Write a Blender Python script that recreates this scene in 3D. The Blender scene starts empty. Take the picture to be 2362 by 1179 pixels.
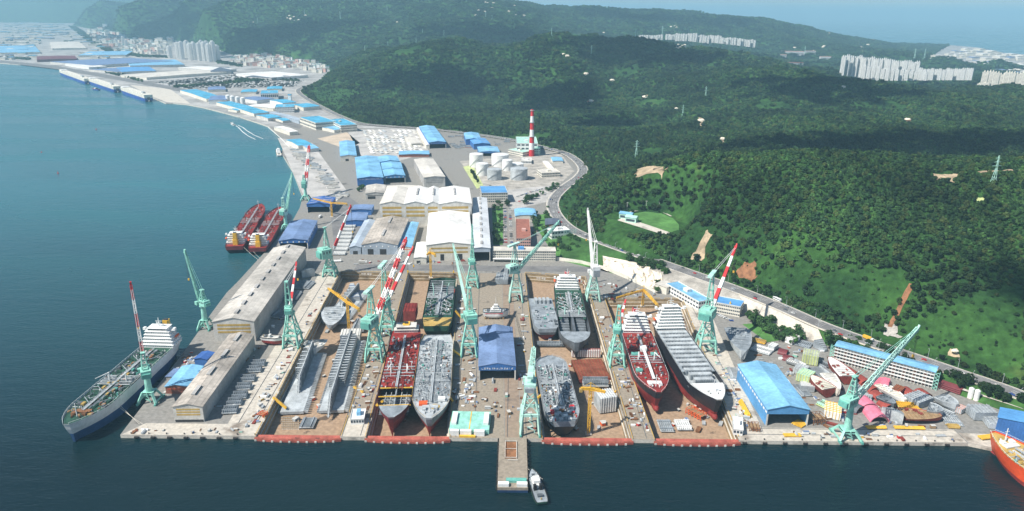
import bpy, bmesh, math, random
import numpy as np
from mathutils import Vector, Matrix
from mathutils.geometry import tessellate_polygon
random.seed(7); rng = np.random.default_rng(7)
R = math.radians
S = bpy.context.scene
COL = S.collection
# ---------------------------------------------------------------- survey: camera model used to turn sightings into map positions
F_PX = 1650.; CAM_H = 319.; RHO = R(.55); PITCH = math.atan((589.5-27.)/F_PX)
CT, ST = math.cos(PITCH), math.sin(PITCH); CR, SR = math.cos(RHO), math.sin(RHO)
def ray(px, py):
    a, b = px-1181, py-589.5
    u = (a*CR+b*SR)/F_PX; v = (-a*SR+b*CR)/F_PX
    return u, CT-v*ST, -(ST+v*CT)
def P(px, py, z=0.):
    d = ray(px, py); t = (CAM_H-z)/-d[2]
    return Vector((d[0]*t, d[1]*t, z))
def Q(px, py, Y):
    d = ray(px, py); t = Y/d[1]
    return Vector((d[0]*t, Y, CAM_H+d[2]*t))
def project(x, y, z):
    zz = z-CAM_H
    f = y*CT-zz*ST; dn = -y*ST-zz*CT
    u = x/f*F_PX; v = dn/f*F_PX
    return 1181+u*CR-v*SR, 589.5+u*SR+v*CR
cam = bpy.data.cameras.new('camera'); co = bpy.data.objects.new('camera', cam); COL.objects.link(co)
cam.sensor_fit = 'HORIZONTAL'; cam.sensor_width = 36; cam.lens = 36*F_PX/2362; cam.clip_start = 5; cam.clip_end = 400000
Fw = Vector((0, CT, -ST)); r0 = Vector((1, 0, 0)); d0 = Vector((0, -ST, -CT))
X = r0*CR-d0*SR; D = r0*SR+d0*CR
M4 = Matrix(((X.x, -D.x, -Fw.x, 0), (X.y, -D.y, -Fw.y, 0), (X.z, -D.z, -Fw.z, CAM_H), (0, 0, 0, 1)))
co.matrix_world = M4; S.camera = co
# ---------------------------------------------------------------- light
SUN = Vector((-.80, -.42, 1.08)).normalized()
sl = bpy.data.lights.new('sun', 'SUN'); sl.energy = 5.0; sl.angle = R(.5); sl.color = (1, .955, .88)
so = bpy.data.objects.new('sun', sl); COL.objects.link(so); so.rotation_euler = SUN.to_track_quat('Z', 'Y').to_euler()
w = bpy.data.worlds.new('World'); S.world = w; w.use_nodes = True
nt = w.node_tree; bg = nt.nodes['Background']
sk = nt.nodes.new('ShaderNodeTexSky'); sk.sky_type = 'NISHITA'; sk.sun_disc = False
sk.sun_elevation = math.asin(SUN.z); sk.sun_rotation = math.atan2(SUN.x, SUN.y); sk.altitude = 300; sk.air_density = 1.0; sk.dust_density = .6; sk.ozone_density = 2.0
nt.links.new(sk.outputs[0], bg.inputs[0]); bg.inputs[1].default_value = .088
S.view_settings.view_transform = 'Standard'; S.view_settings.look = 'None'; S.view_settings.exposure = .5; S.view_settings.gamma = 1
S.cycles.max_bounces = 6; S.cycles.volume_bounces = 0; S.cycles.use_denoising = True; S.cycles.transparent_max_bounces = 8
# ---------------------------------------------------------------- materials
MATS = {}
def mat(name, c, rough=.65, var=.3, sc=.06, stripe=None, metal=0., bump=0., fine=1., c2=None, amt=.5):
    """weathered paint / concrete: two noise scales; stripe=(axis, period, width, factor) draws seams or panel lines"""
    m = bpy.data.materials.new(name); m.use_nodes = True; n = m.node_tree.nodes; l = m.node_tree.links
    b = n['Principled BSDF']; b.inputs['Roughness'].default_value = rough; b.inputs['Metallic'].default_value = metal
    b.inputs['Specular IOR Level'].default_value = .3
    tc = n.new('ShaderNodeTexCoord'); nz = n.new('ShaderNodeTexNoise'); nz.inputs['Scale'].default_value = sc; nz.inputs['Detail'].default_value = 7; nz.inputs['Roughness'].default_value = .62
    l.new(tc.outputs['Object'], nz.inputs['Vector'])
    rp = n.new('ShaderNodeValToRGB'); e = rp.color_ramp.elements
    lo = [max(0, x*(1-var)) for x in c]; hi = [min(.93, x*(1+var*.45)) for x in c]
    e[0].position = .32; e[0].color = (*lo, 1); e[1].position = .62; e[1].color = (*hi, 1)
    if c2:
        k = e.new(.44+.2*(1-amt)-.12); k.color = (*hi, 1); e[0].color = (*c2, 1)
    l.new(nz.outputs[0], rp.inputs[0])
    n2 = n.new('ShaderNodeTexNoise'); n2.inputs['Scale'].default_value = sc*9; n2.inputs['Detail'].default_value = 4; l.new(tc.outputs['Object'], n2.inputs['Vector'])
    mr = n.new('ShaderNodeMapRange'); mr.inputs[1].default_value = .3; mr.inputs[2].default_value = .7; mr.inputs[3].default_value = 1-.3*fine*min(1, var*2); mr.inputs[4].default_value = 1.06
    l.new(n2.outputs[0], mr.inputs[0])
    mx = n.new('ShaderNodeVectorMath'); mx.operation = 'SCALE'; l.new(rp.outputs[0], mx.inputs[0]); l.new(mr.outputs[0], mx.inputs['Scale'])
    out = mx.outputs[0]
    if stripe:
        ax, per, wd, fac = stripe
        sx = n.new('ShaderNodeSeparateXYZ'); l.new(tc.outputs['Object'], sx.inputs[0])
        q = n.new('ShaderNodeMath'); q.operation = 'DIVIDE'; l.new(sx.outputs[ax], q.inputs[0]); q.inputs[1].default_value = per
        fr = n.new('ShaderNodeMath'); fr.operation = 'FRACT'; l.new(q.outputs[0], fr.inputs[0])
        lt = n.new('ShaderNodeMath'); lt.operation = 'LESS_THAN'; l.new(fr.outputs[0], lt.inputs[0]); lt.inputs[1].default_value = wd
        m2 = n.new('ShaderNodeMapRange'); l.new(lt.outputs[0], m2.inputs[0]); m2.inputs[3].default_value = 1; m2.inputs[4].default_value = fac
        v2 = n.new('ShaderNodeVectorMath'); v2.operation = 'SCALE'; l.new(out, v2.inputs[0]); l.new(m2.outputs[0], v2.inputs['Scale']); out = v2.outputs[0]
    l.new(out, b.inputs['Base Color'])
    if bump:
        bp = n.new('ShaderNodeBump'); bp.inputs['Strength'].default_value = bump; bp.inputs['Distance'].default_value = .4
        l.new(n2.outputs[0], bp.inputs['Height']); l.new(bp.outputs[0], b.inputs['Normal'])
    MATS[name] = m; return m
def mm(name, *a, **k): mat(name, *a, **k)
mm('mint', (.30, .62, .51), .5, .32, .18); mm('pale_mint', (.42, .66, .57), .5, .2, .12); mm('mint_dark', (.13, .38, .32), .5)
mm('white', (.76, .76, .73), .5, .12, .12); mm('dirty_white', (.6, .58, .53), .6, .3, .1); mm('cream', (.72, .68, .58), .6, .2, .1)
mm('red', (.58, .035, .04), .5, .2, .2); mm('orange', (.75, .12, .03), .5, .25, .1); mm('yellow', (.78, .46, .05), .5, .22, .15); mm('pink', (.72, .2, .28), .55, .25, .15)
mm('black', (.02, .02, .022), .6); mm('dark', (.05, .05, .052), .7, .4, .1); mm('glass', (.06, .08, .10), .2, .3, .2); mm('rope', (.62, .58, .5), .8)
mm('cyan_roof', (.09, .40, .60), .55, .36, .05, ('X', 4, .06, .8)); mm('blue_roof', (.11, .32, .62), .5, .25, .05, ('Y', 3, .08, .82)); mm('sky_roof', (.22, .48, .70), .5, .34, .04, ('Y', 3.2, .06, .86))
mm('deep_blue', (.05, .13, .38), .55, .28, .05, ('Y', 2.4, .1, .8)); mm('blue_wall', (.05, .16, .42), .6, .25, .06, ('X', 2, .12, .8)); mm('sky_wall', (.11, .33, .62), .6, .22, .06, ('Y', 2, .1, .84))
mm('slate_blue', (.17, .25, .42), .55, .34, .05, ('Y', 3, .08, .85)); mm('grey_roof', (.52, .485, .43), .75, .42, .022, ('X', 5.5, .07, .78)); mm('grey_roof_worn', (.47, .42, .36), .75, .5, .03, ('X', 5, .1, .72))
mm('gate_red', (.46, .12, .085), .65, .4, .12); mm('aisle_roof', (.60, .62, .63), .55, .2, .03, ('Y', 4, .05, .88)); mm('pale_roof', (.64, .60, .53), .65, .25, .02, ('X', 6, .03, .88)); mm('white_roof', (.78, .765, .72), .65, .26, .02, ('X', 6, .03, .9)); mm('grey_wall', (.42, .41, .39), .7, .3, .05, ('X', 3, .08, .85)); mm('blue_grey', (.40, .46, .52), .6, .25, .04, ('X', 3, .08, .85))
mm('brick', (.33, .13, .09), .8, .3, .2); mm('pinkish', (.62, .38, .32), .7, .2, .1); mm('dark_roof', (.1, .12, .16), .6, .3, .04, ('X', 4, .1, .75))
mm('steel', (.30, .335, .36), .55, .4, .12); mm('steel_dark', (.12, .135, .15), .6, .4, .12); mm('steel_light', (.46, .49, .5), .5, .35, .12); mm('primer_red', (.30, .06, .045), .65, .4, .12); mm('deck_red', (.30, .035, .03), .6, .45, .1); mm('hull_red', (.26, .035, .03), .5, .3, .08)
mm('hull_navy', (.02, .05, .12), .45, .3, .06); mm('hull_black', (.022, .02, .026), .45, .3, .06); mm('hull_white', (.72, .72, .70), .5, .2, .05); mm('hull_blue', (.03, .09, .36), .45, .3, .05); mm('deck_green', (.03, .09, .06), .65, .5, .12); mm('hull_orange', (.66, .08, .02), .45, .2, .05)
mm('boot_blue', (.02, .075, .20), .45, .3, .05); mm('rust', (.28, .13, .06), .8, .5, .15); mm('wood', (.36, .24, .13), .8, .4, .2); mm('lime', (.52, .58, .25), .6, .3, .1); mm('ochre', (.5, .34, .10), .6, .3, .1); mm('maroon', (.17, .035, .04), .55, .3, .1)
mm('asphalt', (.22, .21, .19), .85, .45, .035, c2=(.125, .115, .105), amt=.7); mm('road', (.19, .185, .18), .85, .25, .05); mm('paving', (.46, .42, .355), .8, .45, .035, c2=(.24, .2, .16), amt=.4); mm('apron', (.26, .22, .17), .85, .45, .05, c2=(.16, .135, .11), amt=.6)
mm('dock_floor', (.31, .215, .14), .85, .5, .04, c2=(.12, .085, .06), amt=.75); mm('dock_wall', (.34, .25, .14), .85, .5, .06); mm('slip_floor', (.25, .19, .14), .85, .4, .03, c2=(.16, .13, .11), amt=.5); mm('sand', (.55, .45, .34), .9, .25, .03); mm('gravel', (.42, .39, .34), .95, .4, .06); mm('concrete', (.52, .48, .41), .8, .35, .06, c2=(.3, .27, .23), amt=.35)
mm('rock', (.66, .59, .48), .95, .4, .15, c2=(.22, .17, .1), amt=.5, bump=.8); mm('lot', (.47, .45, .42), .85, .3, .03); mm('town', (.40, .39, .37), .9, .5, .01); mm('line', (.75, .75, .72), .7, .1); mm('earth', (.44, .34, .22), .95, .45, .05); mm('rubber', (.03, .03, .03), .9); mm('bark', (.1, .07, .045), .9)
mm('lawn', (.10, .25, .06), .9, .45, .02); mm('bank_green', (.05, .135, .028), .95, .55, .03)
def veg(name, a, b, hue=0.):
    m = bpy.data.materials.new(name); m.use_nodes = True; n = m.node_tree.nodes; l = m.node_tree.links; p = n['Principled BSDF']
    p.inputs['Roughness'].default_value = .85; p.inputs['Specular IOR Level'].default_value = .15
    oi = n.new('ShaderNodeObjectInfo'); ge = n.new('ShaderNodeNewGeometry')
    mx = n.new('ShaderNodeMix'); mx.data_type = 'RGBA'; l.new(oi.outputs['Random'], mx.inputs[0]); mx.inputs[6].default_value = (*a, 1); mx.inputs[7].default_value = (*b, 1)
    nz = n.new('ShaderNodeTexNoise'); nz.inputs['Scale'].default_value = .006; nz.inputs['Detail'].default_value = 5; l.new(ge.outputs['Position'], nz.inputs['Vector'])
    mr = n.new('ShaderNodeMapRange'); mr.inputs[1].default_value = .35; mr.inputs[2].default_value = .65; mr.inputs[3].default_value = .5; mr.inputs[4].default_value = 1.55; l.new(nz.outputs[0], mr.inputs[0])
    ri = n.new('ShaderNodeMapRange'); l.new(ge.outputs['Random Per Island'], ri.inputs[0]); ri.inputs[3].default_value = .65; ri.inputs[4].default_value = 1.35
    q = n.new('ShaderNodeMath'); q.operation = 'MULTIPLY'; l.new(mr.outputs[0], q.inputs[0]); l.new(ri.outputs[0], q.inputs[1])
    sc = n.new('ShaderNodeVectorMath'); sc.operation = 'SCALE'; l.new(mx.outputs[2], sc.inputs[0]); l.new(q.outputs[0], sc.inputs['Scale']); l.new(sc.outputs[0], p.inputs['Base Color'])
    MATS[name] = m
veg('leaf', (.018, .050, .016), (.036, .076, .022)); veg('leaf_light', (.032, .088, .022), (.058, .125, .032))
veg('leaf_dark', (.014, .036, .016), (.022, .05, .02)); veg('leaf_warm', (.036, .068, .018), (.06, .085, .025))
# ---------------------------------------------------------------- mesh collector
class G:
    def __init__(s): s.v = []; s.f = []; s.m = []
    def add(s, vs, fs, m):
        o = len(s.v); s.v += [tuple(v) for v in vs]
        s.f += [tuple(i+o for i in f) for f in fs]; s.m += [m]*len(fs) if isinstance(m, str) else m
    def box(s, x0, x1, y0, y1, z0, z1, m):
        s.add([(x0,y0,z0),(x1,y0,z0),(x1,y1,z0),(x0,y1,z0),(x0,y0,z1),(x1,y0,z1),(x1,y1,z1),(x0,y1,z1)],
              [(0,3,2,1),(4,5,6,7),(0,1,5,4),(1,2,6,5),(2,3,7,6),(3,0,4,7)], m); return s
    def cb(s, c, d, m):
        return s.box(c[0]-d[0]/2, c[0]+d[0]/2, c[1]-d[1]/2, c[1]+d[1]/2, c[2], c[2]+d[2], m)
    def poly(s, pts, m): s.add(pts, [tuple(range(len(pts)))], m); return s
    def prism(s, pts, z0, z1, m, mtop=None):
        n = len(pts); a = sum(pts[i][0]*pts[(i+1) % n][1]-pts[(i+1) % n][0]*pts[i][1] for i in range(n))
        if a < 0: pts = pts[::-1]
        vs = [(p[0], p[1], z0) for p in pts]+[(p[0], p[1], z1) for p in pts]
        fs = [(i, (i+1) % n, n+(i+1) % n, n+i) for i in range(n)]+[tuple(range(n-1, -1, -1)), tuple(range(n, 2*n))]
        s.add(vs, fs, [m]*(n+1)+[mtop or m]); return s
    def ext(s, prof, y0, y1, m):
        """profile in x,z (counter-clockwise) swept along y"""
        n = len(prof); vs = [(p[0], y0, p[1]) for p in prof]+[(p[0], y1, p[1]) for p in prof]
        fs = [(i, (i+1) % n, n+(i+1) % n, n+i) for i in range(n)]+[tuple(range(n-1, -1, -1)), tuple(range(n, 2*n))]
        s.add(vs, fs, m); return s
    def cyl(s, x, y, z0, z1, r0, m, r1=None, n=10):
        r1 = r0 if r1 is None else r1
        vs = [(x+r0*math.cos(i*2*math.pi/n), y+r0*math.sin(i*2*math.pi/n), z0) for i in range(n)]+[(x+r1*math.cos(i*2*math.pi/n), y+r1*math.sin(i*2*math.pi/n), z1) for i in range(n)]
        s.add(vs, [(i, (i+1) % n, n+(i+1) % n, n+i) for i in range(n)]+[tuple(range(n-1, -1, -1)), tuple(range(n, 2*n))], m); return s
    def bar(s, a, b, w, m, w2=None):
        a = Vector(a); b = Vector(b); d = b-a
        if d.length < 1e-4: return s
        d.normalize(); u = d.cross(Vector((0, 0, 1)))
        if u.length < 1e-3: u = Vector((1, 0, 0))
        u.normalize(); k = d.cross(u); h = w/2; h2 = (w2 if w2 is not None else w)/2
        vs = [a-u*h-k*h, a+u*h-k*h, a+u*h+k*h, a-u*h+k*h, b-u*h2-k*h2, b+u*h2-k*h2, b+u*h2+k*h2, b-u*h2+k*h2]
        s.add(vs, [(0,1,2,3),(7,6,5,4),(0,4,5,1),(1,5,6,2),(2,6,7,3),(3,7,4,0)], m); return s
    def rod(s, a, b, r, m, n=6):
        a = Vector(a); b = Vector(b); d = (b-a).normalized(); u = d.cross(Vector((0, 0, 1)))
        if u.length < 1e-3: u = Vector((1, 0, 0))
        u.normalize(); k = d.cross(u)
        ring = [(u*math.cos(i*2*math.pi/n)+k*math.sin(i*2*math.pi/n))*r for i in range(n)]
        s.add([a+q for q in ring]+[b+q for q in ring], [(i, n+i, n+(i+1) % n, (i+1) % n) for i in range(n)]+[tuple(range(n)), tuple(range(2*n-1, n-1, -1))], m); return s
    def truss(s, a, b, w0, w1, n, t, mf, side=None):
        """four chord lattice beam; mf(k, n) gives the paint of bay k"""
        a = Vector(a); b = Vector(b); d = (b-a).normalized(); u = Vector(side) if side else d.cross(Vector((0, 0, 1)))
        if u.length < 1e-3: u = Vector((1, 0, 0))
        u.normalize(); k = d.cross(u).normalized(); prev = None
        for i in range(n+1):
            f = i/n; c = a.lerp(b, f); h = (w0+(w1-w0)*f)/2
            q = [c-u*h-k*h, c+u*h-k*h, c+u*h+k*h, c-u*h+k*h]
            m = mf(min(i, n-1), n) if callable(mf) else mf
            if prev:
                pm = mf(i-1, n) if callable(mf) else mf
                for j in range(4):
                    s.bar(prev[j], q[j], t, pm); jj = (j+1) % 4
                    s.bar(prev[j] if i % 2 else prev[jj], q[jj] if i % 2 else q[j], t*.7, pm)
            for j in range(4): s.bar(q[j], q[(j+1) % 4], t*.7, m)
            prev = q
        return s
    def loft(s, rings, m, caps=True, closed=True):
        n = len(rings[0]); vs = [p for r in rings for p in r]; fs = []; ms = []
        for i in range(len(rings)-1):
            for j in range(n if closed else n-1):
                jj = (j+1) % n; fs.append((i*n+j, i*n+jj, (i+1)*n+jj, (i+1)*n+j)); ms.append(m(j) if callable(m) else m)
        if caps:
            fs.append(tuple(range(n-1, -1, -1))); ms.append(m(0) if callable(m) else m); fs.append(tuple(range((len(rings)-1)*n, len(rings)*n))); ms.append(m(0) if callable(m) else m)
        s.add(vs, fs, ms); return s
    def build(s, name, parent=None, loc=None, rz=0., smooth=False):
        me = bpy.data.meshes.new(name); me.from_pydata(s.v, [], s.f); names = []
        for q in s.m:
            if q not in names: names.append(q)
        for q in names: me.materials.append(MATS[q])
        if len(names) > 1: me.polygons.foreach_set('material_index', [names.index(q) for q in s.m])
        if smooth: me.polygons.foreach_set('use_smooth', [True]*len(s.f))
        me.update(); o = bpy.data.objects.new(name, me); COL.objects.link(o)
        if parent: o.parent = parent
        if loc is not None: o.location = loc
        o.rotation_euler = (0, 0, rz); return o
def tag(o, label, cat, group=None):
    o['label'] = label; o['category'] = cat
    if group: o['group'] = group
    return o
def thing(name, label, cat, loc=(0, 0, 0), rz=0., group=None):
    o = bpy.data.objects.new(name, None); COL.objects.link(o); o.location = loc; o.rotation_euler = (0, 0, rz); o.empty_display_size = 1
    return tag(o, label, cat, group)
def struct(g, name, kind='structure', smooth=False):
    o = g.build(name, smooth=smooth); o['kind'] = kind; return o
KIDS = {}
def copy_of(src, loc, rz=0., label=None, group=None, sc=None):
    r = src.copy(); COL.objects.link(r); r.location = loc; r.rotation_euler = (0, 0, rz)
    if sc is not None: r.scale = sc if not isinstance(sc, (int, float)) else (sc,)*3
    if label: r['label'] = label
    if group: r['group'] = group
    if src.name not in KIDS:
        KIDS[src.name] = [(c, [d for d in COL.objects if d.parent == c]) for c in COL.objects if c.parent == src]
    for c, sub in KIDS[src.name]:
        k = c.copy(); COL.objects.link(k); k.parent = r
        for d in sub: e = d.copy(); COL.objects.link(e); e.parent = k
    return r
def text_geo(s, size):
    """lettering as a mesh of strokes from the built-in font"""
    cu = bpy.data.curves.new('t', 'FONT'); cu.body = s; cu.size = size; cu.align_x = 'CENTER'; cu.align_y = 'CENTER'; cu.resolution_u = 2; cu.extrude = .02; cu.offset = size*.02
    o = bpy.data.objects.new('t', cu); me = bpy.data.meshes.new_from_object(o); bpy.data.objects.remove(o); bpy.data.curves.remove(cu); return me
def lettering(s, size, parent, loc, rot, m, name='lettering'):
    me = text_geo(s, size); me.materials.clear(); me.materials.append(MATS[m]); o = bpy.data.objects.new(name, me); COL.objects.link(o)
    o.parent = parent; o.location = loc; o.rotation_euler = rot; return o
# ---------------------------------------------------------------- terrain
TAB = rng.random((256, 256))
def vnoise(x, y):
    xi = np.floor(x).astype(int); yi = np.floor(y).astype(int); fx = x-xi; fy = y-yi
    fx = fx*fx*(3-2*fx); fy = fy*fy*(3-2*fy); a = xi % 256; b = (xi+1) % 256; c = yi % 256; d = (yi+1) % 256
    return (TAB[a, c]*(1-fx)+TAB[b, c]*fx)*(1-fy)+(TAB[a, d]*(1-fx)+TAB[b, d]*fx)*fy
def fbm(x, y, wl, o=4):
    s = 0; a = 1.; t = 0
    for k in range(o): s = s+a*(vnoise(x/wl*2**k+17*k, y/wl*2**k+31*k)-.5); t += a; a *= .5
    return s/t*2
# road along the foot of the hill: sightings (x, y) with the height of the carriageway
ROAD = [(2560,1010,6),(2362,915,6),(2200,857,7),(2100,822,8),(2000,788,10),(1900,752,12),(1800,708,13),(1700,668,13),(1600,632,12),(1500,597,10),(1400,562,8),(1330,535,6),(1295,510,4),(1276,480,3),(1280,455,2.5),(1305,430,2),(1335,408,2),(1345,390,2),(1330,370,2),(1300,352,2),(1240,336,2),(1180,322,2),(1100,310,2),(1000,298,2),(900,291,2),(830,284,2),(780,266,2),(740,246,2),(705,226,2),(688,212,2),(694,203,2),(720,196,2),(757,180,2)]
ROADW = [P(*p) for p in ROAD]
FOOT2 = [(757,180,2),(762,160,2),(735,148,4),(700,141,4),(640,134,3),(600,130,3),(540,127,3),(500,112,4),(430,96,4),(400,92,4),(330,96,4),(290,84,4),(250,72,4),(205,65,4),(165,58,4)]
FOOT2W = [P(*p) for p in FOOT2]
FOOTW = ROADW+FOOT2W[1:]
def seg_dist(x, y, line):
    best = np.full(x.shape, 1e9); zz = np.zeros(x.shape); side = np.zeros(x.shape)
    for a, b in zip(line[:-1], line[1:]):
        dx, dy = b[0]-a[0], b[1]-a[1]; L = dx*dx+dy*dy
        t = np.clip(((x-a[0])*dx+(y-a[1])*dy)/L, 0, 1); ex = x-a[0]-t*dx; ey = y-a[1]-t*dy; d = np.hypot(ex, ey)
        k = d < best; best = np.where(k, d, best); zz = np.where(k, a[2]+(b[2]-a[2])*t, zz)
    return best, zz
def inside(x, y, poly):
    c = np.zeros(x.shape, bool); n = len(poly)
    for i in range(n):
        x0, y0 = poly[i][0], poly[i][1]; x1, y1 = poly[(i+1) % n][0], poly[(i+1) % n][1]
        if y0 == y1: continue
        k = ((y0 > y) != (y1 > y)) & (x < (x1-x0)*(y-y0)/(y1-y0)+x0); c ^= k
    return c
EASTCOAST = [P(2190,104), P(2260,110), P(2310,121), P(2362,129)]
HILLREG = [tuple(p[:2]) for p in FOOTW]+[(-8300, 19500), (2500, 9700), (3600, 9200), (EASTCOAST[0].x, EASTCOAST[0].y)]+[P(2160,122)[:2], P(2130,150)[:2]]+[(5200, 4200), (5200, 400)]
ctrl = []
def cq(*pts):
    for px, py, Y in pts: ctrl.append(tuple(Q(px, py, Y)))
for p in FOOTW[::1]: ctrl.append((p[0], p[1], p[2]))
cq((1440,400,1230),(1500,382,1200),(1600,362,1130),(1740,384,1010),(1850,370,1000),(2000,368,990),(2150,384,960),(2362,372,960),(2700,360,960))          # nearest ridge
cq((1700,560,790),(1850,560,770),(2000,600,735),(2200,600,720),(2362,640,690),(1560,500,930),(1450,470,1040),(2150,500,820),(2362,500,800))             # its face
for x, y, z in ((430,1250,62),(560,1280,66),(750,1330,70),(950,1300,80),(560,1500,84),(800,1550,90),(1100,1500,100)): ctrl.append((x, y, z))           # the valley behind
cq((1350,340,1650),(1480,300,1800),(1640,345,1380),(1780,300,1650),(1900,250,1900),(2050,260,1900),(2200,280,1700),(2362,290,1600),(1600,230,2200),(1400,200,2500))
cq((760,170,3300),(850,140,3300),(950,125,3400),(1060,106,3500),(1200,96,3500),(1290,84,3500),(1380,86,3400),(1480,101,3200),(1550,118,2900),(1650,143,2700),(1760,144,2600),(1860,152,2600),(1940,162,2500),(2100,195,2350),(2250,216,2250),(2362,212,2200),(2700,205,2200))
cq((900,215,2750),(1050,200,2800),(1150,230,2500),(1250,250,2250))
for x, y, z in ((1400,3500,60),(1900,3100,30),(900,4500,90),(1800,4600,55),(0,4500,70),(2600,3600,25),(2600,5000,25),(1800,5600,60),(3600,3500,20)): ctrl.append((x, y, z))     # the valley with the town
cq((1130,-6,7000),(1180,1,7000),(1260,14,7000),(1300,17,7200),(1400,17,7300),(1500,23,7500),(1600,22,7800),(1700,43,8000),(1800,58,8000),(1880,68,7900),(1940,57,7600),(2050,61,7700),(2110,78,7900),(2150,91,8000))
cq((1200,60,5600),(1100,50,5200),(1000,70,4600),(900,50,5600),(800,60,5200),(700,60,5400),(600,80,5000),(500,60,5600),(400,40,6500),(300,45,7500),(250,25,9500),(850,110,3900),(1000,100,4000))
cq((1100,-8,6600),(1000,-12,6400),(850,-8,6600),(700,-14,6800),(550,-14,7000),(420,-4,8000),(330,-4,9500),(230,2,12500))
for x, y in ((3000, 9600), (2200, 9700), (5250, 8250), (4900, 8900), (4400, 9200), (3700, 9400), (5200, 7300), (5000, 6800)): ctrl.append((x, y, 0))
ctrl = np.array(ctrl)
K = np.hypot(ctrl[:, None, 0]-ctrl[None, :, 0], ctrl[:, None, 1]-ctrl[None, :, 1])/1000.
n = len(ctrl); A = np.zeros((n+3, n+3)); A[:n, :n] = K-np.eye(n)*.004; A[:n, n] = 1; A[:n, n+1] = ctrl[:, 0]/1000; A[:n, n+2] = ctrl[:, 1]/1000; A[n:, :n] = A[:n, n:].T
WTS = np.linalg.solve(A, np.concatenate([ctrl[:, 2], np.zeros(3)]))
def rbf(x, y):
    s = WTS[n]+WTS[n+1]*x/1000+WTS[n+2]*y/1000
    for i in range(n): s = s+WTS[i]*np.hypot(x-ctrl[i, 0], y-ctrl[i, 1])/1000.
    return s
def sstep(v, a, b):
    t = np.clip((v-a)/(b-a), 0, 1); return t*t*(3-2*t)
TERR = P(1503,516,26); TER_R = 62.          # level terrace of the little sports ground
ECL = [Vector((3000, 10200, 0)), Vector((4300, 9700, 0)), EASTCOAST[0], P(2200,116), P(2200,126)]
def height(x, y):
    """terrain height, and how far inside the hills the point is (negative outside)"""
    d, zr = seg_dist(x, y, FOOTW); ins = inside(x, y, HILLREG)
    e = rbf(x, y)
    amp = np.where(y > 5500, 60, np.clip(y/36, 12, 90))*.8*(1-.9*sstep(x+.35*y, 7000, 8000))*sstep(d, 30, 500)
    nz = fbm(x, y, 700., 3)*amp*.9-np.abs(fbm(x+500, y+90, 420., 3))*amp*1.0-np.abs(fbm(x+70, y+900, 170., 2))*amp*.45+fbm(x, y, 90., 3)*4*sstep(d, 20, 160)
    e = np.maximum(e+nz, 3+fbm(x, y, 300., 2)*2)
    e = e*(.04+.96*sstep(seg_dist(x, y, ECL)[0], 150, 1700)*1.) ; z = zr-.5+(e-zr+.5)*sstep(d, 9, 70)
    e2 = np.hypot((x-TERR.x)/1.0, (y-TERR.y)/1.3); k = sstep(e2, TER_R*.8, TER_R*1.5); z = z*k+26*(1-k)
    return np.where(ins, z, -20.), np.where(ins, d, -d)
us = np.concatenate([np.linspace(-.98, .98, 640)]); ys = np.geomspace(470, 19000, 560)
UU, YY = np.meshgrid(us, ys); XX = UU*YY; ZZ, DD = height(XX, YY)
keep = (DD > -26)
ZT = np.where(DD > 0, ZZ, np.clip(-.4*np.maximum(-DD-7, 0)+np.where(DD > -8, 1.2, 1.0), -25, 3))
_d, _zr = seg_dist(XX, YY, FOOTW); ZT = np.where(DD > 0, ZZ, np.where(-DD < 8, _zr-.5, -20.))
nr, nc = XX.shape; idx = np.arange(nr*nc).reshape(nr, nc)
q = keep[:-1, :-1] | keep[1:, :-1] | keep[:-1, 1:] | keep[1:, 1:]
quads = np.stack([idx[:-1, :-1][q], idx[:-1, 1:][q], idx[1:, 1:][q], idx[1:, :-1][q]], 1)
used = np.unique(quads); remap = -np.ones(nr*nc, int); remap[used] = np.arange(len(used)); quads = remap[quads]
V3 = np.stack([XX.ravel()[used], YY.ravel()[used], ZT.ravel()[used]], 1)
def np_mesh(name, V3, quads):
    me = bpy.data.meshes.new(name); me.vertices.add(len(V3)); me.vertices.foreach_set('co', V3.ravel()); k = quads.shape[1]
    me.loops.add(len(quads)*k); me.loops.foreach_set('vertex_index', quads.ravel().astype(np.int32)); me.polygons.add(len(quads))
    me.polygons.foreach_set('loop_start', np.arange(0, len(quads)*k, k, dtype=np.int32)); me.update(calc_edges=True); me.validate(); return me
me = np_mesh('hills', V3, quads); me.polygons.foreach_set('use_smooth', [True]*len(me.polygons))
# grass, scrub and undergrowth of the hillside
hm = bpy.data.materials.new('hillside'); hm.use_nodes = True; N = hm.node_tree.nodes; L = hm.node_tree.links; pb = N['Principled BSDF']; pb.inputs['Roughness'].default_value = .95; pb.inputs['Specular IOR Level'].default_value = .1
ge = N.new('ShaderNodeNewGeometry')
def nz_(scale, det, lo, hi, c0, c1):
    a = N.new('ShaderNodeTexNoise'); a.inputs['Scale'].default_value = scale; a.inputs['Detail'].default_value = det; L.new(ge.outputs['Position'], a.inputs['Vector'])
    r_ = N.new('ShaderNodeValToRGB'); r_.color_ramp.elements[0].position = lo; r_.color_ramp.elements[1].position = hi; r_.color_ramp.elements[0].color = (*c0, 1); r_.color_ramp.elements[1].color = (*c1, 1); L.new(a.outputs[0], r_.inputs[0]); return a, r_
a1, r1 = nz_(.012, 9, .38, .64, (.020, .058, .018), (.046, .120, .028)); _e = r1.color_ramp.elements.new(.74); _e.color = (.085, .125, .035, 1)
a2, r2 = nz_(.14, 6, .3, .7, (.55, .55, .55), (1.2, 1.2, 1.1))
vm = N.new('ShaderNodeVectorMath'); vm.operation = 'MULTIPLY'; L.new(r1.outputs[0], vm.inputs[0]); L.new(r2.outputs[0], vm.inputs[1]); L.new(vm.outputs[0], pb.inputs['Base Color'])
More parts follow.
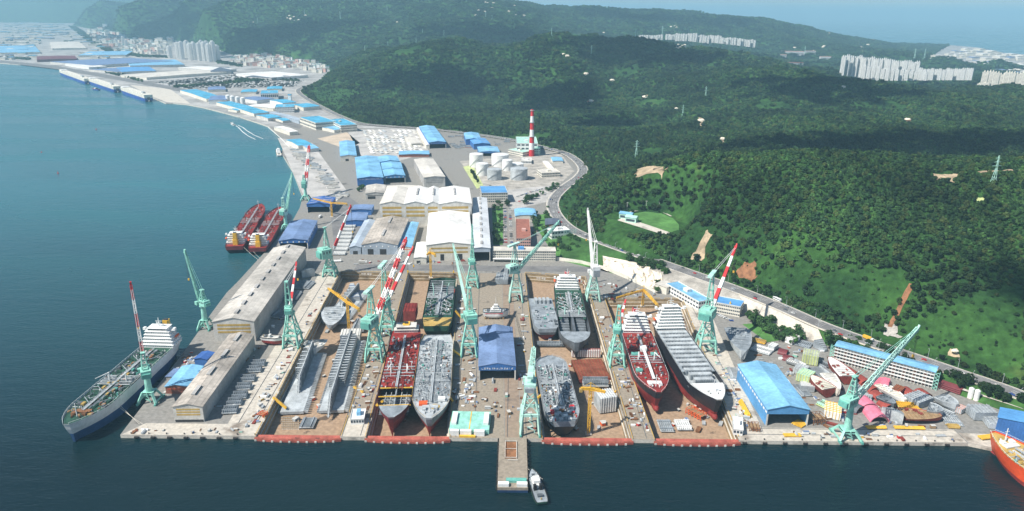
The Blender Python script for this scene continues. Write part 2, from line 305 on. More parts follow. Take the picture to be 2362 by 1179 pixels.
bp = N.new('ShaderNodeBump'); bp.inputs['Strength'].default_value = .9; bp.inputs['Distance'].default_value = 3.5; L.new(a2.outputs[0], bp.inputs['Height']); L.new(bp.outputs[0], pb.inputs['Normal'])
me.materials.append(hm); ho = bpy.data.objects.new('hills', me); COL.objects.link(ho); ho['kind'] = 'structure'
# hills far beyond the plain, top left of the view
g = G(); rows = []
for k in range(60):
    y = 16000+k*110; r_ = []
    for j in range(90):
        x = -16500+j*140; e = math.sin(math.pi*k/59)**.8
        r_.append((x, y, -20+e*(820+float(fbm(np.array([x*1.]), np.array([y*1.]), 2600., 4)[0])*260)))
    rows.append(r_)
vs = [p for r_ in rows for p in r_]; g.add(vs, [(i*90+j, i*90+j+1, (i+1)*90+j+1, (i+1)*90+j) for i in range(59) for j in range(89)], 'leaf')
MATS['hillside'] = hm; g.m = ['hillside']*len(g.m); struct(g, 'distant_hills', smooth=True)
# ---------------------------------------------------------------- sea
sm = bpy.data.materials.new('sea'); sm.use_nodes = True; N = sm.node_tree.nodes; L = sm.node_tree.links; pb = N['Principled BSDF']
rg = N.new('ShaderNodeMapRange'); rg.inputs[1].default_value = .35; rg.inputs[2].default_value = .65; rg.inputs[3].default_value = .12; rg.inputs[4].default_value = .36; pb.inputs['IOR'].default_value = 1.33; ge = N.new('ShaderNodeNewGeometry')
mp = N.new('ShaderNodeMapping'); mp.inputs['Scale'].default_value = (.6, 1.6, 1); mp.inputs['Rotation'].default_value = (0, 0, .35); L.new(ge.outputs['Position'], mp.inputs['Vector'])
a = N.new('ShaderNodeTexNoise'); a.inputs['Scale'].default_value = .0042; a.inputs['Detail'].default_value = 5; L.new(mp.outputs[0], a.inputs['Vector'])
L.new(a.outputs[0], rg.inputs[0]); L.new(rg.outputs[0], pb.inputs['Roughness'])
cr = N.new('ShaderNodeValToRGB'); cr.color_ramp.elements[0].position = .3; cr.color_ramp.elements[1].position = .7; cr.color_ramp.elements[0].color = (.006, .046, .058, 1); cr.color_ramp.elements[1].color = (.016, .068, .080, 1); L.new(a.outputs[0], cr.inputs[0])
# base colour scaled by distance: dark before the quay, stronger teal across the inner bay
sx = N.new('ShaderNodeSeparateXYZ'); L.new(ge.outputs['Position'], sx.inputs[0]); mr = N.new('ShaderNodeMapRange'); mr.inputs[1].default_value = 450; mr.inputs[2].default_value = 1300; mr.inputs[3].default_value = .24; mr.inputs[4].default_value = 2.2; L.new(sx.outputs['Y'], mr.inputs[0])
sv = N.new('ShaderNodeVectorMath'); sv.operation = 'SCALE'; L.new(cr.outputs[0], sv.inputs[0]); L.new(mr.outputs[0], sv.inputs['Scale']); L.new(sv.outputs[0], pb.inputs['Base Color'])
hs = []
for s_, d_ in ((.055, 5), (.28, 4)):
    q_ = N.new('ShaderNodeTexNoise'); q_.inputs['Scale'].default_value = s_; q_.inputs['Detail'].default_value = d_; L.new(mp.outputs[0], q_.inputs['Vector']); hs.append(q_)
ad = N.new('ShaderNodeMath'); ad.operation = 'MULTIPLY_ADD'; L.new(hs[0].outputs[0], ad.inputs[0]); ad.inputs[1].default_value = 1.6; L.new(hs[1].outputs[0], ad.inputs[2])
bp = N.new('ShaderNodeBump'); bp.inputs['Strength'].default_value = .55; bp.inputs['Distance'].default_value = .9; L.new(ad.outputs[0], bp.inputs['Height']); L.new(bp.outputs[0], pb.inputs['Normal'])
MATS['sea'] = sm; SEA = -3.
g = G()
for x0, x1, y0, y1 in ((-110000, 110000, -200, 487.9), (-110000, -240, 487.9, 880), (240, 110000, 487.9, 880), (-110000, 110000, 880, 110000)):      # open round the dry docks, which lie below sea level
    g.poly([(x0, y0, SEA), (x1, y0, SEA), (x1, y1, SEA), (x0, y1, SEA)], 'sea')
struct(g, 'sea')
# ---------------------------------------------------------------- air
hz = bpy.data.materials.new('haze'); hz.use_nodes = True; N = hz.node_tree.nodes; L = hz.node_tree.links; N.remove(N['Principled BSDF'])
pv = N.new('ShaderNodeVolumePrincipled'); pv.inputs['Color'].default_value = (.45, .81, 1, 1); pv.inputs['Density'].default_value = 8e-5; pv.inputs['Anisotropy'].default_value = 0.; L.new(pv.outputs[0], N['Material Output'].inputs['Volume'])
MATS['haze'] = hz
g = G(); g.box(-119000, 119000, -600, 119000, -27, 720, 'haze'); o = g.build('haze'); o['kind'] = 'stuff'
# ---------------------------------------------------------------- land, yard and docks
DOCKS = {}
def dockpoly(fl, fr, br, bl): return [P(*fl), P(*fr), P(*br), P(*bl)]
QY = 488.
for nm, a in (('dock_basin_1', ((592,1004),(786,1004),(914,630),(786,627))), ('dock_basin_2', ((846,1004),(1037,1004),(1054,631),(942,629))), ('dock_basin_3', ((1252,1004),(1455,1004),(1349,640),(1212,630))), ('dock_basin_4', ((1508,1004),(1698,1004),(1572,690),(1396,690)))):
    p = [P(*q_) for q_ in a]; p[0].y = p[1].y = QY; DOCKS[nm] = p
WCOAST = [(275,1004),(404,838),(440,790),(488,722),(523,675),(550,648),(594,600),(640,550),(672,515),(692,478),(698,453),(675,395),(652,357),(650,347),(672,341),(645,315),(620,292)]
front = [Vector((-308, QY, 0))]
for k in ('dock_basin_1', 'dock_basin_2', 'dock_basin_3', 'dock_basin_4'):
    p = DOCKS[k]; front += [p[0], p[3], p[2], p[1]]
front += [Vector((362, QY, 0)), Vector((388, 476, 0)), Vector((425, 505, 0)), Vector((1000, 505, 0))]
yard = front+[Vector((1000, 1985, 0)), P(620,292)]
yard += [P(*c) for c in WCOAST[::-1][1:-1]]
# The flat town and works land beyond the yard, round the coast to the open sea
NW = [(598,284),(555,270),(509,258),(470,248),(432,241),(400,238),(382,238),(345,222),(290,207),(240,192),(190,176),(140,160),(70,151),(0,146),(-200,128)]
land = [P(620,292), Vector((1000, 1985, 0)), Vector((5400, 1985, 0)), Vector((8000, 5000, 0))]+[P(2560,145)]+EASTCOAST[::-1]+[Vector((3600, 9350, 0)), Vector((2400, 9700, 0)), Vector((-1000, 26000, 0)), Vector((-26000, 30000, 0))]+[P(*c) for c in NW[::-1]]
def sheet(name, pts, z, m, skirt=None, mskirt='concrete'):
    g = G(); tri = tessellate_polygon([[Vector((p[0], p[1], 0)) for p in pts]]); vs = [(p[0], p[1], z if z is not None else p[2]) for p in pts]
    fs = []
    for t in tri:
        a, b, c = [vs[i] for i in t]; cr_ = (b[0]-a[0])*(c[1]-a[1])-(b[1]-a[1])*(c[0]-a[0]); fs.append(tuple(t) if cr_ > 0 else tuple(t[::-1]))
    g.add(vs, fs, m)
    if skirt is not None:
        nn = len(pts)
        for i in range(nn):
            a, b = pts[i], pts[(i+1) % nn]; g.poly([(a[0], a[1], z), (b[0], b[1], z), (b[0], b[1], skirt), (a[0], a[1], skirt)], mskirt)
    return struct(g, name)
sheet('yard_ground', yard, 0., 'asphalt', -14); sheet('land', land, 0., 'town', -14)
# dock floors and walls (stepped altars), sill at the gate
FL = -10.5
for k, p in DOCKS.items():
    sheet('dock_floor', [(q_.x, q_.y+(.5 if i < 2 else 0), 0) for i, q_ in enumerate(p)], FL, 'dock_floor')
    g = G()
    for a, b, c in ((p[0], p[3], p[2]), (p[3], p[2], p[1]), (p[2], p[1], p[0])):
        d_ = (b-a).normalized(); nrm = Vector((d_.y, -d_.x, 0)); nrm = nrm if nrm.dot(c-b) > 0 else -nrm; s0 = 0; z0 = .0
        for st, (wd, dep) in enumerate(((.05, 3.5), (1.2, 4.), (1.2, 3.02))):
            o0 = nrm*(s0); o1 = nrm*(s0+wd); z1 = z0-dep
            A0, B0, A1, B1 = a+o0, b+o0, a+o1, b+o1
            g.poly([(A0.x, A0.y, z0), (B0.x, B0.y, z0), (B1.x, B1.y, z0), (A1.x, A1.y, z0)], 'concrete'); g.poly([(A1.x, A1.y, z0), (B1.x, B1.y, z0), (B1.x, B1.y, z1), (A1.x, A1.y, z1)], 'dock_wall')
            s0 += wd; z0 = z1
    struct(g, 'dock_wall')
# paler concrete strips along the docks and quays
def strip(name, pts, m, z=.03): return sheet(name, [P(*p) if len(p) == 2 else Vector((p[0], p[1], 0)) for p in pts], z, m)
D1, D2, D3, D4 = [DOCKS['dock_basin_%d' % k] for k in (1, 2, 3, 4)]
strip('quay_apron', [(-307, QY+.3, 0), (D1[0].x-.3, QY+.3, 0), (D1[0].x-.6, QY+17, 0), (-296, QY+17, 0)], 'paving')
strip('dock_apron', [(D1[0].x-29, QY+17.2, 0), (D1[0].x-.6, QY+17.2, 0), (D1[3].x-.6, 862, 0), (D1[3].x-26, 862, 0)], 'paving')
strip('dock_apron', [(D1[1].x+.5, QY+.3, 0), (D2[0].x-.5, QY+.3, 0), (D2[3].x-1, 861, 0), (D1[2].x+1, 860, 0)], 'apron')
strip('dock_apron', [(D1[1].x+.6, QY+.4, 0), (D2[0].x-.6, QY+.4, 0), (D2[0].x-.6, QY+28, 0), (D1[1].x+.6, QY+28, 0)], 'paving', .06)
strip('slipway', [(-4, QY+.4, 0), (D3[0].x-17, QY+.4, 0), (D3[3].x-17, 866, 0), (-12, 866, 0)], 'slip_floor')
strip('dock_apron', [(D2[1].x+1, QY+.3, 0), (-4.5, QY+.3, 0), (-12.5, 864, 0), (D2[2].x+1, 864, 0)], 'apron')
strip('dock_apron', [(D3[0].x-16.5, QY+.3, 0), (D3[0].x-.6, QY+.3, 0), (D3[3].x-.6, 866, 0), (D3[3].x-16.5, 866, 0)], 'apron')
strip('dock_apron', [(D3[1].x+.6, QY+.3, 0), (D4[0].x-.6, QY+.3, 0), (D4[3].x-1, 770, 0), (D3[2].x+1, 770, 0)], 'apron')
strip('quay_apron', [(D4[1].x+.6, QY+.3, 0), (361, QY+.3, 0), (361, QY+19, 0), (D4[1].x+.6, QY+19, 0)], 'paving')
strip('quay_apron', [(362, QY+.5, 0), (387, 477.5, 0), (405, 500, 0), (362, QY+14, 0)], 'paving')
strip('dock_apron', [(D4[1].x+.6, QY+19.2, 0), (D4[1].x+24, QY+19.2, 0), (D4[2].x+26, 770, 0), (D4[2].x+1, 770, 0)], 'paving')
strip('yard_road', [(640,352),(800,450),(840,480),(860,560),(770,560),(760,470),(700,400),(655,360)], 'road', .03)
strip('cross_road', [(-205, 872, 0), (300, 872, 0), (300, 893, 0), (-205, 893, 0)], 'road', .05)
strip('storage_yard', [(640,318),(720,330),(800,440),(770,470),(700,452),(655,352)], 'lot', .06)
strip('sand_lot', [(732,320),(800,305),(830,330),(800,345)], 'sand', .07)
strip('pipe_yard', [(800,300),(960,296),(990,350),(920,372),(840,370)], 'lot', .07)
strip('tank_farm', [(1060,372),(1290,350),(1325,395),(1290,425),(1200,440),(1110,432)], 'gravel', .07)
strip('coast_apron', [(300,196),(392,205),(440,240),(385,236),(345,220)], 'concrete', .07)
strip('coast_road', [(0,139),(130,152),(300,182),(400,200),(520,226),(640,270),(700,290),(690,298),(620,278),(510,234),(390,206),(290,188),(120,158),(0,144)], 'road', .1)
strip('car_park', [(1160,440),(1290,425),(1265,465),(1180,485)], 'lot', .08)
strip('lawn', [(1135,480),(1160,478),(1160,565),(1138,565)], 'lawn', .06)
strip('lawn', [(1220,500),(1275,490),(1300,530),(1400,570),(1450,640),(1290,600),(1260,560)], 'lawn', .05)
strip('lawn', [(1712,748),(1750,745),(1800,785),(1770,790)], 'lawn', .09)
strip('tank_lawn', [(1068,385),(1090,380),(1115,428),(1100,436)], 'lime', .1)
def on_hill(px, py, y0=520., y1=9800.):
    d = ray(px, py); ys_ = np.geomspace(y0, y1, 1500); xs_ = ys_*d[0]/d[1]; zr_ = CAM_H+ys_*d[2]/d[1]; z, dd = height(xs_, ys_); k = np.where((z > zr_) & (dd > 0))[0]
    if len(k) == 0: return None
    return Vector((xs_[k[0]], ys_[k[0]], z[k[0]]))
def drape(name, q, m, nx=8, ny=8, lift=.7):
    # bare ground laid on the slope: q is a patch outlined by four corners
    g = G(); c = [on_hill(*p) for p in q]
    if None in c: return
    us_, vs_ = np.meshgrid(np.linspace(0, 1, nx), np.linspace(0, 1, ny)); us_ = us_.ravel(); vs_ = vs_.ravel()
    ex = sum(np.outer(w_, np.array(p.xy)) for w_, p in zip(((1-us_)*(1-vs_), us_*(1-vs_), us_*vs_, (1-us_)*vs_), c)); L0 = (c[0]-c[1]).length
    ex += np.stack([fbm(ex[:, 0], ex[:, 1], max(6., L0*.3), 3), fbm(ex[:, 1]+50, ex[:, 0], max(6., L0*.3), 3)], 1)*min(14, L0*.3); z, _ = height(ex[:, 0], ex[:, 1])
    g.add([(a[0], a[1], b+lift) for a, b in zip(ex, z)], [(j*nx+i, j*nx+i+1, (j+1)*nx+i+1, (j+1)*nx+i) for j in range(ny-1) for i in range(nx-1)], m); return struct(g, name, smooth=True)
# ---------------------------------------------------------------- the hill road, its banks and walls
def ribbon(name, line, off0, off1, z, m, kind='structure', build=True, gg=None):
    g = gg or G(); L_ = []
    pts = line
    for i, p in enumerate(pts):
        a = pts[max(0, i-1)]; b = pts[min(len(pts)-1, i+1)]; d_ = Vector((b[0]-a[0], b[1]-a[1], 0)).normalized(); nr_ = Vector((-d_.y, d_.x, 0)); L_.append((Vector(p)+nr_*off0+Vector((0, 0, z)), Vector(p)+nr_*off1+Vector((0, 0, z))))
    for (a, b), (c, d_) in zip(L_[:-1], L_[1:]): g.poly([a, b, d_, c] if off0 > off1 else [b, a, c, d_], m)
    return struct(g, name) if build else g
def smooth_line(pts, k=8):
    o = []
    for i in range(len(pts)-1):
        p0 = Vector(pts[max(0, i-1)]); p1 = Vector(pts[i]); p2 = Vector(pts[i+1]); p3 = Vector(pts[min(len(pts)-1, i+2)])
        for j in range(k):
            t = j/k; o.append(.5*((2*p1)+(p2-p0)*t+(2*p0-5*p1+4*p2-p3)*t*t+(3*p1-p0-3*p2+p3)*t*t*t))
    o.append(Vector(pts[-1])); return o
PATCH = [('earth_scar', [(1594,600),(1617,604),(1643,540),(1624,537)], 'earth'), ('earth_scar', [(1700,640),(1745,650),(1742,622),(1706,618)], 'rust'), ('earth_scar', [(1466,412),(1536,416),(1534,392),(1466,390)], 'earth'), ('dirt_track', [(2262,400),(2362,396),(2362,391),(2262,395)], 'earth'), ('earth_scar', [(2160,420),(2205,422),(2212,404),(2155,402)], 'earth'), ('dirt_track', [(2046,756),(2056,758),(2112,660),(2098,656)], 'rust'), ('earth_scar', [(2185,824),(2212,828),(2206,808),(2188,808)], 'earth'), ('earth_scar', [(2245,466),(2272,468),(2270,458),(2247,457)], 'lime'), ('earth_scar', [(2085,286),(2105,287),(2104,277),(2086,277)], 'rust'), ('earth_scar', [(1354,238),(1370,240),(1368,231),(1356,231)], 'rust'), ('earth_scar', [(2035,770),(2075,785),(2068,752),(2040,748)], 'gravel'), ('dirt_track', [(1420,244),(1424,246),(1494,222),(1490,219)], 'earth'), ('earth_scar', [(1610,292),(1626,292),(1622,272),(1612,272)], 'earth'), ('earth_scar', [(1662,332),(1674,332),(1670,318),(1662,319)], 'sand')]
for a in PATCH: drape(*a)
ZERO = [a[1] for a in PATCH]
RL = smooth_line(ROADW, 6)
ribbon('hill_road', RL, -9, 9, .1, 'road')
g = G()
for off in (-8.2, 8.2): ribbon('', RL, off-.15, off+.15, .14, 'line', build=False, gg=g)
for i in range(0, len(RL)-1, 2):
    for off in (-3.5, .2, 3.5): ribbon('', RL[i:i+2], off-.12, off+.12, .15, 'line', build=False, gg=g)
struct(g, 'road_marking')
ribbon('pavement', RL, -10.6, -9.02, .22, 'concrete'); ribbon('pavement', RL, 9.02, 11.5, .22, 'concrete')
# which side of the line is the hill?  offset sign of the yard side
YS = 1 if (not inside(np.array([RL[20].x+(-(RL[21]-RL[20]).y)*.5]), np.array([RL[20].y+(RL[21]-RL[20]).x*.5]), HILLREG)[0]) else -1
def bank(name, up, low, m, bulge=0., rough_=0., nrow=6, seg=5, smooth=True):
    """slope between an upper line and a lower line"""
    U = smooth_line(up, seg) if len(up) > 2 else [Vector(up[0]).lerp(Vector(up[1]), t/10) for t in range(11)]
    W_ = smooth_line(low, seg) if len(low) > 2 else [Vector(low[0]).lerp(Vector(low[1]), t/10) for t in range(11)]
    n_ = max(len(U), len(W_)); rs = lambda L_, t: L_[int(t*(len(L_)-1))].lerp(L_[min(len(L_)-1, int(t*(len(L_)-1))+1)], t*(len(L_)-1)-int(t*(len(L_)-1)))
    g = G(); vs = []
    for i in range(n_):
        a, b = rs(U, i/(n_-1)), rs(W_, i/(n_-1))
        for j in range(nrow+1):
            t = j/nrow; p = a.lerp(b, t); p.z += math.sin(math.pi*t)*bulge
            if 0 < j < nrow and 0 < i < n_-1 and rough_: p += Vector((random.uniform(-1, 1), random.uniform(-1, 1), random.uniform(-.6, 1)))*rough_
            vs.append(p)
    g.add(vs, [(i*(nrow+1)+j, (i+1)*(nrow+1)+j, (i+1)*(nrow+1)+j+1, i*(nrow+1)+j+1) for i in range(n_-1) for j in range(nrow)], m)
    return struct(g, name, smooth=smooth)
def near_road(px, py):
    p = P(px, py, 9); i = min(range(1, len(RL)-1), key=lambda i: (RL[i].xy-p.xy).length); d_ = (RL[i+1]-RL[i-1]); d_.z = 0; d_.normalize(); return RL[i]+Vector((-d_.y, d_.x, 0))*YS*10.5
bank('grass_bank', [near_road(1290,505), near_road(1330,535), near_road(1400,562), near_road(1440,577), near_road(1490,595)], [P(1268,520), P(1290,560), P(1345,590), P(1420,606), P(1455,640)], 'bank_green', 1.5, .3)
bank('grass_bank', [P(1300,545,7), P(1345,560,8), P(1400,575,8.4), P(1460,592,9)], [P(1290,598), P(1340,605), P(1400,618), P(1450,642)], 'bank_green', 2, .3)
bank('rock_face', [P(1390,590,8.2), P(1440,600,9), P(1500,612,9.5), P(1530,620,9.5)], [P(1392,622), P(1440,640), P(1490,660), P(1530,672)], 'rock', 1.5, 3.2, 7, 7, False)
bank('gravel_slope', [near_road(1510,600), near_road(1570,620), near_road(1640,648), near_road(1700,668), near_road(1720,678)], [P(1508,655,1), P(1540,668,1), P(1590,690,1), P(1660,712), P(1722,722)], 'gravel', 2.5, .5)
bank('retaining_wall', [near_road(1722,680), near_road(1760,694), near_road(1800,708), near_road(1850,730), near_road(1906,756)], [P(1715,720), P(1755,735), P(1800,755), P(1855,778), P(1903,795)], 'concrete', 0, 0)
bank('grass_bank', [near_road(1906,756), near_road(2000,788), near_road(2100,822), near_road(2200,857), near_road(2362,915), near_road(2460,955)], [P(1903,795), P(2000,830), P(2100,868), P(2180,900), P(2362,965), P(2460,1000)], 'bank_green', 1., .3)
low = [P(1925,805,2), P(2000,828,2), P(2100,862,2), P(2200,893,2), P(2362,943,2), P(2480,985,2)]
ribbon('service_road', smooth_line(low, 4), -5, 5, 2., 'concrete'); bank('bank_toe', [p+Vector((0, 0, 2)) for p in low], [p+Vector((-3, -9, -2.2)) for p in low], 'concrete')
# ---------------------------------------------------------------- woodland
def crown_geo(g, n, r, h, leaf, m, seed, z0=0., lobes=7):
    rd = random.Random(seed); cs = []
    for k in range(lobes):
        a = rd.uniform(0, 6.283); q = rd.uniform(.15, .62)*r; cs.append((math.cos(a)*q, math.sin(a)*q, z0+h*rd.uniform(.38, .78), rd.uniform(.42, .62)*r))
    cs.append((0, 0, z0+h*.72, r*.55))
    for i in range(n):
        c = rd.choice(cs); d = Vector((rd.gauss(0, 1), rd.gauss(0, 1), rd.gauss(.25, 1))).normalized(); p = Vector(c[:3])+Vector((d.x, d.y, d.z*.85))*c[3]*rd.uniform(.72, 1.05)
        nn = (d+Vector((rd.uniform(-.7, .7), rd.uniform(-.7, .7), rd.uniform(-.2, .9)))).normalized(); u = nn.cross(Vector((rd.uniform(-1, 1), rd.uniform(-1, 1), rd.uniform(-1, 1)))).normalized(); k_ = nn.cross(u); s = leaf*rd.uniform(.6, 1.3)
        g.add([p-u*s-k_*s*.6, p+u*s*.9-k_*s*.7, p+u*s+k_*s*.6, p-u*s*.8+k_*s*.75], [(0, 1, 2, 3)], m)
    return g
src = bpy.data.collections.new('crown_shapes')
for k in range(6):
    g = crown_geo(G(), 190, (4.6, 5.2, 3.6, 4.4, 4.8, 4.0)[k], (8.2, 7.4, 11, 8.6, 8, 7.2)[k], .95, ('leaf', 'leaf', 'leaf_dark', 'leaf', 'leaf_warm', 'leaf_light')[k], 40+k, -1.4)
    o = g.build('crown'); COL.objects.unlink(o); src.objects.link(o)
pts = []; scs = []
CLEAR = [[(1290,505),(1288,470),(1320,425),(1342,432),(1330,470),(1310,500)], [(1425,490),(1450,480),(1530,490),(1575,530),(1570,550),(1530,545),(1425,510)], [(1560,560),(1590,530),(1640,530),(1625,600),(1595,605)], [(1600,600),(1620,535),(1645,535),(1630,605)],
 [(715,210),(760,205),(820,207),(810,235),(780,255),(740,240)], [(860,225),(925,205),(915,225),(880,235)], [(1462,390),(1500,383),(1540,395),(1535,415),(1475,410)], [(1870,665),(1920,640),(1990,620),(2080,622),(2110,670),(2040,715),(1960,745),(1910,715)], [(2150,715),(2230,690),(2362,650),(2362,760),(2250,790),(2150,800),(2090,765)], [(2130,800),(2362,760),(2362,890),(2250,850),(2150,820)], [(1740,650),(1790,620),(1850,612),(1880,645),(1840,675),(1790,680)], [(2000,770),(2080,770),(2150,810),(2100,820)], [(1750,620),(1830,615),(1860,640),(1800,660)],
 [(2150,402),(2190,398),(2215,410),(2190,425),(2160,412)], [(2240,398),(2362,390),(2362,398),(2250,405)], [(1700,618),(1740,612),(1745,640),(1710,645)]]
THIN = [0, 1, 2, 3, 4, 5, 6, 7, 8, 9, 10, 11, 12]
y0 = 560.
while y0 < 14500:
    sp = 6.2 if y0 < 1000 else (7.6 if y0 < 1700 else (11 if y0 < 2800 else (17 if y0 < 4300 else (27 if y0 < 8000 else 44)))); y1 = y0+max(60, sp*8)
    xs = np.arange(-.8*y0-50, min(.92*y1+20, 5200), sp); yy = np.arange(y0, y1, sp); x, y = np.meshgrid(xs, yy); x = x.ravel()+rng.uniform(-.5, .5, x.size)*sp; y = y.ravel()+rng.uniform(-.5, .5, y.size)*sp
    z, d = height(x, y); k = d > 13.5; x, y, z, d = x[k], y[k], z[k], d[k]
    if len(x):
        px, py = project(x, y, z); k = (px > -150) & (px < 2520) & (py < 1000) & (py > -60)
        dens = .93*np.ones(len(x)); opn = fbm(x, y, 260., 3)
        for c_ in CLEAR: dens = np.where(inside(px, py, c_), .05+.5*(opn > .12), dens)
        dens = np.where(np.hypot((x-TERR.x)/1.2, y-TERR.y) < TER_R*.95, 0, dens)
        dens = np.where((y > 1000) & (y < 5000) & (fbm(x+900, y, 150., 2) < -.52), .1, dens)
        scrub = np.zeros(len(x), bool)
        for c_ in CLEAR: scrub |= inside(px, py, c_)
        dens = np.where(scrub & (dens > 0), np.maximum(dens, .34), dens)
        for c_ in ZERO: dens = np.where(inside(px, py, c_), 0, dens)
        k &= rng.random(len(x)) < dens; x, y, z = x[k], y[k], z[k]; pts.append(np.stack([x, y, z], 1)); scs.append(sp/6.6*(rng.uniform(.55, 1.05, len(x))+.45*(rng.random(len(x)) < .12))*np.where(scrub[k], rng.uniform(.22, .62, len(x)), 1))
    y0 = y1
for c_, sp in (([(158,60),(174,61),(218,88),(262,118),(250,122),(205,98)], 24), ([(225,158),(330,186),(330,190),(225,163)], 14), ([(400,200),(640,180),(690,186),(690,189),(640,184),(405,204)], 14), ([(540,183),(700,176),(700,180),(545,188)], 13), ([(270,118),(330,128),(390,130),(388,134),(320,132),(262,122)], 22), ([(500,140),(560,150),(558,155),(498,146)], 18), ([(0,132),(70,136),(70,139),(0,135)], 22), ([(150,96),(190,104),(186,108),(148,100)], 26), ([(1960,168),(2130,192),(2130,200),(1950,180)], 16), ([(2120,150),(2200,140),(2210,146),(2130,158)], 26)):
    q = [P(*p) for p in c_]; xs = np.arange(min(p.x for p in q), max(p.x for p in q), sp); yy = np.arange(min(p.y for p in q), max(p.y for p in q), sp); x, y = np.meshgrid(xs, yy); x = x.ravel()+rng.uniform(-.5, .5, x.size)*sp; y = y.ravel()+rng.uniform(-.5, .5, y.size)*sp
    k = inside(x, y, q); pts.append(np.stack([x[k], y[k], np.zeros(k.sum())], 1)); scs.append(rng.uniform(.8, 1.4, k.sum())*sp/12)
pts = np.concatenate(pts); scs = np.concatenate(scs)
print('trees', len(pts))
me = bpy.data.meshes.new('forest'); me.vertices.add(len(pts)); me.vertices.foreach_set('co', pts.ravel()); at = me.attributes.new('sc', 'FLOAT_VECTOR', 'POINT'); at.data.foreach_set('vector', np.stack([scs, scs, np.where(scs > 1.25, 1.25+(scs-1.25)*.22, scs)], 1).astype(np.float32).ravel())
fo = bpy.data.objects.new('forest', me); COL.objects.link(fo); fo['kind'] = 'stuff'
ng = bpy.data.node_groups.new('forest', 'GeometryNodeTree'); ng.interface.new_socket('Geometry', in_out='INPUT', socket_type='NodeSocketGeometry'); ng.interface.new_socket('Geometry', in_out='OUTPUT', socket_type='NodeSocketGeometry')
gi = ng.nodes.new('NodeGroupInput'); go = ng.nodes.new('NodeGroupOutput'); ip = ng.nodes.new('GeometryNodeInstanceOnPoints'); ci = ng.nodes.new('GeometryNodeCollectionInfo'); ci.inputs[0].default_value = src; ci.inputs['Separate Children'].default_value = True; ci.inputs['Reset Children'].default_value = True
ip.inputs['Pick Instance'].default_value = True; rv = ng.nodes.new('FunctionNodeRandomValue'); rv.data_type = 'FLOAT_VECTOR'; rv.inputs[0].default_value = (-.12, -.12, 0); rv.inputs[1].default_value = (.12, .12, 6.283)
na = ng.nodes.new('GeometryNodeInputNamedAttribute'); na.data_type = 'FLOAT_VECTOR'; na.inputs[0].default_value = 'sc'
lk = ng.links.new; lk(gi.outputs[0], ip.inputs['Points']); lk(ci.outputs[0], ip.inputs['Instance']); lk(rv.outputs[0], ip.inputs['Rotation']); lk(na.outputs[0], ip.inputs['Scale']); lk(ip.outputs[0], go.inputs[0])
md = fo.modifiers.new('forest', 'NODES'); md.node_group = ng
